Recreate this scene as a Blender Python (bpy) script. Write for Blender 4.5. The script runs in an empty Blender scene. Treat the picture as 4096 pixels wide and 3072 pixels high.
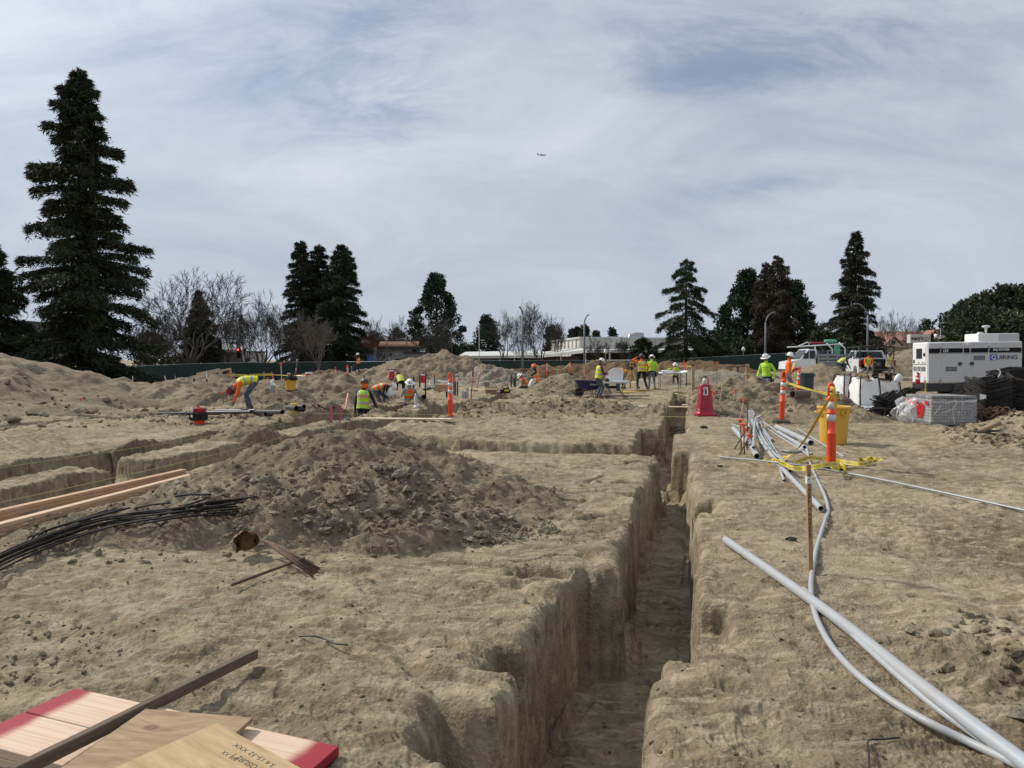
import bpy, math, random
import numpy as np
from mathutils import Vector, Matrix, Quaternion
random.seed(7)
RNG = np.random.default_rng(11)
scene = bpy.context.scene
COL = scene.collection
PI = math.pi
R = math.radians
# ---------------------------------------------------------------- camera
CAMH = 1.6
FPX = 2900.0
PITCH = math.atan(96 / FPX)
cam_data = bpy.data.cameras.new("camera")
cam = bpy.data.objects.new("camera", cam_data)
COL.objects.link(cam)
cam.location = (0, 0, CAMH)
cam.rotation_euler = (PI / 2 - PITCH, 0, 0)
cam_data.sensor_width = 36.0
cam_data.lens = 36.0 * FPX / 4096
cam_data.clip_start = 0.05
cam_data.clip_end = 9000
scene.camera = cam
def ray(px, py):
 x = (px - 2048) / FPX
 y = -(py - 1536) / FPX
 s, c = math.sin(PITCH), math.cos(PITCH)
 return Vector((x, c + y * s, -s + y * c))
def atd(px, py, d):
 "point seen at photo pixel px,py that lies d metres ahead"
 r = ray(px, py)
 return Vector((0, 0, CAMH)) + r * (d / r.y)
# ---------------------------------------------------------------- noise
def _h(ix, iy, seed):
 n = (ix.astype(np.int64) * 374761393 + iy.astype(np.int64) * 668265263 + seed * 974634777) & 0xFFFFFFFF
 n = ((n ^ (n >> 13)) * 1274126177) & 0xFFFFFFFF
 n = n ^ (n >> 16)
 return (n & 0xFFFFFF) / float(0x7FFFFF) - 1.0
def vnoise(x, y, seed=0):
 x = np.asarray(x, float); y = np.asarray(y, float)
 ix = np.floor(x); iy = np.floor(y)
 fx = x - ix; fy = y - iy
 fx = fx * fx * fx * (fx * (fx * 6 - 15) + 10); fy = fy * fy * fy * (fy * (fy * 6 - 15) + 10)
 a = _h(ix, iy, seed); b = _h(ix + 1, iy, seed); c = _h(ix, iy + 1, seed); d = _h(ix + 1, iy + 1, seed)
 return (a + (b - a) * fx) * (1 - fy) + (c + (d - c) * fx) * fy
def fbm(x, y, seed=0, octv=4, gain=0.5, lac=2.03):
 s = 0.0; a = 1.0
 for i in range(octv):
  s = s + a * vnoise(x + 17.3 * i, y - 9.1 * i, seed + i)
  x = x * lac; y = y * lac; a *= gain
 return s
def sstep(a, b, x):
 t = np.clip((x - a) / (b - a), 0, 1)
 return t * t * (3 - 2 * t)
# ---------------------------------------------------------------- terrain
TU, TN = (0.2334, 0.9724), (0.9724, -0.2334)      # along / across the trench grid
def to_uv(x, y): return x * TU[0] + y * TU[1], x * TN[0] + y * TN[1]
def from_uv(u, v): return u * TU[0] + v * TN[0], u * TU[1] + v * TN[1]
# u0,u1,v0,v1,depth,lip radius,lip drop
TRENCHES = [
 (-6, 4.75, -.86, -.2, .88, .13, .12), (4.0, 5.65, -.86, .0, .88, .08, .07), (4.45, 13.0, -.5, .08, .86, .10, .10),
 (12.5, 17.2, -1.0, -.22, .85, .09, .09), (16.6, 36, -.55, .07, .85, .09, .08),
 (12.3, 13.9, -4.9, -.9, .42, .10, .10), (12.0, 14.6, -5.6, -4.6, .3, .3, .15),
 (-4, 26, -10.15, -9.0, .6, .07, .05), (-4, 33, -8.2, -7.0, .62, .07, .05),
 (8.9, 9.8, -9.4, -7.6, .4, .15, .1), (20.6, 21.6, -13, -7.2, .45, .12, .1), (27.5, 28.5, -10.5, -4, .45, .12, .1),
 (0, 30, -16.3, -15.5, .24, .2, .08), (1.75, 2.5, -1.2, -.8, .28, .22, .16), (2.75, 3.2, -1.1, -.8, .34, .2, .16), (3.6, 3.9, -1.02, -.8, .3, .12, .1), (5.3, 5.62, -1.3, -.8, .22, .07, .05), (5.5, 5.6, -1.7, -1.2, .1, .06, .03),
 (8.55, 8.63, -1.7, -.5, .13, .06, .04), (10.7, 10.8, -2.0, -.5, .11, .06, .04), (7.2, 7.28, -1.2, -.5, .14, .06, .04), (9.5, 9.6, -1.1, -.5, .16, .06, .04), (7.9, 8.5, .06, .28, .3, .12, .1), (4.3, 4.9, .0, .25, .2, .15, .1), (24, 25, -7.3, -2.6, .4, .12, .1),
]
GAPS = [(7.4, 8.3, -9.3, -8.9)]
def carve(x, y, noise=True):
 u, v = to_uv(x, y)
 n1 = n2 = 0.0; lr = 1.0
 if noise:
  n1 = 0.05 * fbm(u * 1.1, v * 1.1, 21, 2) + 0.03 * fbm(u * 3.1, v * 3.1, 27, 2)
  n2 = 0.015 * fbm(u * 7, v * 7, 23, 3) + .03 * np.tanh(5 * vnoise(u * 2.3, v * 2.3, 33)) * sstep(-.2, .5, vnoise(u * .8, v * .8, 35))
  lr = .55 + .75 * np.clip(.5 + vnoise(u * 1.1, v * 1.1, 37), 0, 1.3)
 out = np.zeros_like(np.asarray(x, float))
 for (u0, u1, v0, v1, D, Rl, dz) in TRENCHES:
  e = np.minimum(np.minimum(u - u0, u1 - u), np.minimum(v - v0, v1 - v))
  m = e > -(Rl + .25)
  if not np.any(m):
   continue
  e = e + n1 + n2
  q = np.clip((e + Rl * lr) / (Rl * lr), 0, 1)
  lip = dz * (1 - np.sqrt(np.clip(1 - q * q, 0, 1)))
  sg = np.clip(1.0 + .35 * (vnoise(u * 1.7, v * 1.7, 71) if noise else 1), .78, 1); lw = .03 + .07 * np.clip(1.2 - sg, 0, 1)
  wall = dz + (D - dz) * (sg * np.clip(e / .035, 0, 1) + (1 - sg) * np.clip((e - .035 - lw) / .03, 0, 1))
  foot = 0.08 * np.exp(-np.clip(e - .12, 0, None) / .07) * sstep(.16, .2, e)
  f = np.where(e < 0, lip, np.where(e < 0.16, wall, D - foot * (0.5 + 0.5 * (vnoise(u * 4, v * 4, 29) if noise else 0))))
  out = np.maximum(out, f)
 return out
def base_z(x, y):
 r = np.hypot(x, y)
 side = sstep(10, 26, x) * sstep(26, 48, y) * 0.42
 left = sstep(8, 34, -x) * sstep(28, 60, y) * -0.75
 mid = sstep(45, 75, y) * -0.18 * sstep(-40, -10, x) * (1 - sstep(6, 20, x))
 return side + left + mid
def T(x, y, detail=True, trench=True):
 x = np.asarray(x, float); y = np.asarray(y, float)
 z = base_z(x, y)
 u, v = to_uv(x, y)
 rough = np.clip(0.25 + 0.55 * sstep(-1.5, -5, v) * sstep(6, 10, u) + 0.8 * sstep(15, 20, u) * sstep(1, -3, v)
     + 0.5 * sstep(20, 30, u) + .35 * sstep(3.5, 6, v), 0, 1.5)
 z = z + 0.045 * vnoise(x * .33, y * .33, 3) + 0.03 * rough * fbm(x * .9, y * .9, 5, 2)
 if detail:
  z = z + (0.014 + 0.028 * rough) * fbm(x * 2.7, y * 2.7, 8, 3)
  c = fbm(x * 5.5, y * 7.5, 14, 2)
  z = z - 0.014 * sstep(.35, .75, c) + 0.006 * sstep(.2, .9, -c)
  pk = sstep(-.3, .5, vnoise(x * .8, y * .8, 61))
  z = z + (0.0026 + .007 * rough + .006 * pk) * fbm(x * 14, y * 14, 31, 4, .55) - .010 * pk * (1 - np.abs(fbm(x * 6, y * 9, 63, 2))).clip(0, 1) ** 3
  cr = np.abs(vnoise(u * 2.2 + .4 * vnoise(v * 3, u, 41), v * .5, 43))
  z = z - 0.07 * (1 - sstep(0.0, 0.10, cr)) * sstep(-1.9, -1.0, v) * (1 - sstep(-.12, 0, v - np.where(u < 5.65, -.86, -.5))) * sstep(1, 2.5, u)
  z = z + 0.07 * np.clip(fbm(u * 1.3, v * 2.2, 51, 3), 0, 1) * (np.exp(-((v + 8.6) / .45) ** 2) + .7 * np.exp(-((v + 6.3) / .5) ** 2)) * sstep(2, 6, u)
 z = z - 0.10 * np.exp(-(((x + 2.9) / .8) ** 2 + ((y - 3.9) / .75) ** 2))
 if trench:
  z = z - carve(x, y, detail)
 return z
def Tz(x, y): return float(T(np.array([x]), np.array([y]))[0])
def T0(x, y): return float(T(np.array([x]), np.array([y]), trench=False)[0])
PILES = []     # height functions, filled by the piles section
def gz(x, y):
 z = Tz(x, y)
 for f in PILES:
  h = float(f(np.array([x]), np.array([y]))[0])
  if h > 0: z += h
 return z
def P(px, py, piles=False):
 "where the ray through a photo pixel meets the open ground"
 r = ray(px, py); r = r / r.y
 d = np.concatenate([np.arange(2, 30, .01), np.arange(30, 140, .1)])
 X = r.x * d; Y = d; Z = CAMH + r.z * d
 g = T(X, Y, detail=False, trench=False)
 if piles:
  for f in PILES: g = g + np.clip(f(X, Y), 0, None)
 k = np.argmax(Z < g)
 if Z[k] >= g[k]: k = len(d) - 1
 x, y = float(X[k]), float(Y[k])
 return Vector((x, y, gz(x, y) if piles else T0(x, y)))
# ---------------------------------------------------------------- materials
def mat(name, col, rough=.7, metal=0.0, var=.0, scale=8.0, bump=0.0, bscale=60.0, dirt=0.0, spec=None, alpha=1.0, emit=0, trans=0.0, stretch=None):
 m = bpy.data.materials.get(name)
 if m: return m
 m = bpy.data.materials.new(name); m.use_nodes = True
 nt = m.node_tree; b = nt.nodes["Principled BSDF"]
 b.inputs["Base Color"].default_value = (*col, 1)
 b.inputs["Roughness"].default_value = rough
 b.inputs["Metallic"].default_value = metal
 if spec is not None: b.inputs["Specular IOR Level"].default_value = spec
 if alpha < 1: b.inputs["Alpha"].default_value = alpha
 if trans: b.inputs["Transmission Weight"].default_value = trans
 if emit:
  b.inputs["Emission Color"].default_value = (*col, 1); b.inputs["Emission Strength"].default_value = emit
 m.diffuse_color = (*col, 1)
 tc = nt.nodes.new("ShaderNodeTexCoord")
 src = tc.outputs["Object"]
 if stretch:
  mp = nt.nodes.new("ShaderNodeMapping"); mp.inputs["Scale"].default_value = stretch
  nt.links.new(src, mp.inputs["Vector"]); src = mp.outputs["Vector"]
 if var or dirt:
  n = nt.nodes.new("ShaderNodeTexNoise"); n.inputs["Scale"].default_value = scale; n.inputs["Detail"].default_value = 5
  n.inputs["Roughness"].default_value = .65
  nt.links.new(src, n.inputs["Vector"])
  mx = nt.nodes.new("ShaderNodeMix"); mx.data_type = 'RGBA'
  rp = nt.nodes.new("ShaderNodeMapRange"); rp.inputs[1].default_value = .35; rp.inputs[2].default_value = .7
  nt.links.new(n.outputs["Fac"], rp.inputs[0]); nt.links.new(rp.outputs[0], mx.inputs[0])
  if dirt:
   c2 = tuple(c * (1 - dirt) + q * dirt for c, q in zip(col, (.30, .25, .19)))
  else:
   c2 = tuple(min(1, c * (1 + var)) for c in col)
  c1 = tuple(c * (1 - var) for c in col)
  mx.inputs[6].default_value = (*c1, 1); mx.inputs[7].default_value = (*c2, 1)
  nt.links.new(mx.outputs[2], b.inputs["Base Color"])
 if bump:
  n2 = nt.nodes.new("ShaderNodeTexNoise"); n2.inputs["Scale"].default_value = bscale; n2.inputs["Detail"].default_value = 4
  nt.links.new(src, n2.inputs["Vector"])
  bp = nt.nodes.new("ShaderNodeBump"); bp.inputs["Strength"].default_value = bump; bp.inputs["Distance"].default_value = .02
  nt.links.new(n2.outputs["Fac"], bp.inputs["Height"]); nt.links.new(bp.outputs[0], b.inputs["Normal"])
 return m
def soil_mat(name, dark, mid, light, fine=1.0):
 m = bpy.data.materials.new(name); m.use_nodes = True
 nt = m.node_tree; N = nt.nodes; L = nt.links; b = N["Principled BSDF"]
 b.inputs["Roughness"].default_value = .95; b.inputs["Specular IOR Level"].default_value = .15
 tc = N.new("ShaderNodeTexCoord")
 def noise(sc, det=6, rough=.6, stretch=None):
  n = N.new("ShaderNodeTexNoise"); n.inputs["Scale"].default_value = sc; n.inputs["Detail"].default_value = det
  n.inputs["Roughness"].default_value = rough
  if stretch:
   mp = N.new("ShaderNodeMapping"); mp.inputs["Scale"].default_value = stretch
   mp.inputs["Rotation"].default_value = (0, 0, .2)
   L.new(tc.outputs["Object"], mp.inputs["Vector"]); L.new(mp.outputs["Vector"], n.inputs["Vector"])
  else: L.new(tc.outputs["Object"], n.inputs["Vector"])
  return n
 n1 = noise(.55, 6, .62); n2 = noise(3.2, 8, .68, (1, 1.6, 1.5)); n3 = noise(38 * fine, 4, .7)
 ramp = N.new("ShaderNodeValToRGB"); cr = ramp.color_ramp
 cr.elements[0].position = .39; cr.elements[0].color = (*dark, 1)
 cr.elements[1].position = .61; cr.elements[1].color = (*light, 1)
 e = cr.elements.new(.5); e.color = (*mid, 1)
 a = N.new("ShaderNodeMath"); a.operation = 'MULTIPLY_ADD'; a.inputs[1].default_value = .45
 L.new(n2.outputs["Fac"], a.inputs[0])
 m1 = N.new("ShaderNodeMath"); m1.operation = 'MULTIPLY'; m1.inputs[1].default_value = .38
 L.new(n1.outputs["Fac"], m1.inputs[0]); L.new(m1.outputs[0], a.inputs[2])
 a2 = N.new("ShaderNodeMath"); a2.operation = 'MULTIPLY_ADD'; a2.inputs[1].default_value = .17
 L.new(n3.outputs["Fac"], a2.inputs[0]); L.new(a.outputs[0], a2.inputs[2])
 L.new(a2.outputs[0], ramp.inputs["Fac"])
 n5 = noise(5.5, 6, .6, (1, 2.3, 1)); m5 = N.new("ShaderNodeMapRange"); m5.inputs[1].default_value = .53; m5.inputs[2].default_value = .60; m5.inputs[4].default_value = .55; L.new(n5.outputs["Fac"], m5.inputs[0])
 x5 = N.new("ShaderNodeMix"); x5.data_type = 'RGBA'; x5.inputs[7].default_value = (*[c * 1.12 for c in light], 1); L.new(m5.outputs[0], x5.inputs[0]); L.new(ramp.outputs["Color"], x5.inputs[6])
 n6 = noise(8, 5, .65, (1, 1.7, 1)); m6 = N.new("ShaderNodeMapRange"); m6.inputs[1].default_value = .60; m6.inputs[2].default_value = .68; m6.inputs[4].default_value = .5; L.new(n6.outputs["Fac"], m6.inputs[0])
 x6 = N.new("ShaderNodeMix"); x6.data_type = 'RGBA'; x6.inputs[7].default_value = (*[c * .85 for c in dark], 1); L.new(m6.outputs[0], x6.inputs[0]); L.new(x5.outputs[2], x6.inputs[6]); L.new(x6.outputs[2], b.inputs["Base Color"])
 v = N.new("ShaderNodeTexVoronoi"); v.inputs["Scale"].default_value = 55 * fine
 L.new(tc.outputs["Object"], v.inputs["Vector"])
 n4 = noise(14, 8, .72)
 ad = N.new("ShaderNodeMath"); ad.operation = 'MULTIPLY_ADD'; ad.inputs[1].default_value = -.25
 L.new(v.outputs["Distance"], ad.inputs[0]); L.new(n4.outputs["Fac"], ad.inputs[2])
 nm = noise(.8, 3, .6); mr = N.new("ShaderNodeMapRange"); mr.inputs[1].default_value = .38; mr.inputs[2].default_value = .62; mr.inputs[3].default_value = .5 * fine; mr.inputs[4].default_value = .95; L.new(nm.outputs["Fac"], mr.inputs[0])
 bp = N.new("ShaderNodeBump"); L.new(mr.outputs[0], bp.inputs["Strength"]); bp.inputs["Distance"].default_value = .045
 L.new(ad.outputs[0], bp.inputs["Height"])
 bp2 = N.new("ShaderNodeBump"); L.new(mr.outputs[0], bp2.inputs["Strength"]); bp2.inputs["Distance"].default_value = .009
 L.new(n3.outputs["Fac"], bp2.inputs["Height"]); L.new(bp.outputs[0], bp2.inputs["Normal"])
 L.new(bp2.outputs[0], b.inputs["Normal"])
 m.diffuse_color = (*mid, 1)
 return m
# ---------------------------------------------------------------- mesh builder
class MB:
 def __init__(s): s.v = []; s.f = []; s.m = []; s.n = 0
 def add(s, verts, faces, mi=0):
  s.v.extend([tuple(p) for p in verts])
  o = s.n
  for f in faces: s.f.append([i + o for i in f]); s.m.append(mi)
  s.n += len(verts)
  return s
 def box(s, c, size, mi=0, rot=None, bev=0.0, taper=1.0):
  hx, hy, hz = size[0] / 2, size[1] / 2, size[2] / 2
  if bev <= 0:
   v = [Vector((x * hx * (taper if z > 0 else 1), y * hy * (taper if z > 0 else 1), z * hz)) for z in (-1, 1) for x, y in ((-1, -1), (1, -1), (1, 1), (-1, 1))]
   f = [(3, 2, 1, 0), (4, 5, 6, 7), (0, 1, 5, 4), (1, 2, 6, 5), (2, 3, 7, 6), (3, 0, 4, 7)]
  else:
   b = min(bev, hx * .9, hy * .9, hz * .9)
   v = []; f = []
   rings = [(-hz, b), (-hz + b, 0), (hz - b, 0), (hz, b)]
   for z, i in rings:
    k = taper if z > 0 else 1
    x, y = (hx - i) * k, (hy - i) * k
    bb = b * k if i == 0 else 0
    if i == 0:
     pts = [(-x + bb, -y), (x - bb, -y), (x, -y + bb), (x, y - bb), (x - bb, y), (-x + bb, y), (-x, y - bb), (-x, -y + bb)]
    else:
     pts = [(-x, -y), (x, -y), (x, -y), (x, y), (x, y), (-x, y), (-x, y), (-x, -y)]
    v += [Vector((p, q, z)) for p, q in pts]
   for k in range(3):
    for j in range(8):
     f.append((k * 8 + j, k * 8 + (j + 1) % 8, k * 8 + 8 + (j + 1) % 8, k * 8 + 8 + j))
   f.append(tuple(reversed(range(8)))); f.append(tuple(range(24, 32)))
  M = rot if rot is not None else Matrix.Identity(3)
  c = Vector(c)
  return s.add([c + M @ p for p in v], f, mi)
 def tube(s, pts, rad, n=8, mi=0, caps=True, sx=1.0, up=None, inner=0.0):
  pts = [Vector(p) for p in pts]
  if not isinstance(rad, (list, tuple)): rad = [rad] * len(pts)
  t0 = (pts[1] - pts[0]).normalized()
  ref = Vector(up) if up is not None else (Vector((0, 0, 1)) if abs(t0.z) < .9 else Vector((1, 0, 0)))
  a = t0.cross(ref).normalized(); v = []; f = []
  for i, p in enumerate(pts):
   t = ((pts[min(i + 1, len(pts) - 1)] - pts[max(i - 1, 0)])).normalized()
   a = (a - t * a.dot(t)).normalized(); b = t.cross(a)
   for k in range(n):
    w = 2 * PI * k / n
    v.append(p + a * (math.cos(w) * rad[i] * sx) + b * (math.sin(w) * rad[i]))
  for i in range(len(pts) - 1):
   for k in range(n):
    f.append((i * n + k, i * n + (k + 1) % n, (i + 1) * n + (k + 1) % n, (i + 1) * n + k))
  if caps:
   if inner > 0:   # open pipe ends: ring face and a short dark bore
    base = len(v)
    for e, i in ((0, 0), (1, len(pts) - 1)):
     t = (pts[1] - pts[0]).normalized() if e == 0 else (pts[-2] - pts[-1]).normalized()
     ring = [v[i * n + k] for k in range(n)]
     r1 = [pts[i] + (q - pts[i]) * inner for q in ring]
     dep = min((pts[-1] - pts[0]).length * .45, rad[i] * 6)
     r2 = [q + t * dep for q in r1]
     o = len(v); v += r1 + r2
     for k in range(n):
      k2 = (k + 1) % n
      q1 = (i * n + k2, i * n + k, o + k, o + k2); q2 = (o + k2, o + k, o + n + k, o + n + k2)
      f.append(q1 if e == 0 else q1[::-1]); f.append(q2 if e == 0 else q2[::-1])
     cap = tuple(range(o + n, o + 2 * n)); f.append(cap[::-1] if e == 0 else cap)
   else:
    f.append(tuple(reversed(range(n)))); f.append(tuple(range((len(pts) - 1) * n, len(pts) * n)))
  return s.add(v, f, mi)
 def lathe(s, prof, n=20, c=(0, 0, 0), mi=0, M=None, mis=None, sx=1, sy=1):
  v = []; c = Vector(c); M = M if M is not None else Matrix.Identity(3)
  for r, z in prof:
   for k in range(n):
    w = 2 * PI * k / n
    v.append(c + M @ Vector((r * math.cos(w) * sx, r * math.sin(w) * sy, z)))
  o = s.n; s.v.extend([tuple(p) for p in v]); s.n += len(v)
  for i in range(len(prof) - 1):
   for k in range(n):
    s.f.append([o + i * n + k, o + i * n + (k + 1) % n, o + (i + 1) * n + (k + 1) % n, o + (i + 1) * n + k])
    s.m.append(mis[i] if mis else mi)
  if prof[0][0] > 1e-4: s.f.append([o + k for k in reversed(range(n))]); s.m.append(mis[0] if mis else mi)
  if prof[-1][0] > 1e-4: s.f.append([o + (len(prof) - 1) * n + k for k in range(n)]); s.m.append(mis[-1] if mis else mi)
  return s
 def prism(s, poly, y0, y1, mi=0, M=None, c=(0, 0, 0)):
  "poly in x,z pushed along y"
  c = Vector(c); M = M if M is not None else Matrix.Identity(3); n = len(poly)
  v = [c + M @ Vector((x, y0, z)) for x, z in poly] + [c + M @ Vector((x, y1, z)) for x, z in poly]
  f = [tuple(range(n)), tuple(reversed(range(n, 2 * n)))] + [(i, i + n, (i + 1) % n + n, (i + 1) % n) for i in range(n)]
  return s.add(v, f, mi)
 def beam(s, a, b, w, h, mi=0, up=(0, 0, 1)):
  a = Vector(a); b = Vector(b); t = (b - a).normalized(); u = Vector(up)
  x = t.cross(u).normalized(); z = x.cross(t)
  M = Matrix((x, t, z)).transposed()
  return s.box((a + b) / 2, (w, (b - a).length, h), mi, M)
 def grid(s, f, nu, nv, mi=0):
  v = [f(i / nu, j / nv) for j in range(nv + 1) for i in range(nu + 1)]
  q = [(j * (nu + 1) + i, j * (nu + 1) + i + 1, (j + 1) * (nu + 1) + i + 1, (j + 1) * (nu + 1) + i) for j in range(nv) for i in range(nu)]
  return s.add(v, q, mi)
 def build(s, name, mats, parent=None, smooth=False, origin=None, angle=None):
  me = bpy.data.meshes.new(name)
  o3 = Vector(origin) if origin is not None else None
  vs = s.v if o3 is None else [(x - o3.x, y - o3.y, z - o3.z) for x, y, z in s.v]
  me.from_pydata(vs, [], s.f)
  if not isinstance(mats, (list, tuple)): mats = [mats]
  for m in mats: me.materials.append(m)
  if len(mats) > 1: me.polygons.foreach_set("material_index", np.array(s.m, dtype=np.int32))
  if smooth: me.polygons.foreach_set("use_smooth", np.ones(len(me.polygons), dtype=bool))
  if smooth and angle: me.set_sharp_from_angle(angle=R(angle))
  me.update()
  ob = bpy.data.objects.new(name, me); COL.objects.link(ob)
  if o3 is not None: ob.location = o3
  if parent is not None: ob.parent = parent
  return ob
def np_mesh(name, verts, faces, mats, mi=None, smooth=True, parent=None):
 "fast mesh from arrays, all faces the same size"
 me = bpy.data.meshes.new(name)
 nv = len(verts); nf, k = faces.shape
 me.vertices.add(nv); me.vertices.foreach_set("co", np.asarray(verts, np.float32).ravel())
 me.loops.add(nf * k); me.loops.foreach_set("vertex_index", faces.astype(np.int32).ravel())
 me.polygons.add(nf); me.polygons.foreach_set("loop_start", np.arange(0, nf * k, k, dtype=np.int32))
 me.polygons.foreach_set("loop_total", np.full(nf, k, dtype=np.int32))
 if not isinstance(mats, (list, tuple)): mats = [mats]
 for m in mats: me.materials.append(m)
 if mi is not None: me.polygons.foreach_set("material_index", np.asarray(mi, np.int32))
 me.polygons.foreach_set("use_smooth", np.full(nf, smooth, dtype=bool))
 me.update(); me.validate()
 ob = bpy.data.objects.new(name, me); COL.objects.link(ob)
 if parent is not None: ob.parent = parent
 return ob
def tag(o, label=None, cat=None, group=None, kind=None):
 if label: o["label"] = label
 if cat: o["category"] = cat
 if group: o["group"] = group
 if kind: o["kind"] = kind
 return o
def empty(name, loc, label=None, cat=None, group=None, rz=0.0, tilt=None):
 o = bpy.data.objects.new(name, None); COL.objects.link(o)
 o.location = loc; o.empty_display_size = .2
 if tilt is not None: o.rotation_euler = (tilt[0], tilt[1], rz)
 else: o.rotation_euler = (0, 0, rz)
 return tag(o, label, cat, group)
def copy_tree(o, parent=None):
 c = o.copy(); COL.objects.link(c)
 if parent is not None: c.parent = parent
 for ch in o.children: copy_tree(ch, c)
 return c
def text_mesh(txt, size=1.0, extrude=0.0, shear=0.0, bold=0.0, align='LEFT', space=1.0):
 cu = bpy.data.curves.new("lettering", 'FONT'); cu.body = txt; cu.size = size; cu.extrude = extrude
 cu.shear = shear; cu.offset = bold; cu.align_x = align; cu.space_character = space; cu.resolution_u = 3
 ob = bpy.data.objects.new("lettering", cu); COL.objects.link(ob)
 dg = bpy.context.evaluated_depsgraph_get()
 me = bpy.data.meshes.new_from_object(ob.evaluated_get(dg))
 bpy.data.objects.remove(ob); bpy.data.curves.remove(cu)
 v = [p.co.copy() for p in me.vertices]; f = [tuple(p.vertices) for p in me.polygons]
 bpy.data.meshes.remove(me)
 return v, f
def add_text(mb, txt, origin, ex, ey, size, mi=0, **kw):
 v, f = text_mesh(txt, size, **kw)
 o = Vector(origin); ex = Vector(ex).normalized(); ey = Vector(ey).normalized(); ez = ex.cross(ey)
 mb.add([o + ex * p.x + ey * p.y + ez * p.z for p in v], f, mi)
def text_to(mb, txt, p0, ex, ey, width, height, mi=0, **kw):
 "lettering stretched to fill width x height"
 v, f = text_mesh(txt, 1.0, **kw)
 xs = [p.x for p in v]; ys = [p.y for p in v]
 x0, x1, y0, y1 = min(xs), max(xs), min(ys), max(ys)
 o = Vector(p0); ex = Vector(ex).normalized(); ey = Vector(ey).normalized()
 mb.add([o + ex * ((p.x - x0) / (x1 - x0) * width) + ey * ((p.y - y0) / (y1 - y0) * height) for p in v], f, mi)
def spline(pts, n=8):
 "Catmull-Rom through points"
 pts = [Vector(p) for p in pts]; out = []
 q = [pts[0] * 2 - pts[1]] + pts + [pts[-1] * 2 - pts[-2]]
 for i in range(1, len(q) - 2):
  for k in range(n):
   t = k / n
   a, b, c, d = q[i - 1], q[i], q[i + 1], q[i + 2]
   out.append(.5 * ((2 * b) + (c - a) * t + (2 * a - 5 * b + 4 * c - d) * t * t + (3 * b - a - 3 * c + d) * t ** 3))
 out.append(pts[-1]); return out
def rotz(a): return Matrix.Rotation(a, 3, 'Z')
def rx(a): return Matrix.Rotation(a, 3, 'X')
def ry(a): return Matrix.Rotation(a, 3, 'Y')
# ================================================================ light and sky
SUN_AZ = R(152)      # direction to the sun measured from +X towards +Y: left and a little ahead
SUN_EL = R(42)
world = bpy.data.worlds.new("World"); scene.world = world; world.use_nodes = True
nt = world.node_tree; N = nt.nodes; L = nt.links
bg = N["Background"]; bg.inputs["Strength"].default_value = 0.10
sky = N.new("ShaderNodeTexSky"); sky.sky_type = 'NISHITA'; sky.sun_disc = False
sky.sun_elevation = SUN_EL
sky.sun_rotation = PI / 2 - SUN_AZ          # Blender measures clockwise from +Y
sky.air_density = 1.0; sky.dust_density = 1.2; sky.ozone_density = 1.6
tc = N.new("ShaderNodeTexCoord")
sep = N.new("ShaderNodeSeparateXYZ"); L.new(tc.outputs["Generated"], sep.inputs[0])
def math_(op, a, b=None, clamp=False):
 n = N.new("ShaderNodeMath"); n.operation = op; n.use_clamp = clamp
 for i, q in enumerate((a, b)):
  if q is None: continue
  if isinstance(q, (int, float)): n.inputs[i].default_value = q
  else: L.new(q, n.inputs[i])
 return n.outputs[0]
zc = math_('ADD', math_('MAXIMUM', sep.outputs[2], 0.0), 0.48)
cx = math_('DIVIDE', sep.outputs[0], zc); cy = math_('DIVIDE', sep.outputs[1], zc)
comb = N.new("ShaderNodeCombineXYZ"); L.new(cx, comb.inputs[0]); L.new(cy, comb.inputs[1])
def noise(scale, det, rough, sc, rz, loc=(0, 0, 0), dist=0.0):
 mp = N.new("ShaderNodeMapping"); mp.inputs["Scale"].default_value = sc; mp.inputs["Rotation"].default_value = (0, 0, rz)
 mp.inputs["Location"].default_value = loc
 L.new(comb.outputs[0], mp.inputs["Vector"])
 n = N.new("ShaderNodeTexNoise"); n.inputs["Scale"].default_value = scale; n.inputs["Detail"].default_value = det
 n.inputs["Roughness"].default_value = rough; n.inputs["Distortion"].default_value = dist
 L.new(mp.outputs["Vector"], n.inputs["Vector"]); return n.outputs["Fac"]
streak = noise(2.3, 9, .62, (.6, 1.35, 1), R(38), (3.1, .4, 0), .6)
broad = noise(1.3, 4, .5, (1, 1, 1), 0, (1.7, 5.2, 0), .2)
puff = noise(6.5, 9, .66, (1, 1.4, 1), R(30), (0, 2, 0), .4)
cov = math_('ADD', math_('ADD', math_('MULTIPLY', streak, .55), math_('MULTIPLY', broad, .45)), math_('MULTIPLY', puff, .14))
# blue openings in the cloud deck, placed by direction on the dome
def hole(px, py, rad, amt, sx=1.0, rot=0.0):
 r = ray(px, py).normalized(); zz = max(r.z, 0) + .48
 ax, ay = r.x / zz, r.y / zz
 c, s_ = math.cos(rot), math.sin(rot)
 dx = math_('SUBTRACT', cx, ax); dy = math_('SUBTRACT', cy, ay)
 uu = math_('ADD', math_('MULTIPLY', dx, c), math_('MULTIPLY', dy, s_)); vv = math_('SUBTRACT', math_('MULTIPLY', dy, c), math_('MULTIPLY', dx, s_))
 uu = math_('DIVIDE', uu, sx)
 d2 = math_('ADD', math_('MULTIPLY', uu, uu), math_('MULTIPLY', vv, vv))
 g = math_('POWER', 2.718, math_('MULTIPLY', d2, -1 / (rad * rad)))
 return math_('MULTIPLY', g, amt)
hm = math_('MULTIPLY', math_('SUBTRACT', noise(6.5, 9, .7, (.7, 1.5, 1), R(25), (4, 9, 0), .5), .30, True), 4.0)
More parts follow.
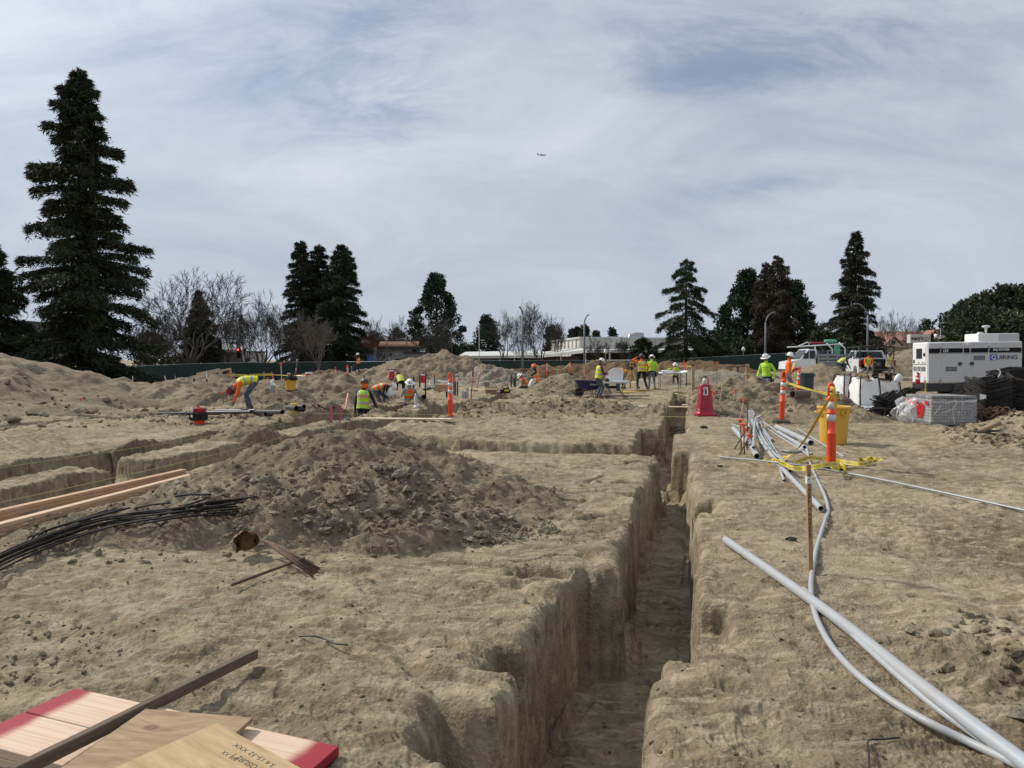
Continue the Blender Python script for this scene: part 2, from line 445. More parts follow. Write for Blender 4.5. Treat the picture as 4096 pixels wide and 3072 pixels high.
for h in [(1450, 240, .15, .30, 1.6, R(-60)), (1750, 560, .12, .12, 1.7, R(60)), (2950, 300, .04, .17, 4.5, R(-14)), (3350, 130, .10, .18, 3.0, R(-18)), (560, 90, .12, .2, 2.0, R(60)), (3060, 745, .03, .2, 4.5, R(-20)),
          (2650, 110, .12, .10, 1.8, 0), (3900, 700, .16, .08, 2.0, 0), (120, 960, .2, .10, 1.5, 0), (2950, 760, .15, .08, 2.0, 0)]:
 cov = math_('SUBTRACT', cov, math_('MULTIPLY', hole(*h), hm))
cl = N.new("ShaderNodeMapRange"); cl.inputs[1].default_value = .06; cl.inputs[2].default_value = .56; cl.inputs[3].default_value = .34; cl.interpolation_type = 'SMOOTHSTEP'
L.new(cov, cl.inputs[0])
# cloud brightness varies with thickness
shade = N.new("ShaderNodeValToRGB"); cr = shade.color_ramp
cr.elements[0].position = .33; cr.elements[0].color = (3.8, 4.4, 5.35, 1)
cr.elements[1].position = .70; cr.elements[1].color = (6.1, 6.55, 7.2, 1)
shn = math_('ADD', math_('MULTIPLY', noise(2.8, 9, .62, (.65, 1.3, 1), R(36), (7, 1, 0), .7), .8), math_('MULTIPLY', cov, .22))
L.new(shn, shade.inputs["Fac"])
# brighter veil around the sun and paler towards the horizon
sd = Vector((math.cos(SUN_AZ) * math.cos(SUN_EL), math.sin(SUN_AZ) * math.cos(SUN_EL), math.sin(SUN_EL)))
dot = N.new("ShaderNodeVectorMath"); dot.operation = 'DOT_PRODUCT'; dot.inputs[1].default_value = sd
nrm = N.new("ShaderNodeVectorMath"); nrm.operation = 'NORMALIZE'; L.new(tc.outputs["Generated"], nrm.inputs[0]); L.new(nrm.outputs[0], dot.inputs[0])
glow = math_('MULTIPLY', math_('POWER', math_('MAXIMUM', dot.outputs["Value"], 0.0), 5.0), .7)
gl2 = math_('ADD', 1.0, glow)
vs = N.new("ShaderNodeVectorMath"); vs.operation = 'SCALE'; L.new(shade.outputs[0], vs.inputs[0]); L.new(gl2, vs.inputs["Scale"])
mix = N.new("ShaderNodeMix"); mix.data_type = 'RGBA'
bl = N.new("ShaderNodeVectorMath"); bl.operation = 'SCALE'; bl.inputs["Scale"].default_value = .85
L.new(sky.outputs[0], bl.inputs[0])
L.new(cl.outputs[0], mix.inputs[0]); L.new(bl.outputs[0], mix.inputs[6]); L.new(vs.outputs[0], mix.inputs[7])
hz = N.new("ShaderNodeMapRange"); hz.inputs[1].default_value = .0; hz.inputs[2].default_value = .30; hz.inputs[3].default_value = .75; hz.inputs[4].default_value = 0
L.new(sep.outputs[2], hz.inputs[0])
mix2 = N.new("ShaderNodeMix"); mix2.data_type = 'RGBA'; mix2.inputs[7].default_value = (4.6, 5.2, 6.05, 1)
L.new(hz.outputs[0], mix2.inputs[0]); L.new(mix.outputs[2], mix2.inputs[6])
L.new(mix2.outputs[2], bg.inputs["Color"])
sun_d = bpy.data.lights.new("sun", 'SUN'); sun_d.energy = 3.6; sun_d.angle = R(4); sun_d.color = (1, .95, .86)
sun = bpy.data.objects.new("sun", sun_d); COL.objects.link(sun)
sun.rotation_euler = (-sd).to_track_quat('-Z', 'Y').to_euler(); sun.location = (-30, 20, 40)
scene.view_settings.view_transform = 'Standard'; scene.view_settings.look = 'None'; scene.view_settings.gamma = 1
scene.view_settings.exposure = 0.1
scene.cycles.max_bounces = 6; scene.cycles.diffuse_bounces = 3; scene.cycles.transparent_max_bounces = 12
scene.cycles.sample_clamp_indirect = 8
# ================================================================ ground
SOIL = soil_mat("dry_soil", (.132, .097, .060), (.260, .204, .135), (.39, .319, .221))
SPOIL = soil_mat("heaped_soil", (.125, .093, .061), (.218, .170, .115), (.30, .243, .172), 1.2)
CLOD = soil_mat("clod_soil", (.125, .097, .066), (.21, .168, .115), (.29, .24, .172), 1.3)
REDSOIL = soil_mat("brown_spoil", (.075, .048, .028), (.125, .082, .048), (.185, .125, .078))
PALESOIL = soil_mat("pale_spoil", (.14, .117, .09), (.22, .187, .143), (.31, .27, .215))
def build_ground():
 fine = np.arange(-41, 41.001, .075)
 side = np.array([-180, -150, -120, -100, -85, -72, -62, -54, -48, -44])
 ang = np.radians(np.concatenate([side, fine, -side[::-1][:-1]]))
 r = [0.5]
 while r[-1] < 1.8: r.append(r[-1] * 1.05)
 while r[-1] < 60: r.append(r[-1] * 1.0037)
 while r[-1] < 130: r.append(r[-1] * 1.012)
 while r[-1] < 2600: r.append(r[-1] * 1.12)
 r = np.array(r)
 A, Rr = np.meshgrid(ang, r)
 X = Rr * np.sin(A); Y = Rr * np.cos(A)
 Z = T(X, Y)
 rs = np.random.default_rng(5); rad = r
 for k in range(520):      # boot prints pressed into the crust
  d = 2.2 * 5.5 ** rs.random(); a = np.radians(-38 + 76 * rs.random()); px, py = d * np.sin(a), d * np.cos(a); w = rs.random() * 2 * PI
  i0, i1 = np.searchsorted(rad, [d - .25, d + .25]); j0, j1 = np.searchsorted(ang, [a - .25 / d, a + .25 / d]); s_ = (slice(i0, i1), slice(j0, j1))
  dx, dy = X[s_] - px, Y[s_] - py; q = dx * np.cos(w) + dy * np.sin(w); t = -dx * np.sin(w) + dy * np.cos(w); wd = .042 + .012 * np.cos(q * 18)
  e = np.sqrt((q / .15) ** 4 + (t / wd) ** 4); Z[s_] += -.007 * (1 - sstep(.6, 1.05, e)) * (1 + .22 * np.sign(np.sin(q * 230)) * (e < .8)) + .003 * np.exp(-((e - 1.35) / .3) ** 2)
 far = sstep(150, 300, Rr); Z = Z * (1 - far) - .2 * far
 na, nr = len(ang), len(r)
 V = np.stack([X.ravel(), Y.ravel(), Z.ravel()], 1)
 i = np.arange(nr - 1)[:, None] * na + np.arange(na - 1)[None, :]
 F = np.stack([i, i + 1, i + na + 1, i + na], -1).reshape(-1, 4)
 o = np_mesh("ground", V, F[:, ::-1], SOIL)
 tag(o, kind="structure")
 return o
GROUND = build_ground()
# ================================================================ soil heaps
def cone(cx, cy, h, rx_, ry_=None, rot=0.0, p=1.15, top=.12):
 "a heap: near-straight sides, rounded top"
 ry_ = ry_ or rx_
 c, s = math.cos(rot), math.sin(rot)
 def f(x, y):
  dx, dy = x - cx, y - cy
  a = (dx * c + dy * s) / rx_; b = (-dx * s + dy * c) / ry_
  q = np.sqrt(a * a + b * b + top * top) - top
  return h * (1 - np.clip(q, 0, 1.25) ** p)
 return f
def heap(name, cones, label, m, res, seed, rough=.12, cat="dirt pile", group="heaps of excavated soil", register=True, box=None, foot=.06):
 def H(x, y):
  h = np.full(np.shape(x), -9.0)
  for f in cones:
   h = np.maximum(h, f(x, y))
  return h
 hmax = box[4]
 def Hn(x, y):
  w = .25 * hmax
  xx = x + w * fbm(x * .9 / max(hmax, .3), y * .9 / max(hmax, .3), seed, 2); yy = y + w * fbm(x * .9 / max(hmax, .3), y * .9 / max(hmax, .3), seed + 5, 2)
  h = H(xx, yy)
  k = np.clip(h / (.35 * hmax), 0, 1)
  h = h + rough * hmax * fbm(x * 2.4 / hmax ** .5, y * 2.4 / hmax ** .5, seed + 9, 4) * (.25 + .75 * k)
  h = h + (.022 * fbm(x * 9, y * 9, seed + 3, 3) + .009 * fbm(x * 31, y * 31, seed + 4, 2)) * np.clip(h / .1, .1, 1)
  return h
 x0, x1, y0, y1 = box[:4]
 xs = np.arange(x0, x1 + res, res); ys = np.arange(y0, y1 + res, res)
 X, Y = np.meshgrid(xs, ys); h = Hn(X, Y)
 edge = np.minimum(np.minimum(X - x0, x1 - X), np.minimum(Y - y0, y1 - Y))
 h = h - foot * (1 - sstep(0, .25 * min(x1 - x0, y1 - y0), edge)) * 3
 Z = T(X, Y, detail=False) + h - .01
 keep = h > -foot
 ny, nx = X.shape
 i = np.arange(ny - 1)[:, None] * nx + np.arange(nx - 1)[None, :]
 kq = keep[:-1, :-1] | keep[1:, :-1] | keep[:-1, 1:] | keep[1:, 1:]
 F = np.stack([i, i + 1, i + nx + 1, i + nx], -1)[kq]
 used = np.unique(F); remap = np.zeros(nx * ny, np.int64); remap[used] = np.arange(len(used))
 Z = np.maximum(Z, T(X, Y, detail=False, trench=True) - foot * 1.5)
 V = np.stack([X.ravel(), Y.ravel(), Z.ravel()], 1)[used]
 o = np_mesh(name, V, remap[F], m)
 tag(o, label, cat, group)
 if register: PILES.append(Hn)
 return Hn, o
def hp(px, py, d):   # horizontal position of a pixel column at a distance
 return (px - 2048) / FPX * d
F1, _ = heap("dirt_heap", [cone(-1.83, 8.5, .74, 2.0, 2.5, .2), cone(-2.35, 7.5, .50, 1.7, 1.6), cone(-1.35, 7.35, .46, 1.55, 1.45), cone(-.75, 8.1, .42, 1.35, 1.0, -.1),
   cone(-3.3, 6.9, .20, 1.9, 1.1, .5), cone(.1, 8.2, .12, .8, .5), cone(-2.9, 9.2, .30, 1.6, 1.3), cone(-1.15, 6.75, .20, 1.3, .8)],
     "big foreground heap of loose soil strewn with clods and stones", SPOIL, .022, 101, .12, box=(-5.2, 1.6, 5.1, 11.2, .74))
heap("dirt_heap", [cone(-23.2, 25.5, 2.7, 9.7, 8.5), cone(-17.5, 22.5, .75, 5.0, 4), cone(-14.6, 22, .35, 4.0, 2.6)],
     "tall slope of soil rising out of the left edge of the picture", SPOIL, .10, 111, .05, box=(-34, -9.5, 15, 37, 2.7))
heap("dirt_heap", [cone(-20.8, 36, .78, 2.6, 2.6), cone(-18.6, 36, .5, 3.0, 2.6), cone(-16.0, 33, .42, 2.4, 2.2), cone(-15.2, 29.5, .35, 2.4, 2.0)],
     "lumpy low ridge of soil running right from the tall left slope", SPOIL, .08, 121, .12, box=(-26, -11, 26, 41, .7))
heap("dirt_heap", [cone(-12.6, 27.5, .85, 3.2, 2.4, .2), cone(-11.2, 26.5, .55, 2.6, 1.8)],
     "soil mound in front of the grey upright conduit stubs", SPOIL, .06, 131, .12, box=(-17.5, -7.5, 23, 31.5, .9))
heap("dirt_heap", [cone(-19.0, 45, .85, 2.8, 2.6)], "pointed mound under the sloping timber frame by the green fence", SPOIL, .1, 135, .1, box=(-23, -14.5, 41, 50, .9))
heap("dirt_heap", [cone(-13.2, 38, .62, 3.0, 1.8)], "low mound between the conduit stubs and the bending worker", SPOIL, .08, 137, .12, box=(-17.5, -9, 35, 41, .7))
heap("dirt_heap", [cone(-7.55, 29.5, 1.02, 3.2, 2.6, -.15), cone(-8.8, 27.8, .6, 2.8, 2.2)], "brown mound behind the bending worker and below the red coolers", SPOIL, .06, 141, .12, box=(-13, -3.5, 24, 34, 1.0))
heap("dirt_heap", [cone(-5.4, 55, 2.35, 4.6, 4), cone(-7.6, 54, 1.75, 4.5, 4), cone(-10.0, 54, 1.1, 4.6, 3.4), cone(-2.6, 54.5, 1.25, 4.2, 3.6), cone(-12.6, 54, .6, 4, 3)],
     "largest mound behind the crew, wide and double peaked by the green fence", SPOIL, .10, 151, .10, box=(-19.5, 3, 47, 62, 2.4))
heap("dirt_heap", [cone(-1.25, 47, 1.15, 3.0, 2.6), cone(.3, 47, .6, 2.6, 2)], "pale chunky mound beside the leaning shovels", PALESOIL, .08, 155, .16, box=(-5.5, 4.2, 43, 51, 1.2))
for k, (px, d, h, w, lb) in enumerate([(2075, 62, 1.0, 3.2, "brown spoil heap left of the kneeling worker in the orange hard hat"), (2180, 64, 1.25, 3.6, "brown spoil heap directly behind the orange hard hat"),
                                       (2300, 66, 1.3, 5.6, "wide brown spoil heap behind the two roped posts"), (2395, 64, 1.7, 3.6, "tall brown spoil heap by the leaning fence panel"),
                                       (2500, 60, 1.5, 3.8, "brown spoil heap behind the folding table"), (2660, 58, 1.45, 4.2, "brown spoil heap left of the seated worker in yellow"),
                                       (2790, 58, 1.4, 5.0, "brown spoil heap behind the timber crossbar"), (1310, 58, 1.0, 3.6, "brown spoil heap behind the stacked red coolers"),
                                       (1240, 56, .8, 3.0, "small brown spoil heap left of the young bare tree")]):
 x = hp(px, 0, d)
 heap("dirt_heap", [cone(x, d, h, w, 2.6), cone(x + w * .4, d + .4, h * .7, w * .7, 2.2)], lb, REDSOIL, .11, 160 + 5 * k, .12, box=(x - w * 1.4, x + w * 1.6, d - 4, d + 4.5, h))
heap("dirt_heap", [cone(15.8, 54, 1.0, 4.0, 2.6)], "brown spoil heap between the crossbar and the flatbed truck", REDSOIL, .11, 206, .12, box=(10.5, 21, 50, 58, 1.0))
heap("dirt_heap", [cone(12.0, 48, .9, 4.0, 2.6), cone(14.4, 48, .85, 3.6, 2.4)], "pale mound seen through the timber batter board", PALESOIL, .1, 211, .1, box=(6.5, 20, 44, 52, 1.0))
heap("dirt_heap", [cone(2.35, 33, .92, 2.2, 1.9), cone(3.3, 34, .5, 1.8, 1.6)], "grey mound just left of the blue wheelbarrow", SPOIL, .05, 215, .06, box=(-1, 6.5, 29.5, 37, .9))
heap("dirt_heap", [cone(7.35, 22.6, 1.06, 2.5, 2.2, .2), cone(8.7, 21.5, .62, 2.2, 1.8), cone(6.4, 21.3, .5, 2.0, 1.7), cone(8.3, 23.2, .75, 1.9, 1.8)],
     "mound beside the grey conduit bundle in front of the lime shirted worker", SPOIL, .04, 221, .12, box=(3.4, 12, 18.4, 26.5, 1.05))
heap("dirt_heap", [cone(8.35, 19.2, .42, 1.7, 1.3), cone(7.2, 18.8, .24, 1.4, 1.0)], "low mound between two orange posts behind the conduits", SPOIL, .035, 231, .12, box=(5.6, 10.6, 17, 21.4, .5))
heap("dirt_heap", [cone(18.3, 43, 1.12, 2.3, 2.3), cone(17.3, 42.5, .75, 2.4, 2.2), cone(19.25, 41.6, .66, 1.7, 1.5)], "round mound left of the white pickup", SPOIL, .08, 235, .08, box=(13.5, 22.5, 39, 47, 1.1))
heap("dirt_heap", [cone(29.6, 54, 1.9, 4.4, 3.4)], "mound against the fence between the pickup and the generator", SPOIL, .1, 241, .08, box=(24, 36, 49, 59, 1.9))
heap("dirt_heap", [cone(10.6, 14.0, .52, 2.2, 1.7), cone(11.6, 13.6, .7, 2.2, 2.0)], "pale clod mound at the right edge in front of the dark steel", SOIL, .035, 245, .14, box=(7.9, 14, 11.3, 17, .6))
heap("dirt_heap", [cone(2.5, 22.4, .32, 2.0, 1.3), cone(.6, 22.6, .28, 2.2, 1.2), cone(1.6, 23.0, .30, 2.0, 1.0), cone(4.2, 20.6, .36, 1.2, 1.0), cone(-1.0, 24.0, .24, 2.2, 1.3)],
     "long broken ridge of diggings in front of the wheelbarrow", SPOIL, .04, 251, .16, box=(-4, 6, 19.8, 27, .45))
heap("dirt_heap", [cone(-3.4, 24.5, .28, 1.6, .9), cone(-5.1, 21.6, .36, 1.3, .9), cone(-6.4, 20.8, .34, 1.2, .9)], "small clod heaps around the trench with the lime vested worker", SPOIL, .04, 261, .15, box=(-8.4, -1.6, 19, 28, .45))
heap("dirt_heap", [cone(-5.4, 14.6, .34, .9, .7), cone(-6.6, 13.8, .22, .9, .7)], "small dark crumbly heap beside the left hand trench", SPOIL, .025, 271, .15, box=(-8, -4, 12.6, 16, .35))
heap("dirt_heap", [cone(2.62, 3.62, .10, .75, .6), cone(3.1, 3.2, .12, .7, .6)], "crumbled soil patch at the right edge beside the long conduits", SOIL, .012, 281, .3, box=(1.6, 4, 2.4, 4.6, .13), foot=.02)
# ---- clods and pebbles: uncountable, one sheet of loose stones
def clods():
 ph = (1 + 5 ** .5) / 2
 ico = np.array([(-1, ph, 0), (1, ph, 0), (-1, -ph, 0), (1, -ph, 0), (0, -1, ph), (0, 1, ph), (0, -1, -ph), (0, 1, -ph), (ph, 0, -1), (ph, 0, 1), (-ph, 0, -1), (-ph, 0, 1)]) / 1.9
 fc = np.array([(0, 11, 5), (0, 5, 1), (0, 1, 7), (0, 7, 10), (0, 10, 11), (1, 5, 9), (5, 11, 4), (11, 10, 2), (10, 7, 6), (7, 1, 8), (3, 9, 4), (3, 4, 2), (3, 2, 6), (3, 6, 8), (3, 8, 9), (4, 9, 5), (2, 4, 11), (6, 2, 10), (8, 6, 7), (9, 8, 1)])
 pts = []; rad = []
 def scatter(n, fx, smin, smax, pw=3.0):
  x, y = fx(n); s = smin + (smax - smin) * RNG.random(n) ** pw
  pts.append(np.stack([x, y], 1)); rad.append(s)
 def disc(cx, cy, ax, ay, inner=0.0):
  def f(n):
   a = RNG.random(n) * 2 * PI; q = np.sqrt(inner ** 2 + (1 - inner ** 2) * RNG.random(n))
   return cx + ax * q * np.cos(a), cy + ay * q * np.sin(a)
  return f
 scatter(3600, disc(-1.7, 7.9, 2.4, 2.2), .004, .030, 7)
 scatter(2000, disc(-1.25, 6.75, 1.75, .6), .005, .05, 6)
 scatter(600, disc(-3.0, 6.3, 1.4, .8), .005, .03, 5)
 scatter(500, disc(2.9, 3.6, .8, .9), .004, .035, 4)
 scatter(700, disc(-3.0, 3.9, .8, .7), .003, .02, 4)
 scatter(1500, disc(11.0, 13.6, 2.6, 2.2), .008, .07, 5)
 scatter(900, disc(7.4, 21.5, 3, 2.5), .012, .07, 5)
 scatter(1400, disc(1.5, 22.4, 4.5, 2), .012, .075, 5)
 scatter(1400, disc(-5.5, 22, 5.5, 5), .012, .075, 5)
 scatter(700, disc(2.2, 32, 2.4, 2), .012, .06, 4)
 scatter(900, disc(-13.5, 20, 6, 4), .012, .11, 5)
 def open_ground(n):
  d = 2.4 * (9.0) ** RNG.random(n); a = np.radians(-38 + 76 * RNG.random(n))
  return d * np.tan(a), d
 scatter(6500, open_ground, .0025, .013, 6)
 u = RNG.random(300) * 14 + 1.5; v = RNG.random(300) * .5 - .6
 x, y = from_uv(u, v); pts.append(np.stack([x, y], 1)); rad.append(.003 + .018 * RNG.random(300) ** 4)
 p = np.concatenate(pts); s = np.concatenate(rad)
 z = T(p[:, 0], p[:, 1])
 pz = np.zeros_like(z)
 for f in PILES: pz = np.maximum(pz, f(p[:, 0], p[:, 1]) * (1.0))
 z = z + np.clip(pz, 0, None)
 n = len(p)
 jit = 1 + .28 * RNG.standard_normal((n, 12, 1))
 sc = np.stack([1 + .25 * RNG.standard_normal(n), 1 + .25 * RNG.standard_normal(n), .75 + .12 * RNG.standard_normal(n)], 1)
 a = RNG.random(n) * 2 * PI; ca, sa = np.cos(a), np.sin(a)
 q = ico[None] * jit * s[:, None, None] * sc[:, None, :]
 X = q[..., 0] * ca[:, None] - q[..., 1] * sa[:, None] + p[:, 0:1]
 Y = q[..., 0] * sa[:, None] + q[..., 1] * ca[:, None] + p[:, 1:2]
 Z = q[..., 2] + z[:, None] + .22 * s[:, None]
 V = np.stack([X, Y, Z], -1).reshape(-1, 3)
 F = (fc[None] + (np.arange(n) * 12)[:, None, None]).reshape(-1, 3)
 mi = np.repeat((RNG.random(n) < .14).astype(int), 20)
 o = np_mesh("soil_clods", V, F, [CLOD, PALESOIL], mi, smooth=False)
 tag(o, "loose clods and pebbles strewn over the heaps and bare ground", "gravel", kind="stuff")
clods()
# ================================================================ trees
BARK = mat("bark_dark", (.045, .036, .030), .9, var=.3, scale=6)
BARKG = mat("bark_grey", (.055, .046, .04), .9, var=.25, scale=6)
BARKL = mat("bark_pale", (.12, .105, .095), .9, var=.2, scale=6)
def leafmat(n, c): return mat(n, c, .75, var=.35, scale=.7, spec=.2)
NEEDLE_D = leafmat("needles_dark", (.028, .036, .02)); NEEDLE_L = leafmat("needles_lighter", (.055, .064, .034))
NEEDLE_B = leafmat("needles_brownish", (.062, .044, .030)); PINE_D = leafmat("pine_dark", (.026, .044, .026)); PINE_L = leafmat("pine_light", (.052, .078, .042))
LEAF_D = leafmat("leaf_dark", (.028, .04, .018)); LEAF_L = leafmat("leaf_light", (.058, .075, .034)); OLIVE = leafmat("leaf_olive", (.075, .075, .035))
def leaves(name, p, dirs, size, wid, mats, mi, parent):
 n = len(p)
 d = dirs / (np.linalg.norm(dirs, axis=1, keepdims=True) + 1e-9)
 rnd = RNG.standard_normal((n, 3)); w = np.cross(d, rnd); w /= (np.linalg.norm(w, axis=1, keepdims=True) + 1e-9)
 s = size[:, None]
 V = np.stack([p - w * s * wid, p + w * s * wid, p + d * s + w * s * wid * .25], 1).reshape(-1, 3)
 F = np.arange(3 * n).reshape(-1, 3)
 return np_mesh(name, V, F, mats, mi, smooth=False, parent=parent)
def place(px, d, ytop):
 x = hp(px, 0, d); b = Vector((x, d, T0(x, d) - .1)); return b, CAMH - (ytop - 1440) / FPX * d - b.z
def conifer(label, px, d, ytop, prof, nb=120, per=200, leaf=.32, droop=.25, rise=.15, hang=.35, spread=.16, f0=.04, mats=(NEEDLE_D, NEEDLE_L), light=.3,
   name="conifer_tree", bark=BARK, twin=0, sy=1.0, group=None, jag=.35, lean=0.0, outer=.75, tips=0.0):
 b, H = place(px, d, ytop)
 o = empty(name, b, label, "tree", group)
 fz = np.array([q[0] for q in prof]); fr = np.array([q[1] for q in prof])
 tr = MB()
 for tw in range(twin + 1):
  off = 0 if tw == 0 else (.9 if tw == 1 else -.8)
  tr.tube([(off * .3, 0, -.3), (off + lean * .5 * H, 0, H * .5), (off + lean * H, 0, H * (.99 - .02 * tw))], [H * .020 + .06, H * .011 + .03, .03], 8)
 P_, D_, S_, M_ = [], [], [], []
 nb = int(nb * .72); leaf *= .7; hang *= .55; spread *= .95
 for k in range(nb):
  f = f0 + (1 - f0) * ((k + RNG.random()) / nb) ** .92
  az = k * 2.399 + RNG.normal(0, .4)
  L_ = np.interp(f, fz, fr) * (1 - jag + 1.25 * jag * RNG.random()) + .12
  z0 = f * H; ru = rise * (.4 + 1.2 * f) + RNG.normal(0, .06); dr = droop * (1.3 - .7 * f) + RNG.normal(0, .05)
  cs, sn = math.cos(az), math.sin(az) * sy
  if L_ > .5:
   tr.tube([(lean * z0, 0, z0), (cs * L_ * .5 + lean * z0, sn * L_ * .5, z0 + (ru * .5 - dr * .25) * L_), (cs * L_ * .97 + lean * z0, sn * L_ * .97, z0 + (ru - dr) * L_)], [.02 + .012 * L_, .015 + .006 * L_, .008], 4, caps=False)
  n = int(3.0 * per * (.2 + .8 * L_ / fr.max()))
  s = RNG.random(n) ** outer * .97 + .03
  if tips: s = np.where(RNG.random(n) < tips, 1 - .25 * RNG.random(n) ** 1.5, s)
  t = RNG.normal(0, 1, n) * (spread * L_ * (1 - .55 * s) + .06)
  hz = -np.abs(RNG.normal(0, 1, n)) * hang * (.35 + .65 * s) * min(1, L_ / 1.5) + RNG.normal(0, .07, n)
  x = cs * L_ * s - sn * t + lean * z0; y = sn * L_ * s + cs * t; z = z0 + (ru * s - dr * s * s) * L_ + hz - .25 * np.abs(t)
  P_.append(np.stack([x, y, z], 1))
  D_.append(np.stack([np.full(n, cs) * .8, np.full(n, sn) * .8, np.full(n, -.55)], 1) + RNG.normal(0, .55, (n, 3)))
  S_.append(leaf * (.55 + .9 * RNG.random(n)))
  M_.append(((RNG.random(n) < light * (.5 + 1.0 * (k % 3 == 0)))).astype(int))
 n = 260    # leader tuft
 zz = H * (.93 + .075 * RNG.random(n)); rr = (H * 1.005 - zz) * .25 + .05
 P_.append(np.stack([RNG.normal(0, 1, n) * rr + lean * H, RNG.normal(0, 1, n) * rr, zz], 1)); D_.append(RNG.normal(0, .6, (n, 3)) + [0, 0, .5]); S_.append(leaf * (.4 + .5 * RNG.random(n))); M_.append(np.zeros(n, int))
 t_ = tr.build("trunk", bark, o, True)
 leaves("crown", np.concatenate(P_), np.concatenate(D_), np.concatenate(S_), .15, list(mats), np.concatenate(M_), o)
 return o
def clumpy(label, px, d, ytop, prof, n_cl=90, per=120, cr=.6, leaf=.22, mats=(PINE_D, PINE_L), name="pine_tree", f0=.12, trunk=.25, bark=BARK, sy=1.0, shell=.55, group=None, cat="tree", flat=.8, light=.35):
 b, H = place(px, d, ytop)
 o = empty(name, b, label, cat, group)
 fz = np.array([q[0] for q in prof]); fr = np.array([q[1] for q in prof])
 tr = MB(); tr.tube([(0, 0, -.3), (.1, 0, H * .45), (0, .1, H * .93)], [trunk, trunk * .65, .04], 8)
 P_, D_, S_, M_ = [], [], [], []
 for k in range(n_cl):
  f = f0 + (1 - f0) * (k + RNG.random()) / n_cl
  az = k * 2.399 + RNG.normal(0, .5); L_ = np.interp(f, fz, fr) * (shell + (1.05 - shell) * RNG.random() ** .6)
  c = np.array([math.cos(az) * L_, math.sin(az) * L_ * sy, f * H - .25 * cr])
  if L_ > .3: tr.tube([(0, 0, max(.2, f * H - .45 * L_)), (c[0] * .6, c[1] * .6, f * H - .25 * L_ * .4), tuple(c)], [.03 + .01 * L_, .025, .01], 4, caps=False)
  n = int(per * (.6 + .8 * RNG.random())); r = cr * (.6 + .7 * RNG.random())
  q = RNG.normal(0, 1, (n, 3)); q /= np.linalg.norm(q, axis=1, keepdims=True); q *= (r * RNG.random(n) ** .4)[:, None]; q[:, 2] *= flat
  P_.append(q + c); D_.append(q + RNG.normal(0, .4 * r, (n, 3)) + [0, 0, .25 * r]); S_.append(leaf * (.6 + .8 * RNG.random(n)))
  M_.append((RNG.random(n) < light * (1.7 if k % 3 == 0 else .5)).astype(int))
 tr.build("trunk", bark, o, True)
 leaves("crown", np.concatenate(P_), np.concatenate(D_), np.concatenate(S_), .42, list(mats), np.concatenate(M_), o)
 return o
def bare(label, px, d, ytop, width, seed, depth=6, name="bare_tree", bark=BARKG, limbs=5, fork=.16, upright=.5, twig=.019, r0=None, tw=1.0, base_px=None, group="leafless trees behind the fence", kmax=3):
 b, H = place(px, d, ytop)
 rs = random.Random(seed); depth += 1; tw_ = twig
 o = empty(name, b, label, "tree", group)
 tr = MB(); cr = MB()
 r0 = r0 or H * .018 + .03
 cnt = [0]
 def grow(p, dr, ln, r, lv):
  if cnt[0] > 4200: return
  cnt[0] += 1
  pts = [p]; q = p.copy(); dd = dr.copy(); ns = 3 if lv < 3 else 2
  for i in range(ns):
   dd = (dd + Vector((rs.gauss(0, .13), rs.gauss(0, .13), rs.gauss(.05, .08) + .06 * upright))).normalized()
   q = q + dd * (ln / ns); pts.append(q.copy())
  r1 = max(r * .62, twig * .5)
  rad = [r + (r1 - r) * i / ns for i in range(ns + 1)]
  (tr if lv <= 2 else cr).tube(pts, rad, 6 if lv < 2 else (4 if lv < 4 else 3), caps=False)
  if lv >= depth: return
  k = rs.choice([2, 3, kmax]) if lv < 3 else rs.choice([2, 2, 3])
  for i in range(k):
   ax = Vector((rs.gauss(0, 1), rs.gauss(0, 1), rs.gauss(0, .5))); ax = (ax - dd * ax.dot(dd)).normalized()
   sp = rs.uniform(.3, .75)
   nd = (dd * math.cos(sp) + ax * math.sin(sp) + Vector((0, 0, .12 * upright))).normalized()
   at = 1.0 if i == 0 else rs.uniform(.45, 1.0)
   pos = pts[0].lerp(pts[-1], at) if at < 1 else pts[-1]
   if at < 1:
    ii = min(int(at * ns), ns - 1); pos = pts[ii].lerp(pts[ii + 1], at * ns - ii)
   grow(pos, nd, ln * rs.uniform(.62, .88), max(r1 * rs.uniform(.6, .95), twig), lv + 1)
 hb = H * fork
 tr.tube([(0, 0, -.2), (0, 0, hb * .5), (0, 0, hb)], [r0 * 1.25, r0, r0 * .9], 8, caps=False)
 for i in range(limbs):
  az = 2 * PI * i / limbs + rs.uniform(-.4, .4); inc = rs.uniform(.25, .95) * (1 - .4 * upright)
  dv = Vector((math.cos(az) * math.sin(inc), math.sin(az) * math.sin(inc), math.cos(inc)))
  grow(Vector((0, 0, hb * rs.uniform(.75, 1))), dv, H * .27 * rs.uniform(.8, 1.15), r0 * rs.uniform(.45, .7), 1)
 zs = sorted(v[2] for v in cr.v); zt = zs[int(.998 * len(zs))]; xs = sorted(abs(v[0]) for v in cr.v); xm = xs[int(.985 * len(xs))]
 kz = H / zt; kx = (width / 2 / FPX * d) / xm
 for m_ in (tr, cr):
  m_.v = [(x * kx if z > hb * .6 else x, y * kx if z > hb * .6 else y, z * kz) for x, y, z in m_.v]
 tr.build("trunk", bark, o, True); cr.build("crown", bark, o)
 return o
RED = [(0, 4.9), (.12, 5.0), (.3, 4.9), (.39, 4.8), (.46, 4.1), (.53, 3.5), (.59, 2.9), (.66, 3.3), (.75, 2.8), (.81, 2.2), (.885, 1.7), (.97, .95), (1, .35)]
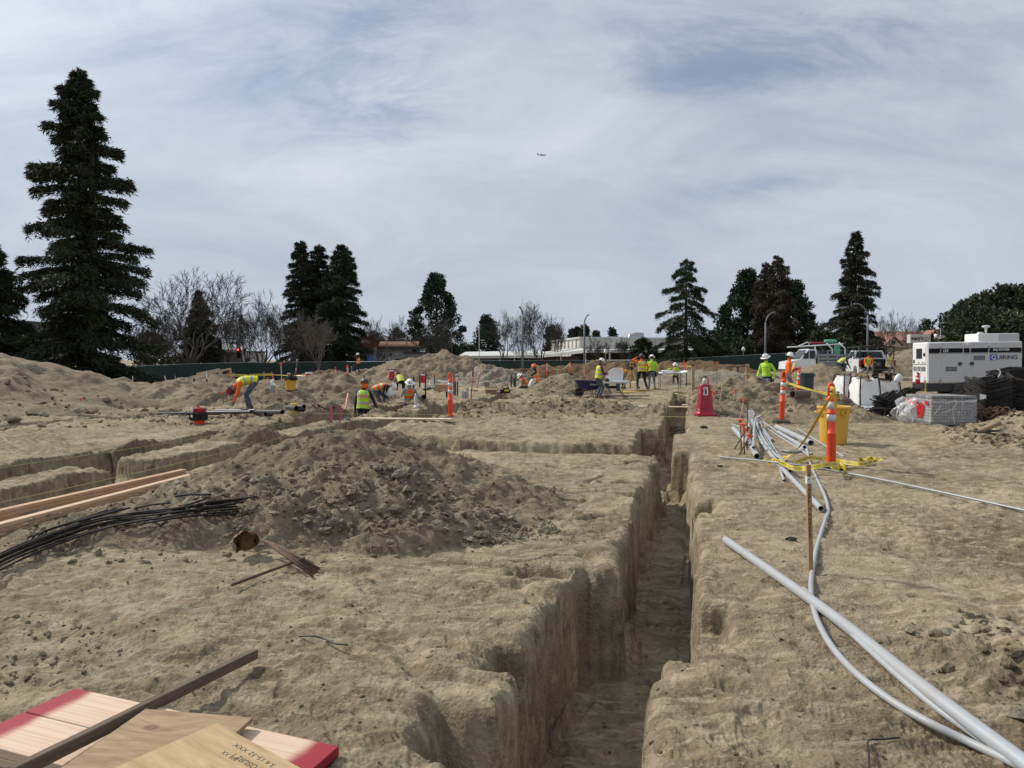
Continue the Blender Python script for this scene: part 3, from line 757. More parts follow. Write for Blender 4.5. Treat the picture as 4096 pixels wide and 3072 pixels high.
conifer("giant dark redwood towering over everything at the left", 338, 55, 297, RED, nb=250, per=360, leaf=.46, droop=.20, rise=.10, hang=.55, spread=.14, f0=.01, twin=1, light=.3, name="redwood_tree", jag=.66, outer=.75)
conifer("dark redwood cut off by the left edge of the picture", -70, 52, 905, [(0, 3.6), (.3, 3.3), (.6, 2.6), (.85, 1.5), (1, .2)], nb=120, per=300, leaf=.4, hang=.5, f0=.01, name="redwood_tree", jag=.45)
G3 = "clump of three redwoods"
conifer("slimmest and leftmost redwood of the tall clump left of centre", 1208, 92, 970, [(0, 3.0), (.35, 2.9), (.65, 2.3), (.88, 1.3), (1, .35)], nb=130, per=190, leaf=.5, hang=.5, f0=.03, name="redwood_tree", group=G3, mats=(NEEDLE_D, NEEDLE_B))
conifer("middle redwood of the tall clump left of centre", 1280, 94, 985, [(0, 3.2), (.4, 3.2), (.7, 2.5), (.9, 1.5), (1, .4)], nb=130, per=190, leaf=.5, hang=.5, f0=.03, name="redwood_tree", group=G3)
conifer("rightmost and widest redwood of the tall clump left of centre", 1372, 90, 985, [(0, 2.8), (.2, 3.4), (.45, 3.3), (.7, 2.6), (.9, 1.5), (1, .4)], nb=150, per=200, leaf=.5, hang=.5, f0=.03, name="redwood_tree", group=G3, mats=(NEEDLE_D, PINE_L))
conifer("broad dark conifer standing inside the big leafless tree", 800, 84, 1165, [(0, 2.4), (.2, 3.2), (.5, 2.6), (.8, 1.2), (1, .2)], nb=110, per=190, leaf=.42, hang=.4, f0=.1, sy=.8)
clumpy("dark pine with tufted crown rising above a leafless tree", 1745, 100, 1100, [(0, 2.4), (.25, 2.9), (.5, 3.6), (.7, 2.2), (.85, 1.5), (1, .3)], n_cl=110, per=110, cr=.75, leaf=.3)
clumpy("small dark pine left of the tall grey lamp post", 1948, 125, 1266, [(0, 2.0), (.4, 2.3), (.7, 1.5), (1, .4)], n_cl=60, per=90, cr=.8, leaf=.35)
conifer("large drooping cedar in front of the white store", 2742, 78, 1042, [(0, 2.6), (.12, 3.2), (.25, 3.6), (.5, 3.2), (.75, 2.0), (.92, 1.3), (1, .5)], nb=105, per=170, leaf=.40, droop=.34, rise=.12, hang=.38, f0=.06, mats=(NEEDLE_D, LEAF_L), name="cedar_tree", jag=.5, outer=.6, bark=BARK, tips=.2)
clumpy("dense pine with three tufted peaks left of the brown redwoods", 2985, 92, 1085, [(0, 2.6), (.3, 4.0), (.55, 3.4), (.75, 2.0), (.9, 1.0), (1, .3)], n_cl=150, per=130, cr=.8, leaf=.3, sy=.8)
clumpy("dense round headed pine right of the brown redwoods", 3155, 94, 1130, [(0, 3.0), (.3, 3.9), (.6, 3.0), (.8, 2.0), (1, .8)], n_cl=130, per=130, cr=.8, leaf=.3, sy=.8)
conifer("brown needled redwood, shorter of the withered pair", 3060, 88, 1055, [(0, 2.4), (.4, 2.4), (.7, 1.6), (.9, .8), (1, .2)], nb=110, per=130, leaf=.4, hang=.6, mats=(NEEDLE_B, NEEDLE_D), name="redwood_tree", jag=.4, f0=.05)
conifer("brown needled redwood, taller of the withered pair", 3105, 87, 1028, [(0, 2.8), (.4, 2.8), (.7, 2.1), (.9, 1.2), (1, .3)], nb=120, per=140, leaf=.4, hang=.6, mats=(NEEDLE_B, NEEDLE_D), name="redwood_tree", jag=.4, f0=.05)
conifer("tall slender redwood behind the white pickup", 3415, 80, 935, [(0, 2.9), (.2, 3.3), (.35, 3.0), (.55, 2.5), (.75, 1.7), (.9, .9), (1, .25)], nb=150, per=190, leaf=.42, droop=.25, hang=.42, mats=(NEEDLE_D, NEEDLE_B), name="redwood_tree", jag=.45, f0=.03)
for px, d, yt, w, lb in [(2205, 120, 1312, 1.1, "narrow dark conifer left edge of the white store roof, in the bare trees"), (2288, 170, 1318, 1.6, "leftmost dark conifer beyond the white store roof"), (2312, 172, 1310, 1.8, "second dark conifer from the left beyond the white store roof"),
                         (2338, 168, 1303, 1.7, "tallest dark conifer beyond the white store roof beside the lamp post"), (2384, 175, 1326, 1.3, "lone small conifer above the middle of the white store roof"), (2450, 178, 1316, 1.4, "small conifer beside the rooftop unit of the store"),
                         (3702, 190, 1280, 2.4, "dark green conifer rising above the red roofed houses")]:
 clumpy(lb, px, d, yt, [(0, w), (.4, w), (.7, w * .7), (1, .3)], n_cl=34, per=60, cr=w * .45, leaf=.45, f0=.3, group="small far conifers on the skyline")
clumpy("huge dark oak behind the generator at the right edge", 4080, 62, 1150, [(0, 3.5), (.35, 6.0), (.6, 6.0), (.85, 4.0), (1, 1.5)], n_cl=200, per=190, cr=.95, leaf=.24, mats=(LEAF_D, LEAF_L), name="oak_tree", f0=.2, trunk=.4, shell=.35)
clumpy("dark oak left half of the leafy mass behind the generator", 3900, 70, 1195, [(0, 1.5), (.35, 2.4), (.6, 2.6), (.85, 1.7), (1, .7)], n_cl=90, per=150, cr=.8, leaf=.24, mats=(LEAF_D, LEAF_L), name="oak_tree", f0=.25, shell=.35)
clumpy("small round magnolia in front of the store colonnade", 2572, 82, 1358, [(0, .6), (.3, 1.4), (.65, 1.5), (1, .4)], n_cl=50, per=60, cr=.5, leaf=.28, mats=(LEAF_D, LEAF_L), name="magnolia_tree", f0=.3, shell=.3, trunk=.1)
clumpy("dark magnolia tucked under the right side of the large cedar", 2835, 80, 1362, [(0, .9), (.3, 1.7), (.65, 1.6), (1, .5)], n_cl=55, per=70, cr=.55, leaf=.28, mats=(LEAF_D, LEAF_L), name="magnolia_tree", f0=.15, shell=.3, trunk=.1)
for px, d, yt, w, lb in [(2960, 84, 1360, 2.0, "grey green shrub at the foot of the tufted pine"), (2895, 82, 1395, 1.5, "low dark shrub between the cedar and the pines"), (2690, 82, 1385, 1.3, "low leafy shrub at the left foot of the cedar"),
                         (3290, 80, 1330, 2.6, "olive green shrub mass left of the slender redwood"), (3240, 88, 1300, 1.6, "tall thin shrub behind the flatbed truck"), (3370, 76, 1350, 2.2, "dark green shrub just left of the slender redwood trunk"),
                         (3480, 82, 1355, 1.6, "dark shrub right of the slender redwood by the block wall"), (1590, 125, 1315, 2.6, "olive leafed tree behind the tile roofed building"), (1860, 120, 1380, 2.6, "rounded green shrub left of the low pale roof"),
                         (1500, 118, 1335, 2.0, "thin brownish tree behind the red wall"), (1770, 104, 1350, 2.4, "dark evergreen under the tufted pine"), (600, 80, 1330, 2.6, "dark shrubby tree right of the giant redwood"), (120, 62, 1370, 1.6, "dark shrub below the steep roofed house")]:
 m_ = (OLIVE, LEAF_L) if "olive leafed" in lb or "brownish" in lb else (LEAF_D, LEAF_L)
 clumpy(lb, px, d, yt, [(0, w * .7), (.4, w), (.7, w * .8), (1, w * .3)], n_cl=55, per=70, cr=w * .33, leaf=.26, mats=m_, name="shrub", f0=.1, shell=.25, trunk=.08, group="shrubs beyond the fence", cat="shrub")
bare("widest leafless tree, arching limbs beside the giant redwood", 760, 72, 1085, 400, 3, depth=7, bark=BARK, limbs=7, fork=.2, upright=.35, r0=.28)
bare("leafless tree with tall forked limbs right of the traffic signal", 1050, 74, 1162, 250, 5, depth=6, bark=BARK, limbs=6, fork=.14, upright=.6, r0=.2)
bare("spreading brown leafless tree left of the redwood clump", 1165, 80, 1240, 240, 9, depth=6, bark=BARK, limbs=6, fork=.15, upright=.3)
bare("pale young leafless tree standing just behind the fence before the redwood clump", 1275, 66, 1255, 150, 12, depth=6, bark=BARKL, limbs=7, fork=.28, upright=.7, r0=.09)
bare("low twiggy leafless tree at the right foot of the giant redwood", 640, 74, 1300, 230, 15, depth=6, bark=BARKG, limbs=6, fork=.15, upright=.3)
bare("thin leafless tree behind the red wall", 1480, 108, 1268, 110, 18, depth=6, bark=BARKG, limbs=5, fork=.2, upright=.5)
bare("leafless tree against the grey building wall", 1512, 88, 1365, 70, 21, depth=5, bark=BARKG, limbs=4, fork=.35, upright=.4)
bare("dense leafless tree in front of the tufted pine", 1745, 86, 1270, 200, 24, depth=6, bark=BARKG, limbs=7, fork=.12, upright=.2)
bare("fine twigged leafless tree right of the small dark pine", 2010, 98, 1242, 150, 27, depth=6, bark=BARKG, limbs=6, fork=.18, upright=.6)
bare("broad leafless tree at centre beside the tall lamp post", 2155, 92, 1212, 215, 30, depth=7, bark=BARK, limbs=8, fork=.1, upright=.35, r0=.26)
bare("pruned knobbly leafless tree far behind the low pale roof", 1835, 130, 1342, 90, 33, depth=5, bark=BARK, limbs=6, fork=.35, upright=.3)
bare("small leafless tree in front of the white store, left one", 2395, 84, 1345, 100, 36, depth=6, bark=BARKG, limbs=5, fork=.3, upright=.35)
bare("small leafless tree in front of the white store, right one", 2490, 84, 1352, 70, 39, depth=6, bark=BARKG, limbs=5, fork=.3, upright=.4)
bare("leafless tree in front of the red roofed houses near the slender redwood", 3555, 96, 1240, 130, 42, depth=6, bark=BARK, limbs=5, fork=.2, upright=.45)
bare("thinner leafless tree before the houses near the pole sign", 3630, 98, 1258, 80, 45, depth=6, bark=BARK, limbs=5, fork=.2, upright=.5)
bare("grey leafless tree behind the shrubs left of the slender redwood", 3260, 100, 1285, 120, 48, depth=6, bark=BARKG, limbs=6, fork=.15, upright=.5)
for i_, (px, d, yt, w, lb) in enumerate([(580, 84, 1290, 200, "dim leafless tree touching the giant redwood's right edge"), (690, 92, 1250, 190, "hazy leafless tree behind the widest bare tree, left"), (860, 96, 1240, 200, "hazy leafless tree behind the widest bare tree, right"), (985, 92, 1230, 170, "leafless tree behind the red traffic signal pole"), (1120, 96, 1215, 170, "leafless tree just left of the slimmest redwood"), (1230, 88, 1290, 150, "dark leafless tree at the left foot of the redwood clump"), (1590, 112, 1262, 130, "leafless tree rising behind the tile roof"), (1680, 108, 1285, 120, "leafless tree at the tile roof's right end"), (2085, 104, 1260, 120, "leafless tree behind the tall thick lamp post"), (2225, 100, 1275, 110, "leafless tree at the white store's left corner"), (1420, 112, 1300, 110, "leafless tree in front of the red wall's left part")]):
 bare(lb, px, d, yt, w, 60 + i_ * 3, depth=6, bark=BARK if i_ % 2 else BARKG, limbs=7, fork=.12, upright=.35)
bare("leafless tree between the widest bare tree and the traffic signal", 905, 82, 1225, 170, 51, depth=6, bark=BARK, limbs=6, fork=.15, upright=.4)
# ================================================================ fence
MESHG = mat("fence_screen_cloth", (.012, .032, .026), .8, var=.25, scale=.6, bump=.15, bscale=3)
STEEL = mat("galvanised_steel", (.34, .35, .36), .45, metal=.6)
def fence(pts, label, name="site_fence", seed=0):
 o = empty(name, (0, 0, 0), label, "fence")
 P3 = []
 for px, yt, d in pts:
  x = hp(px, 0, d); P3.append((x, d, CAMH - (yt - 1440) / FPX * d))
 cl = MB(); posts = []
 for a, b in zip(P3[:-1], P3[1:]):
  ln = math.hypot(b[0] - a[0], b[1] - a[1]); k = max(1, round(ln / 3.0)); sub = k * 6
  nx, ny = -(b[1] - a[1]) / ln, (b[0] - a[0]) / ln
  def pos(t, w):
   x = a[0] + (b[0] - a[0]) * t; y = a[1] + (b[1] - a[1]) * t; zt = a[2] + (b[2] - a[2]) * t; zb = T0(x, y) - .05
   f = (t * k) % 1.0; s = ln * t + seed * 7.0
   zt2 = zt - .05 * math.sin(PI * f) ** 2
   q = .05 * math.sin(s * 2.1 + w * 2) * math.sin(PI * f) + .035 * math.sin(s * 5.3 - w * 4) - .04 * w * (1 - w)
   return (x + nx * q, y + ny * q, zb + (zt2 - zb) * w)
  cl.grid(pos, sub, 7)
  for i in range(k + 1):
   t = i / k; posts.append((a[0] + (b[0] - a[0]) * t + nx * .06, a[1] + (b[1] - a[1]) * t + ny * .06, a[2] + (b[2] - a[2]) * t))
 cl.build("screen_cloth", MESHG, o, True)
 rail = MB(); rail.tube([(x, y, z + .02) for x, y, z in P3], .024, 6); rail.build("top_rail", STEEL, o, True)
 last = None
 for x, y, z in posts:
  if last and math.hypot(x - last[0], y - last[1]) < .5: continue
  last = (x, y)
  m = MB().tube([(x, y, T0(x, y) - .2), (x, y, z + .09)], .03, 6); m.build("post", STEEL, o, True)
 return o
fence([(-60, 1478, 48), (200, 1474, 52), (500, 1468, 58), (700, 1458, 66), (1000, 1450, 72), (1390, 1448, 76)], "dark green screened site fence along the left behind the redwood mounds", seed=1)
fence([(1390, 1448, 76), (1700, 1446, 78), (2000, 1443, 80), (2345, 1442, 80)], "dark green screened site fence behind the double peaked mound", seed=2)
fence([(2385, 1442, 79), (2640, 1441, 78), (2760, 1434, 76), (2900, 1426, 75), (3140, 1414, 73), (3310, 1405, 70), (3400, 1404, 70)], "dark green screened site fence behind the surveyors and flatbed truck", seed=3)
fence([(3400, 1404, 70), (3500, 1410, 70), (3560, 1450, 68), (3680, 1449, 68), (4250, 1449, 66)], "dark green screened site fence below the tan block wall", seed=4)
def panel():
 o = empty("fence_panel", (hp(2365, 0, 78), 78, T0(hp(2365, 0, 78), 78)), "leaning bare steel fence panel in the gap of the green fence", "fence panel", tilt=(R(-8), 0, R(20)))
 m = MB(); m.tube([(-.6, 0, 0), (-.6, 0, 1.75), (.6, 0, 1.75), (.6, 0, 0), (-.6, 0, .1)], .03, 6); m.build("frame", STEEL, o, True)
 w = MB()
 for i in range(9): w.tube([(-.55 + i * .137, 0, .1), (-.55 + i * .137, 0, 1.72)], .006, 4)
 for i in range(10): w.tube([(-.6, 0, .15 + i * .17), (.6, 0, .15 + i * .17)], .006, 4)
 w.build("wire_infill", STEEL, o)
panel()
# ================================================================ buildings
WHITE = mat("white_stucco", (.60, .58, .53), .85, var=.06, scale=.4, bump=.05, bscale=8)
GREYW = mat("grey_stucco", (.33, .33, .33), .85, var=.07, scale=.5)
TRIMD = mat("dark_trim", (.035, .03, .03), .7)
TILE = mat("clay_tile", (.27, .155, .11), .85, var=.25, scale=3)
TILER = mat("red_roof", (.27, .13, .10), .85, var=.22, scale=1.5)
BEIGE = mat("beige_stucco", (.40, .32, .26), .85, var=.1, scale=.5)
BRICKR = mat("red_brick", (.16, .045, .035), .85, var=.2, scale=2)
TEAL = mat("teal_panel", (.010, .115, .15), .6, var=.08, scale=.3)
BLUEC = mat("blue_canvas", (.035, .07, .19), .7)
GLASSD = mat("dark_window", (.012, .014, .018), .12)
ROOFP = mat("pale_roof_membrane", (.52, .52, .50), .7, var=.08, scale=.5)
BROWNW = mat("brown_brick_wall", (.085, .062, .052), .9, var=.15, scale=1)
BLOCK = mat("tan_block", (.34, .25, .17), .9, var=.12, scale=3)
LETTER = mat("black_lettering", (.008, .008, .010), .8, spec=.2)
LWHITE = mat("white_lettering", (.75, .75, .74), .5)
def zpx(y, d): return CAMH - (y - 1440) / FPX * d
def xpx(p, d): return (p - 2048) / FPX * d
def b_tile():
 d = 95; x0, x1, x2 = xpx(1495, d), xpx(1632, d), xpx(1693, d); g = T0(x1, d) - .3
 o = empty("cafe_building", (0, 0, 0), "small grey stucco building with clay tile roof band", "building")
 m = MB(); zt = zpx(1391, d); zt2 = zpx(1412, d)
 m.box(((x0 + x1) / 2, d + 5, (g + zt) / 2), (x1 - x0, 10, zt - g)); m.box(((x1 + x2) / 2, d + 4.2, (g + zt2) / 2), (x2 - x1, 10, zt2 - g)); m.build("wall", GREYW, o)
 r = MB(); za, zb = zpx(1391, d), zpx(1367, d); n = 34
 xa, xb = x0 - .2 + .9, x1 + 1.4
 for i in range(n):        # barrel tiles run down the slope
  x = xa + (xb - xa) * (i + .5) / n; w = (xb - xa) / n
  r.tube([(x, d - .55, za + .12), (x, d + 1.0, zb + .05)], w * .56, 6)
 r.build("tile_roof", TILE, o, True)
 t = MB(); t.box(((xa + xb) / 2, d - .5, za - .07), (xb - xa + .3, .35, .28)); t.box(((xa + xb) / 2 - .2, d + 1.2, zb + .12), (xb - xa + .8, .5, .3))
 t.box(((x1 + x2) / 2, d - .95, zt2 + .02), (x2 - x1 + .8, .4, .22)); t.build("roof_trim", TRIMD, o)
 for a, b, ya, yb in [(1579, 1615, 1436, 1450), (1648, 1680, 1438, 1450)]:
  dd = d - .02 if a < 1630 else d - .82
  w = MB(); w.box(((xpx(a, d) + xpx(b, d)) / 2, dd, (zpx(ya, d) + zpx(yb, d)) / 2), (xpx(b, d) - xpx(a, d), .06, zpx(ya, d) - zpx(yb, d))); w.build("window", GLASSD, o)
 s = MB(); s.box((xpx(1551, d), d - .06, zpx(1441, d)), (.5, .05, .6)); w = s.build("notice_board", LWHITE, o)
 l = MB()
 for i in range(4): l.box((xpx(1551, d), d - .09, zpx(1441, d) + .2 - i * .13), (.36, .01, .05))
 l.build("printed_lines", LETTER, w)
 v = MB(); v.box((xpx(1565, d), d - .2, zpx(1418, d)), (.3, .4, .25)); v.build("wall_vent", TRIMD, o)
 v = MB(); v.box((xpx(1590, d), d - .1, zpx(1416, d)), (.25, .2, .1)); v.build("wall_lamp", LWHITE, o)
b_tile()
def b_red():
 d = 108; x0, x1 = xpx(1395, d), xpx(1502, d); g = -1
 o = empty("restaurant_building", (0, 0, 0), "dark red brick building with white script sign and blue awning", "building")
 z = zpx(1345, d); m = MB(); m.box(((x0 + x1) / 2, d + 4, (g + z) / 2), (x1 - x0, 8, z - g)); m.build("wall", BRICKR, o)
 l = MB(); text_to(l, "ly's", (xpx(1450, d), d - .03, zpx(1372, d)), (1, 0, 0), (0, 0, 1), .75, .5, shear=.2)
 l.tube([(xpx(1478, d) + .22 * math.cos(k * .6), d - .04, zpx(1366, d) + .22 * math.sin(k * .6)) for k in range(11)], .03, 4); l.build("script_sign", LWHITE, o)
 a = MB(); za, zb = zpx(1418, d), zpx(1446, d)
 xa, xb = xpx(1452, d), xpx(1500, d)
 a.prism([(0, za), (-1.2, zb), (-1.15, zb - .15), (.05, za - .2)], xa, xb, M=Matrix(((0, 1, 0), (1, 0, 0), (0, 0, 1))), c=(0, d - .1, 0)); a.build("awning", BLUEC, o)
b_red()
def b_mall():
 o = empty("arcade_building", (0, 0, 0), "long low arcade with pale flat roof and brown wall behind bare trees", "building")
 A = (xpx(1832, 108), 108); B = (xpx(2165, 100), 100); C = (xpx(2340, 92), 92); D = (xpx(2900, 90), 90)
 zA, zB, zC, zD = zpx(1424, 108), zpx(1420, 100), zpx(1399, 92), zpx(1399, 90)
 rf = MB()
 for (p, q, za, zb, sl) in ((A, B, zA, zB, .72), (B, C, zB, zC, .5), (C, D, zC, zD, .25)):
  dy = 9
  v = [(p[0], p[1], za), (q[0], q[1], zb), (q[0] - 0, q[1] + dy, zb + sl), (p[0] + .5, p[1] + dy, za + sl)]
  v2 = [(x, y, z - .38) for x, y, z in v]
  rf.add(v + v2, [(0, 1, 2, 3), (7, 6, 5, 4), (0, 4, 5, 1), (1, 5, 6, 2), (2, 6, 7, 3), (3, 7, 4, 0)])
 rf.build("roof", ROOFP, o)
 wl = MB()
 for (p, q, z) in (((A[0] + 4, A[1] + 4), (B[0], B[1] + 4), zA - .3), ((B[0], B[1] + 3), (C[0] - .6, C[1] + 2.2), zB - .2), ((C[0] - .4, C[1] + 4), (D[0], D[1] + 4), zC - .3)):
  wl.beam((p[0], p[1], (z - 1) / 2), (q[0], q[1], (z - 1) / 2), .3, z + 1)
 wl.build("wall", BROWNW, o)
 gb = MB(); gb.prism([(0, -1), (6, -1), (6, zA - .1), (0, zA - .1)], A[1] + 1, A[1] + 4, c=(A[0] + .6, 0, 0)); gb.build("end_wall", GREYW, o)
 for px, d, y in [(2058, 103, 1424), (2148, 100, 1417), (2243, 96, 1410), (2340, 92, 1403), (2437, 88, 1399), (2520, 86, 1402), (2622, 84, 1404)]:
  x = xpx(px, d); m = MB(); z = zpx(y, d); m.box((x, d - .4, (z - 1.2) / 2), (.14, .14, z + 1.2)); c_ = m.build("column", ROOFP, o)
  l = MB(); l.box((x + .12, d - .62, z - .12), (.30, .3, .3), bev=.05, taper=.7); l.build("lamp_box", LWHITE, c_)
b_mall()
def b_store():
 o = empty("department_store", (0, 0, 0), "big white panelled store with flat parapet behind the surveyors", "building")
 d = 98; xc = xpx(2322, d); xr = xpx(2862, 104); L_ = (xpx(2208, 116), 116)
 zt = zpx(1354, d); g = 0
 z2 = zpx(1366, 116)
 m = MB(); m.add([(xc, d, g), (xr, 104, g), (xr, 104, zt), (xc, d, zt), (L_[0], L_[1], g), (L_[0], L_[1], zt), (xr, 125, g), (xr, 125, zt)],
     [(0, 1, 2, 3), (4, 0, 3, 5), (1, 6, 7, 2), (3, 2, 7, 5)]); m.build("wall", WHITE, o)
 for i in range(9):
  t = i / 8; x = L_[0] + (xc - L_[0]) * t; y = L_[1] + (d - L_[1]) * t
  q = MB(); q.box((x - .05, y - .05, zt * .75), (.22, .22, zt * .5 - .1)); q.build("pilaster", WHITE, o)
 pr = MB(); t_ = Vector((xr - xc, 6, 0)).normalized()
 pr.beam((L_[0] - .05, L_[1], zt + .1), (xc, d - .08, zt + .1), .3, .25); pr.beam((xc, d - .05, zt + .1), (xr, 103.9, zt + .1), .3, .25); pr.build("parapet", ROOFP, o)
 for px in (2420, 2520, 2633, 2760):
  x = xpx(px, 99); tt = (x - xc) / (xr - xc); q = MB(); q.box((x, d + 6 * tt - .04, zt * .75), (.08, .05, zt * .45)); q.build("joint_strip", GREYW, o)
 s = MB(); e = Vector((xc - L_[0], d - L_[1], 0)).normalized(); p = Vector((L_[0], L_[1], 0)) + e * 4.6 + Vector((-.2, -.1, 0))
 text_to(s, "macy's", p + Vector((0, 0, zt - 1.45)), e, (0, 0, 1), 2.4, .75); text_to(s, "furniture", p + e * 2.9 + Vector((0, 0, zt - .95)), e, (0, 0, 1), 1.6, .3); text_to(s, "gallery", p + e * 2.9 + Vector((0, 0, zt - 1.5)), e, (0, 0, 1), 1.4, .35)
 s.build("wall_lettering", LETTER, o)
 r = MB(); r.box((xpx(2548, 110), 112, zpx(1343, 110)), (2.6, 3, .7), bev=.1, taper=.85); r.box((xpx(2560, 110), 112, zpx(1333, 110)), (1.4, 2, .25)); r.build("rooftop_unit", STEEL, o)
 q = MB(); q.box((xpx(2470, 110), 112, zpx(1350, 110)), (2.2, 2, .3)); q.build("roof_hatch", ROOFP, o)
b_store()
def b_teal():
 o = empty("teal_building", (0, 0, 0), "teal blue walled building between the cedar and the pines", "building")
 d = 108; m = MB(); x0, x1 = xpx(2861, d), xpx(3010, d); z = zpx(1347, d); m.box(((x0 + x1) / 2, d + 5, z / 2), (x1 - x0, 10, z)); m.build("wall", TEAL, o)
 p = MB(); p.box(((x0 + x1) / 2, d + 5, z + .1), (x1 - x0 + .2, 10.2, .2)); p.build("parapet", TRIMD, o)
 l = MB(); l.lathe([(0.02, -.12), (.16, -.08), (.14, .1), (.02, .14)], 10, (xpx(2900, d), d - .2, zpx(1371, d))); l.build("wall_lamp", STEEL, o, True)
b_teal()
def house(x0, x1, d, ze, zr, label, gables, dep=9):
 o = empty("house", (0, 0, 0), label, "house", "red roofed houses beyond the block wall")
 m = MB(); m.box(((x0 + x1) / 2, d + dep / 2, ze / 2 - .3), (x1 - x0, dep, ze + .6))
 for gx, gw, gh in gables:
  m.prism([(gx - gw / 2, -.6), (gx + gw / 2, -.6), (gx + gw / 2, ze - .2), (gx, ze + gh), (gx - gw / 2, ze - .2)], d - 1.2, d + 2)
 m.build("wall", BEIGE, o)
 r = MB(); r.add([(x0 - .5, d - .6, ze), (x1 + .5, d - .6, ze), (x1 - 1.2, d + dep / 2, zr), (x0 + 1.2, d + dep / 2, zr), (x0 - .5, d + dep + .6, ze), (x1 + .5, d + dep + .6, ze)],
     [(0, 1, 2, 3), (1, 5, 2), (5, 4, 3, 2), (4, 0, 3), (0, 4, 5, 1)])
 for gx, gw, gh in gables:
  for s in (-1, 1):
   r.add([(gx, d - 1.6, ze + gh + .12), (gx + s * (gw / 2 + .4), d - 1.6, ze - .3), (gx + s * (gw / 2 + .4), d + 3, ze - .3), (gx, d + 3.5, ze + gh + .12),
                   (gx, d - 1.6, ze + gh + .3), (gx + s * (gw / 2 + .45), d - 1.6, ze - .1), (gx + s * (gw / 2 + .45), d + 3, ze - .1), (gx, d + 3.5, ze + gh + .3)],
                  [(0, 1, 2, 3), (7, 6, 5, 4), (0, 4, 5, 1), (1, 5, 6, 2), (2, 6, 7, 3)])
 r.build("roof", TILER, o)
 for gx, gw, gh in gables:
  w = MB(); w.lathe([(.42, 0), (.42, .06)], 14, (gx, d - 1.2, ze + gh * .25), M=rx(R(90))); w.build("round_vent", TRIMD, o)
  w = MB(); w.box((gx, d - 1.24, ze * .55), (1.1, .06, 1.3)); w.build("window", GLASSD, o)
 k = int((x1 - x0) / 3.5)
 for i in range(k):
  w = MB(); w.box((x0 + (i + .5) * (x1 - x0) / k, d - .04, ze * .6), (1.0, .07, 1.3)); w.build("window", GLASSD, o)
d = 150
house(xpx(3475, d), xpx(3590, d), d, zpx(1378, d), zpx(1322, d), "red roofed house behind bare trees right of the slender redwood", [(xpx(3560, d), 3.2, 1.4)])
house(xpx(3610, d), xpx(3860, d), d + 6, zpx(1362, d + 6), zpx(1322, d + 6), "long red roofed house with round gable vents above the generator", [(xpx(3738, d + 6), 3.4, 2.0), (xpx(3842, d + 6), 3.0, 1.4)])
house(xpx(3190, 140), xpx(3300, 140), 140, zpx(1385, 140), zpx(1345, 140), "red roofed house mostly hidden behind the shrubs and flatbed truck", [(xpx(3215, 140), 3.2, .9)])
def b_wall():
 d = 82; o = empty("block_wall", (0, 0, 0), "tan concrete block wall above the fence behind the pickup", "wall")
 z = zpx(1391, d); x0, x1 = xpx(3480, d), xpx(4300, d); m = MB(); m.box(((x0 + x1) / 2, d, z / 2), (x1 - x0, .25, z)); m.build("wall", BLOCK, o)
 c = MB(); c.box(((x0 + x1) / 2, d, z + .05), (x1 - x0, .34, .1)); c.build("coping", BLOCK, o)
 for px in (3526, 3700): p = MB(); p.box((xpx(px, d), d - .1, (z + .35) / 2), (.42, .42, z + .35)); p.build("pier", BLOCK, o)
b_wall()
def b_aframe():
 d = 70; o = empty("steep_roofed_house", (0, 0, 0), "dark house with steep gable roof glimpsed between the redwoods", "house")
 def q(px, py): return (xpx(px, d), zpx(py, d))
 ap = q(95, 1290); r1 = q(200, 1440); l1 = q(-10, 1440)
 DK = mat("dark_house_wall", (.12, .11, .10), .9, var=.1)  # plain dark wall colour with slight random variation
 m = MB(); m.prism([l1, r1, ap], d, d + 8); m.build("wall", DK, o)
 rf = MB()
 for s, e in ((1, r1), (-1, l1)):
  rf.beam((ap[0], d + 3.6, ap[1] + .15), (e[0] + s * .4, d + 3.6, e[1] - .4), 9.4, .16, up=(s * .8, 0, .6))
 rf.build("roof", mat("dark_shingle", (.06, .05, .045), .9), o)
 fb = MB()
 for s, e in ((1, r1), (-1, l1)): fb.beam((ap[0], d - 1.15, ap[1] + .1), (e[0] + s * .4, d - 1.15, e[1] - .45), .1, .3, up=(s * .8, 0, .6))
 fb.build("barge_board", mat("grey_board", (.30, .28, .26), .8), o)
b_aframe()
def b_cols():
 d = 98; o = empty("columned_building", (0, 0, 0), "dark building with slim pale columns and sloping canopy behind the widest bare tree", "building")
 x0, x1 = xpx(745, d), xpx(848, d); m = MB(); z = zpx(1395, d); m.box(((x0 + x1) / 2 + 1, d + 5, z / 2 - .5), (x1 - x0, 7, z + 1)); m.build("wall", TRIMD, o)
 r = MB(); r.prism([(x0 - .3, zpx(1358, d)), (x0 + .3, zpx(1352, d)), (x1 + 1.8, zpx(1398, d)), (x1 + 1.8, zpx(1408, d)), (x0 - .3, zpx(1372, d))], d - .5, d + 8); r.build("canopy", mat("grey_canopy", (.20, .19, .18), .8), o)
 for i in range(8):
  x = x0 + .1 + (x1 - x0) * i / 7.5; zt = zpx(1368 + i * 3.6, d); c = MB(); c.box((x, d - .2, zt / 2 - .5), (.13, .13, zt + 1)); c.build("column", ROOFP, o)
b_cols()
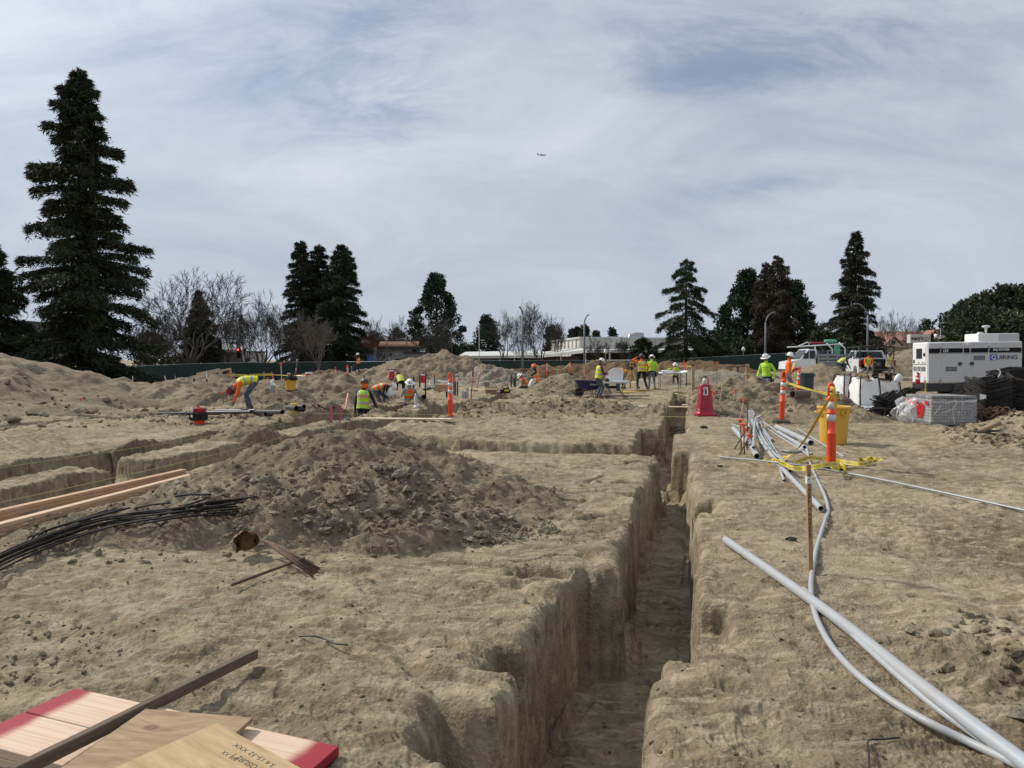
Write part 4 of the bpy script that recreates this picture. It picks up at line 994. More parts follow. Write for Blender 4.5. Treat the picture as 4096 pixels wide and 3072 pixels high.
for px0, px1, y0, d, lb in [(672, 742, 1432, 112, "pale low wall glimpsed left of the columned building"), (885, 1010, 1408, 116, "pale low block behind the traffic signal")]:
 o = empty("low_building", (0, 0, 0), lb, "building"); m = MB(); x0, x1 = xpx(px0, d), xpx(px1, d); z = zpx(y0, d); m.box(((x0 + x1) / 2, d + 3, z / 2 - .5), (x1 - x0, 6, z + 1)); m.build("wall", GREYW, o)
 p = MB(); p.box(((x0 + x1) / 2, d + 3, z + .08), (x1 - x0 + .3, 6.3, .16)); p.build("roof", TRIMD, o)
 for k in range(3):
  w = MB(); w.box((x0 + (k + .5) * (x1 - x0) / 3, d - .03, z * .45), ((x1 - x0) * .17, .06, z * .4)); w.build("window", GLASSD, o)
# ================================================================ poles
GALV = mat("pole_grey", (.13, .14, .15), .55, metal=.1)
DPOLE = mat("pole_dark", (.05, .05, .055), .6)
def lamp_post(px, d, ytop, arm, label, rad=.11, head=True, m=GALV, yb=None):
 x = xpx(px, d); g = T0(x, d) - .2; zt = zpx(ytop, d); o = empty("street_lamp", (x, d, g), label, "street lamp", "street lamps beyond the fence")
 h = zt - g; p = MB(); s = 1 if arm > 0 else -1; w = abs(arm) / FPX * d
 p.tube([(0, 0, 0), (0, 0, h * .5), (0, 0, h - .36 * w - .6 * bool(w))], [rad, rad * .8, rad * .6], 10)
 p.build("pole", m, o, True)
 if w:
  a = MB(); zz = h - .36 * w - .6
  pts = spline([(0, 0, zz), (s * w * .25, 0, zz + .55 * (h - zz)), (s * w * .62, 0, h - .08), (s * w * .86, 0, h)], 5)
  a.tube(pts, [rad * .55] * (len(pts) - 1) + [rad * .4], 7); a.build("arm", m, o, True)
  l = MB(); l.box((s * w * .95, 0, h - .02), (w * .3, .28, .14), bev=.05); l.build("lamp_head", m, o, True)
 b = MB(); b.box((0, 0, .25), (.45, .45, .5), bev=.06); b.build("base", GALV, o)
 return o
lamp_post(2090, 74, 1228, -14, "tall thick grey lamp post standing by the broad central bare tree", rad=.16)
lamp_post(2337, 76, 1260, 18, "lamp post with short upswept arm in front of the white store", rad=.12)
lamp_post(3060, 68, 1250, 36, "lamp post with curved arm in front of the brown redwoods", rad=.11)
lamp_post(3468, 66, 1216, -52, "lamp post with long curved arm in front of the slender redwood", rad=.12)
lamp_post(3760, 64, 1264, 34, "lamp post with curved arm behind the pole sign", rad=.09)
def cctv():
 x, d = xpx(3758, 63.5), 63.5; o = empty("security_camera", (x, d, zpx(1342, d)), "cluster of white security cameras on the lamp post beside the pole sign", "camera")
 m = MB(); m.box((0, 0, 0), (.9, .1, .08)); m.build("bracket", GALV, o)
 for s in (-1, 0, 1):
  h = MB(); h.lathe([(.02, -.25), (.13, -.2), (.17, -.05), (.15, .1), (.02, .14)], 12, (s * .35, 0, 0 if s else -.12)); h.build("camera_dome", LWHITE if s else LWHITE, o, True)
 k = MB(); k.lathe([(.02, -.2), (.12, -.14), (.12, 0)], 10, (0, -.02, -.3)); k.build("lens_dome", LETTER, o, True)
cctv()
def thin_pole(px, d, ytop, label, tbar=0, m=DPOLE, rad=.06):
 x = xpx(px, d); g = T0(x, d) - .2; h = zpx(ytop, d) - g; o = empty("utility_pole", (x, d, g), label, "pole", "thin poles beyond the fence")
 p = MB(); p.tube([(0, 0, 0), (0, 0, h)], [rad, rad * .7], 8); p.build("pole", m, o, True)
 if tbar:
  t = MB(); t.box((0, 0, h - .04), (tbar, .09, .08)); t.build("crossbar", m, o)
 b = MB(); b.lathe([(rad * 2.4, 0), (rad * 2.4, .08), (rad * 1.2, .3)], 10); b.build("base", m, o, True)
thin_pole(1627, 92, 1295, "dark thin pole with crossbar in front of the tile roof", 1.6)
thin_pole(1549, 93, 1345, "dark pole with wide crossbar left of the tile roof", 2.4)
thin_pole(1808, 92, 1325, "plain dark pole right of the tufted pine")
thin_pole(1917, 90, 1293, "slim white pole at the low pale roof", 0, ROOFP, .05)
thin_pole(2030, 92, 1350, "plain dark pole left of the tall lamp post")
def globe_lamp(px, d, y, label):
 x = xpx(px, d); g = T0(x, d) - .2; h = zpx(y, d) - g; o = empty("globe_lamp", (x, d, g), label, "street lamp", "globe lamps by the colonnade")
 p = MB(); p.tube([(0, 0, 0), (0, 0, h - .2)], .05, 8); p.build("pole", DPOLE, o, True)
 l = MB(); l.lathe([(.05, -.25), (.2, -.12), (.22, .05), (.12, .22), (.03, .32)], 12, (0, 0, h)); l.build("globe", mat("frosted_globe", (.6, .6, .56), .4), o, True)
for px, lb in [(2422, "white globe lamp right of the left small bare tree"), (2585, "white globe lamp beside the round magnolia"), (2973, "white globe lamp in front of the grey green shrub")]: globe_lamp(px, 81, 1408 if px < 2900 else 1398, lb)
REDL = mat("red_signal_light", (1, .05, .03), .4, emit=2.5)
def signal(px, d, y, label, pole_top=None, arm=0, lit=True):
 x = xpx(px, d); g = T0(x, d) - .2; o = empty("traffic_signal", (x, d, g), label, "traffic signal", "traffic signals")
 z = zpx(y, d) - g
 if pole_top: p = MB(); p.tube([(.0, .3, 0), (0, .3, zpx(pole_top, d) - g)], [.16, .1], 8); p.build("pole", GALV, o, True)
 if arm:
  a = MB(); a.tube([(0, .3, z + .35), (arm * .5, .3, z + .15), (arm, .3, z)], [.06, .08, .11], 7); a.build("mast_arm", GALV, o, True)
  q = MB(); q.tube([(arm, .3, 0), (arm, .3, z + 2.4)], [.18, .12], 8); q.build("pole", GALV, o, True)
 h = MB(); h.box((0, 0, z), (.45, .3, 1.2), bev=.05); h.build("housing", LETTER, o)
 for k, mm in enumerate((REDL if lit else LETTER, LETTER, LETTER)):
  l = MB(); l.lathe([(.13, 0), (.13, .04), (.02, .06)], 10, (0, -.15, z + .38 - k * .38), M=rx(R(90))); l.build("lens", mm, o, True)
signal(955, 86, 1412, "traffic signal showing red on the pole right of the bare trees", pole_top=1300)
signal(800, 88, 1356, "traffic signal showing red hung in the widest bare tree branches", arm=4.6)
signal(703, 90, 1345, "dark traffic signal seen from behind at the end of its mast arm", arm=1.9, lit=False)
signal(880, 87, 1376, "traffic signal hung low on a sloping mast arm", arm=2.0, lit=False)
# far awning-like store sign
def pole_sign():
 d = 60; x0, x1 = xpx(3632, d), xpx(3712, d); z0, z1 = zpx(1372, d), zpx(1338, d); xc = (x0 + x1) / 2
 o = empty("store_sign", (xc, d, T0(xc, d)), "white box sign with black lettering rising behind the generator", "sign")
 g = T0(xc, d); m = MB(); m.box((0, 0, (z0 + z1) / 2 - g), (x1 - x0, .55, z1 - z0)); m.build("cabinet", mat("sign_face", (.50, .49, .46), .6), o)
 e = MB(); e.box(((x1 - x0) / 2 + .14, .25, (z0 + z1) / 2 - g), (.28, 1.0, z1 - z0 + .02)); e.build("side_panel", LETTER, o)
 l = MB(); w = x1 - x0; text_to(l, "macy's", (-w * .47, -.285, z0 - g + .12), (1, 0, 0), (0, 0, 1), w * .60, .46, bold=.03); text_to(l, "furniture", (w * .17, -.285, z0 - g + .36), (1, 0, 0), (0, 0, 1), w * .30, .14); text_to(l, "gallery", (w * .17, -.285, z0 - g + .13), (1, 0, 0), (0, 0, 1), w * .26, .16)
 l.build("lettering", LETTER, o)
 p = MB(); p.box((0, 0, (z0 - g) / 2), (.4, .4, z0 - g)); p.build("pole", GALV, o)
pole_sign()
def jet():
 d = 1500.0; c = atd(2167, 620, d); s = 37 / FPX * d / 38.0
 o = empty("jet_airliner", c, "small jet airliner crossing the clouds", "airplane", rz=R(2)); o.scale = (s, s, s)
 JB = mat("airliner_paint", (.20, .22, .26), .5); JD = mat("airliner_dark", (.035, .045, .06), .5)
 m = MB(); m.lathe([(.1, -19), (.7, -17), (1.4, -13), (1.95, -8), (1.95, 13), (1.7, 16), (1.0, 18.3), (.1, 19)], 14, M=ry(R(90))); m.build("fuselage", JB, o, True)
 t = MB(); t.prism([(-18.5, 1), (-12, 1.4), (-14.2, 2.6), (-17.4, 9), (-18.6, 9)], -.2, .2); t.build("tail_fin", JD, o)
 for sgn in (-1, 1):
  w = MB(); w.add([(5, sgn * 1.5, -1), (-2, sgn * 1.5, -1), (-6, sgn * 17, .6), (-3.6, sgn * 17, .6), (5, sgn * 1.5, -1.5), (-2, sgn * 1.5, -1.4), (-6, sgn * 17, .45), (-3.6, sgn * 17, .45)], [(0, 1, 2, 3), (7, 6, 5, 4), (0, 3, 7, 4), (1, 5, 6, 2), (2, 6, 7, 3)]); w.build("wing", JB, o)
  e = MB(); e.lathe([(.6, -2.2), (1.05, -1), (1.1, 1.6), (.9, 2.2)], 12, (5.5, sgn * 5.5, -2.4), M=ry(R(90))); e.build("engine", JD, o, True)
  h = MB(); h.add([(-14.5, sgn * .6, .8), (-17.6, sgn * .6, .8), (-19, sgn * 6.5, 1.3), (-17.7, sgn * 6.5, 1.3), (-14.5, sgn * .6, .6), (-17.6, sgn * .6, .6), (-19, sgn * 6.5, 1.2), (-17.7, sgn * 6.5, 1.2)], [(0, 1, 2, 3), (7, 6, 5, 4), (0, 3, 7, 4), (1, 5, 6, 2), (2, 6, 7, 3)]); h.build("tailplane", JD, o)
jet()
# ================================================================ site objects
ORANGE = mat("orange_plastic", (.80, .075, .018), .45, var=.12, scale=6); ORANGE2 = mat("faded_orange_plastic", (.72, .11, .045), .55, var=.15, scale=20)
REFL = mat("reflective_band", (.55, .57, .58), .35); RUBBER = mat("black_rubber", (.025, .025, .026), .8, dirt=.35, scale=9)
BLACKP = mat("black_pipe", (.014, .015, .017), .45, dirt=.18, scale=5); PVC = mat("grey_conduit", (.37, .395, .425), .5, var=.06, scale=7, dirt=.5); PVCD = mat("dark_grey_conduit", (.20, .215, .24), .45)
EMT = mat("steel_conduit", (.30, .315, .33), .5, metal=.35, dirt=.2); RUST = mat("rusty_rebar", (.11, .062, .04), .85, var=.35, scale=30); REBAR = mat("dark_rebar", (.036, .032, .029), .75, var=.5, scale=12, metal=.1, spec=.2)
WOODN = mat("new_lumber", (.55, .38, .25), .75, var=.16, scale=5, stretch=(1, 14, 14)); WOODR = mat("reddish_lumber", (.46, .29, .18), .75, var=.18, scale=5, stretch=(1, 14, 14))
WOODP = mat("pale_plank", (.58, .45, .31), .8, var=.15, scale=4); WOODO = mat("weathered_lumber", (.26, .19, .125), .85, var=.28, scale=6); WOODD = mat("dark_weathered_lumber", (.135, .092, .06), .85, var=.35, scale=5, stretch=(1, 10, 10), bump=.3)
YELLOWB = mat("yellow_bin_plastic", (.66, .38, .035), .5, var=.08, scale=4, dirt=.12); REDP = mat("red_plastic", (.48, .012, .028), .45, var=.1, scale=5); WHITEP = mat("white_plastic", (.68, .68, .66), .5, var=.05)
GREYP = mat("grey_plastic", (.30, .31, .32), .5, var=.1); GREENB = mat("dark_green_plastic", (.035, .055, .055), .5, var=.15); TAPE = mat("yellow_tape", (.60, .47, .045), .45, var=.08, scale=8); INK = mat("black_ink", (.012, .012, .012), .5)
CARD = mat("cardboard", (.33, .235, .15), .85, var=.12, scale=4); CARDI = mat("cardboard_inside", (.24, .17, .11), .9); FABB = mat("black_fabric", (.014, .013, .014), .9, var=.3); TOOLY = mat("tool_yellow", (.62, .40, .03), .5)
STR = mat("yellow_string", (.50, .47, .20), .7); PAPER = mat("white_paper", (.85, .85, .88), .8, var=.03, scale=3)
FIBER = mat("red_fibreglass", (.33, .012, .015), .4); STEELD = mat("shovel_steel", (.16, .155, .15), .45, metal=.5, dirt=.4)
def Pz(px, py, z):
 r = ray(px, py); t = (z - CAMH) / r.z; return Vector((0, 0, CAMH)) + r * t
def px2m(n, d): return n / FPX * d
# ---------------------------------------------------------------- delineator posts
def delineator(label, pb, pt, d=None, k=1.0, bands=True, base=True, group="orange delineator posts", text=False):
 b = P(*pb, piles=True) if d is None else atd(*pb, d)
 t = atd(pt[0], pt[1], b.y); ax = t - b; H = ax.length
 o = empty("delineator_post", b, label, "delineator post", group)
 q = Vector((0, 0, 1)).rotation_difference(ax.normalized()).to_matrix()
 o.rotation_euler = q.to_euler()
 r = .060 * H / 1.2 * k
 m = MB(); h = H
 m.lathe([(r * 1.06, .04), (r * 1.04, h * .40), (r * 1.10, h * .405), (r * 1.10, h * .415), (r * .98, h * .42), (r * .96, h * .64), (r * 1.08, h * .645), (r * 1.08, h * .66), (r * .96, h * .665), (r * .95, h * .80), (r * 1.12, h * .805), (r * 1.10, h * .83), (r * .55, h * .865), (0.001, h * .87)], 18)
 m.build("tube", ORANGE, o, True, angle=50)
 hd = MB(); w = r * .62
 hd.tube(spline([(-w, 0, h * .84), (-w * 1.05, 0, h * .93), (-w * .6, 0, h * .985), (w * .6, 0, h * .985), (w * 1.05, 0, h * .93), (w, 0, h * .84)], 5), r * .36, 8); hd.build("handle", ORANGE, o, True)
 if bands:
  for z0, z1 in ((.555, .635), (.70, .79)):
   c = MB(); c.lathe([(r * 1.0, h * z0), (r * .99, h * z1)], 18); c.build("reflective_band", REFL, o, True)
 if base:
  s = MB(); s.lathe([(r * 3.6, -.02), (r * 3.6, .03), (r * 3.0, .055), (r * 1.3, .065), (r * 1.2, .08)], 8, M=q.inverted() if abs(ax.x) > .15 * H else None, sy=.8); s.build("base", RUBBER, o)
 if text:
  tt = MB(); text_to(tt, "CORTEGUARD", (-r * .55, -r * .98, h * .36), (0, 0, -1), (1, 0, 0), h * .22, r * .42); tt.build("stamped_lettering", mat("blue_ink", (.05, .03, .16), .5), o)
 return o
delineator("orange delineator post tied with caution tape in front of the yellow bin", (3325, 1872), (3325, 1534), text=True)
delineator("orange delineator post with grey bands standing before the small dirt mound by the conduits", (3125, 1690), (3136, 1487))
delineator("orange delineator post with grey bands by the dark green trash can", (3188, 1588), (3198, 1467))
delineator("orange delineator post alone near the trench by the centre left", (1802, 1668), (1800, 1492))
delineator("orange delineator post holding the left end of the slack rope", (2188, 1508), (2189, 1451), group="orange delineator posts")
delineator("orange delineator post holding the right end of the slack rope", (2282, 1499), (2281, 1447), group="orange delineator posts")
delineator("orange delineator post leaning on a black pipe beside the drawing table", (2745, 1496), (2736, 1443), d=44, base=False, bands=False)
delineator("upright orange delineator post beside the standing worker in navy", (1392, 1526), (1390, 1459), d=46)
delineator("orange delineator post left of the thin wood lath near the conduit stubs", (1343, 1528), (1342, 1469), d=46)
delineator("orange delineator post leaning over the yellow tape behind the bending worker", (1097, 1530), (1086, 1487), d=48, base=False)
delineator("orange delineator post tilted under the sloping timber frame", (905, 1532), (914, 1486), d=50, base=False)
delineator("small orange delineator post among laths left of the conduit stubs", (1330, 1514), (1326, 1483), d=52, base=False)
delineator("cluster-side orange delineator post beside the flatbed truck bed", (3178, 1492), (3181, 1447), d=44)
delineator("far orange delineator post right of the flatbed truck holding yellow tape", (3264, 1470), (3265, 1443), d=56)
delineator("far orange delineator post seen through the timber crossbar's right end", (2979, 1480), (2979, 1464), d=60, base=False)
# ---------------------------------------------------------------- extinguisher stand
def ext_stand():
 b = P(2818, 1664); k = px2m(125, b.y) / .92
 o = empty("extinguisher_stand", b, "tall red plastic stand with fire extinguisher sign beside the trench", "extinguisher stand", rz=R(-6)); o.scale = (k, k, k)
 CR = mat("crimson_plastic", (.36, .008, .03), .42, var=.07, scale=5, dirt=.08)
 m = MB()
 def ring(w, z, c): return [(-w + c, -w, z), (w - c, -w, z), (w, -w + c, z), (w, w - c, z), (w - c, w, z), (-w + c, w, z), (-w, w - c, z), (-w, -w + c, z)]
 rs = [ring(.315, 0, .08), ring(.315, .07, .08), ring(.25, .11, .07), ring(.235, .13, .06), ring(.155, .90, .045), ring(.145, .92, .04)]
 v = [p for r_ in rs for p in r_]; f = [(i * 8 + k_, i * 8 + (k_ + 1) % 8, i * 8 + 8 + (k_ + 1) % 8, i * 8 + 8 + k_) for i in range(5) for k_ in range(8)]
 f.append(tuple(range(40, 48))); m.add(v, f); m.build("body", CR, o)
 def fx(x, z): return -(.235 + (.155 - .235) * (z - .13) / .77)
 pn = MB()
 for s in (-1, 1): pn.beam((s * .078, fx(0, .22) - .006, .22), (s * .062, fx(0, .56) - .006, .56), .014, .014, up=(0, 1, 0))
 for z, w in ((.22, .078), (.56, .062)): pn.beam((-w, fx(0, z) - .006, z), (w, fx(0, z) - .006, z), .014, .014)
 pn.build("panel_rim", CR, o)
 s = MB(); a = math.atan(.08 / .77); M = rx(-a)
 s.box((.0, fx(0, .735) - .006, .735), (.13, .006, .235), rot=M); sg = s.build("sign_plate", WHITEP, o)
 e = MB(); zz = .735; yy = fx(0, zz) - .013
 def q(x, z): return Vector((x, fx(0, zz + z) - .0125, zz + z))
 e.add([q(-.022, -.09), q(.03, -.09), q(.03, .035), q(.018, .055), q(-.01, .055), q(-.022, .035)], [(0, 1, 2, 3, 4, 5)])
 e.add([q(-.004, .057), q(.012, .057), q(.016, .085), q(-.012, .085)], [(0, 1, 2, 3)])
 e.tube(spline([q(-.012, .08), q(-.04, .07), q(-.05, .02), q(-.045, -.04)], 5), .006, 5); e.build("extinguisher_symbol", INK, sg)
 w = MB(); text_to(w, "FIRE", q(-.016, -.07), (0, 0, 1), (-1, 0, 0), .075, -.02);
 l = MB(); l.box((-.20, fx(0, .2) - .002, .2), (.05, .008, .05), rot=M); l.build("maker_label", WHITEP, o)
 st = MB(); st.box((-.163, fx(0, .7) + .035, .7), (.008, .03, .2), rot=rotz(R(45))); st.build("side_label", mat("pink_label", (.5, .25, .28), .6), o)
 top = o.matrix_basis @ Vector((0, 0, .92))
 x = empty("fire_extinguisher", b + Vector((0, 0, .92 * k)), "cream fire extinguisher set on top of the red stand", "fire extinguisher"); x.scale = (k, k, k)
 c = MB(); c.lathe([(.06, 0), (.075, .02), (.075, .12), (.06, .165), (.025, .19), (.02, .21)], 14); c.build("cylinder", mat("cream_paint", (.52, .48, .36), .4), x, True)
 v_ = MB(); v_.box((0, 0, .225), (.05, .03, .04)); v_.box((.03, 0, .25), (.09, .02, .014), rot=ry(R(-15))); v_.build("valve", INK, x)
 h = MB(); h.tube(spline([(.03, 0, .22), (.09, 0, .21), (.105, 0, .12), (.1, 0, .01)], 5), .012, 6); h.build("hose", REDP, x, True)
ext_stand()
# ---------------------------------------------------------------- bins, coolers, buckets
def bin_(name, label, pb, ytop, wtop, color, cat, taper=.82, lid=None, d=None, rim=True, group=None, handles=True, tag_=False):
 b = P(*pb, piles=True) if d is None else atd(*pb, d); d = b.y; H = px2m(pb[1] - ytop, d); r = px2m(wtop, d) / 2
 o = empty(name, b, label, cat, group)
 m = MB(); k = taper
 prof = [(r * k * .94, 0), (r * k, .02 * H), (r * .93, H * .80), (r * .96, H * .805), (r * .98, H * .93), (r * 1.04, H * .94), (r * 1.05, H * .985), (r * 1.0, H), (r * .95, H * .985), (r * .9, H * .8), (r * k * .9, H * .1), (0.001, H * .1)]
 m.lathe(prof, 28); m.build("body", color, o, True, angle=40)
 if handles:
  for s in (-1, 1):
   h = MB(); h.tube(spline([(s * r * .96, -.07 * r / .29, H * .88), (s * r * 1.13, -.06 * r / .29, H * .84), (s * r * 1.13, .06 * r / .29, H * .84), (s * r * .96, .07 * r / .29, H * .88)], 4), r * .05, 6); h.build("handle", color, o, True)
  h = MB(); h.tube(spline([(r * .1, -r * .96, H * .92), (r * .1, -r * 1.1, H * .80), (r * .42, -r * .97, H * .80), (r * .42, -r * .89, H * .92)], 4), r * .045, 6); h.build("handle", color, o, True)
 return o, b, H, r
bin_("trash_bin", "large yellow round trash bin behind the taped orange post", (3333, 1774), 1622, 122, YELLOWB, "trash bin")
o, b, H, r = bin_("trash_bin", "yellow round trash bin heaped with black bags near the red coolers", (1163, 1562), 1520, 44, YELLOWB, "trash bin")
g_ = MB(); g_.lathe([(r * 1.05, 0), (r * 1.15, .05), (r * .9, .14), (r * .5, .18), (.01, .16)], 14, (b.x + .02, b.y, b.z + H - .03), sx=1.1)
g_.v = [(x + .05 * math.sin(z * 40 + x * 30), y, z + .03 * math.sin(x * 25)) for x, y, z in g_.v]; tag(g_.build("trash_bag", FABB, None, True), "black bag piled in the yellow bin near the coolers", "trash bag")
bin_("trash_can", "dark green trash can behind the orange posts", (3225, 1566), 1492, 62, GREENB, "trash can", taper=.86)
o, b, H, r = bin_("bucket", "grey trash pail with white plastic sheet on top", (1092, 1577), 1545, 22, GREYP, "bucket", handles=False)
w_ = MB(); w_.lathe([(r * 1.02, 0), (r * .7, .12), (r * .25, .24), (.01, .27)], 10, (b.x, b.y, b.z + H - .02)); w_.v = [(x + .04 * math.sin(z * 30), y, z) for x, y, z in w_.v]
tag(w_.build("plastic_sheet", WHITEP, None), "crumpled white plastic sheet stuffed in the grey pail", "plastic sheet")
def cooler(label, pb, ytop, w, d=None):
 b = P(*pb, piles=True) if d is None else atd(*pb, d); d = b.y; H = px2m(pb[1] - ytop, d); r = px2m(w, d) / 2
 o = empty("water_cooler", b, label, "water cooler", "red water coolers"); m = MB(); m.lathe([(r * .86, 0), (r * .9, .02), (r * .97, H * .86), (r * .95, H * .88)], 20); m.build("body", REDP, o, True, angle=40)
 l = MB(); l.lathe([(r * 1.02, H * .86), (r * 1.05, H * .95), (r * .98, H), (0.01, H * 1.005)], 20); l.build("lid", WHITEP, o, True, angle=40)
 for s in (-1, 1):
  h = MB(); h.tube([(s * r * .85, -r * .5, H * .70), (s * r * 1.05, -r * .45, H * .72), (s * r * 1.05, -r * .1, H * .72), (s * r * .97, -r * .05, H * .7)], r * .08, 6); h.build("handle", WHITEP, o, True)
 e = MB(); c = -r * .96
 e.tube([(-r * .55 + .22 * r * math.cos(a), c + .25 * r * 1.0, H * .66 + .18 * r * math.sin(a)) for a in [i * PI / 6 for i in range(13)]], r * .06, 5); e.build("emblem", WHITEP, o)
 s_ = MB(); s_.box((0, -r * .93, H * .1), (r * .2, r * .25, H * .07)); s_.build("spigot", WHITEP, o)
 return b, H, r
dc = 36.0
bc, Hc, rc = cooler("lower red water cooler of the stacked pair, half hidden by a mound", (1236, 1562), 1530, 28, d=dc)
cooler("upper red water cooler with white lid in the stacked pair", (1236, 1530), 1489, 28, d=dc)
cooler("red water cooler with green cloth on top below the largest mound", (1567, 1515), 1480, 24, d=50)
cooler("red water cooler between black upright pipes right of the centre", (1690, 1532), 1497, 22, d=44)
cooler("small far red water cooler on a post left of the stacked pair", (1156, 1514), 1492, 12, d=50)
q_ = atd(1567, 1481, 50); c_ = MB(); c_.box((q_.x, q_.y, q_.z + .04), (.55, .3, .1), bev=.04); tag(c_.build("folded_cloth", mat("green_cloth", (.035, .05, .025), .9)), "dark green folded cloth lying on the red cooler", "cloth")
def pail(label, pb, ytop, w, d):
 b = atd(*pb, d); H = px2m(pb[1] - ytop, d); r = px2m(w, d) / 2; o = empty("plastic_pail", b, label, "bucket", "white plastic pails")
 m = MB(); m.lathe([(r * .88, 0), (r, H * .94), (r * 1.06, H * .95), (r * 1.06, H), (r * .95, H), (r * .85, H * .1), (.01, H * .1)], 18); m.build("body", WHITEP, o, True, angle=40)
 h = MB(); h.tube(spline([(-r, -.02, H * .9), (-r * .5, -r, H * .6), (r * .5, -r, H * .6), (r, -.02, H * .9)], 4), r * .04, 5); h.build("wire_handle", EMT, o, True)
pail("tall white pail behind the black pipes near the red cooler", (1727, 1542), 1521, 22, 42); pail("squat white pail lying just below the tall pail, right", (1732, 1551), 1539, 17, 38); pail("squat white pail left of the tall pail", (1700, 1554), 1540, 19, 37)
def tool_bucket():
 b = P(797, 1694); d = b.y; k = px2m(62, d) / .5
 o = empty("tool_bucket", b, "orange bucket wrapped in a red and black tool organiser on open ground", "tool bucket"); o.scale = (k, k, k)
 m = MB(); m.lathe([(.155, 0), (.165, .02), (.19, .3), (.18, .3), (.01, .28)], 22); m.build("bucket", ORANGE, o, True, angle=40)
 w = MB()
 for a in range(9):
  t = a / 9 * 2 * PI; w.box((.2 * math.cos(t), .2 * math.sin(t), .25), (.12, .17, .26), rot=rotz(t), bev=.035, taper=1.1)
 w.build("pockets", FABB, o)
 r_ = MB(); r_.lathe([(.21, .33), (.215, .36), (.2, .50), (.17, .52), (.01, .515)], 18, sx=1.0); r_.build("liner", mat("red_fabric", (.27, .008, .012), .85, var=.15), o, True, angle=40)
 h = MB(); h.tube(spline([(-.05, -.05, .51), (-.03, -.05, .56), (.03, -.05, .56), (.06, -.05, .51)], 4), .018, 6); h.build("handle", mat("red_fabric", (.27, .008, .012), .85), o, True)
 s = MB(); s.box((-.13, -.262, .27), (.075, .006, .07), rot=ry(R(20))); s.build("white_logo_patch", WHITEP, o)
 v = MB(); v.lathe([(.012, .11), (.03, .085), (.04, .06), (.04, -.05), (.01, -.06)], 10, (-.12, -.235, .44)); v.build("water_bottle", mat("clear_plastic", (.6, .62, .66), .2), o, True)
 p = MB(); p.box((-.26, -.06, .25), (.07, .16, .24), bev=.02, rot=rotz(.3)); p.build("side_pouch", mat("maroon_fabric", (.10, .01, .012), .9), o)
tool_bucket()
# ---------------------------------------------------------------- stakes with caps, laths, stubs
def cap_stake(label, pb, pt, d=None, rod=RUST, s=1.0, r=.009, single=False):
 b = P(*pb, piles=True) if d is None else atd(*pb, d); t = atd(pt[0], pt[1], b.y)
 o = empty("capped_stake", b, label, "stake", "stakes with orange safety caps"); ax = (t - b); n = ax.normalized()
 m = MB(); m.tube([tuple(-n * .12), tuple(ax - n * .03 * s)], r, 6); m.build("rod", rod, o, True)
 c = MB(); M = Vector((0, 0, 1)).rotation_difference(n).to_matrix(); k = s * max(1, b.y / 26)
 c.lathe([(.018 * k, -.075 * k), (.021 * k, -.02 * k), (.05 * k, -.004 * k), (.055 * k, .0), (.055 * k, .014 * k), (.03 * k, .018 * k), (.001, .014 * k)], 14, tuple(ax), M=M); c.build("cap", ORANGE2, o, True, angle=40)
for a in [("rusty stake with orange cap, left upright one of the cluster by the conduits", (2965, 1798), (2962, 1681)), ("rusty stake with orange cap, right upright one of the cluster by the conduits", (2978, 1813), (2974, 1697)),
          ("rusty capped stake leaning left to right behind the upright cluster", (2938, 1793), (2984, 1718)), ("rusty capped stake leaning in front of the upright cluster, cap lowest", (2957, 1817), (2999, 1741))]: cap_stake(*a, s=1.15, r=.011)
for a in [("thin pale stake with tilted orange cap left of the conduit bundle", (2953, 1698), (2977, 1598)), ("thin pale stake with orange cap on the flank of the conduit side mound", (2925, 1626), (2941, 1562)), ("short capped stake just right of the red extinguisher stand, taller one", (2847, 1608), (2847, 1564)),
          ("short capped stake tipped beside the taller one right of the extinguisher stand", (2846, 1604), (2855, 1571)), ("short dark stake with orange cap near the batter board's lower beam", (2928, 1546), (2930, 1523)),
          ("thin stake with orange cap standing alone at the foot of the tall left slope", (325, 1666), (322, 1594)), ("tall stake with large orange cap in front of the green fence behind the bending worker", (1132, 1637), (1124, 1455)),
          ("short capped stake left of the bending worker, nearer one", (896, 1602), (890, 1570)), ("short capped stake left of the bending worker, farther one", (908, 1600), (907, 1563)), ("thin capped stake in front of the long cardboard box", (1774, 1596), (1774, 1545)),
          ("capped stake leaning beside the lone orange post", (1825, 1590), (1816, 1517)), ("capped stake left of the open cardboard box by the pale mound", (1982, 1536), (1981, 1511)), ("capped stake behind the black tool bag", (2030, 1552), (2028, 1534)),
          ("orange capped stake by the far mound's right foot, tall one", (2167, 1520), (2166, 1478)), ("orange capped stake beside the slanted grey board behind white pails", (1748, 1535), (1748, 1497)), ("orange capped stake in the hollow behind the left ridge", (511, 1545), (510, 1524)),
          ("capped stake on the crest left of the conduit stubs", (693, 1540), (694, 1531)), ("capped stake behind the yellow tape near the grey pail", (1069, 1530), (1070, 1513)), ("capped stake behind the yellow bin with black bag", (1123, 1531), (1124, 1518)),
          ("capped stake at the yellow tape's left knot", (942, 1532), (943, 1520)), ("capped stake by the far brown heap behind the table", (2338, 1500), (2340, 1484)), ("tall black rod with orange cap behind the timber crossbar", (2866, 1531), (2869, 1449))]:
 py = a[1][1]; cap_stake(*a, rod=mat("pale_stake", (.45, .40, .30), .8) if "pale" in a[0] or "thin" in a[0] or "tall stake" in a[0] else REBAR, s=1.0 if py > 1590 else 1.0, d=None if py > 1560 else 34 + (1560 - py) * .35)
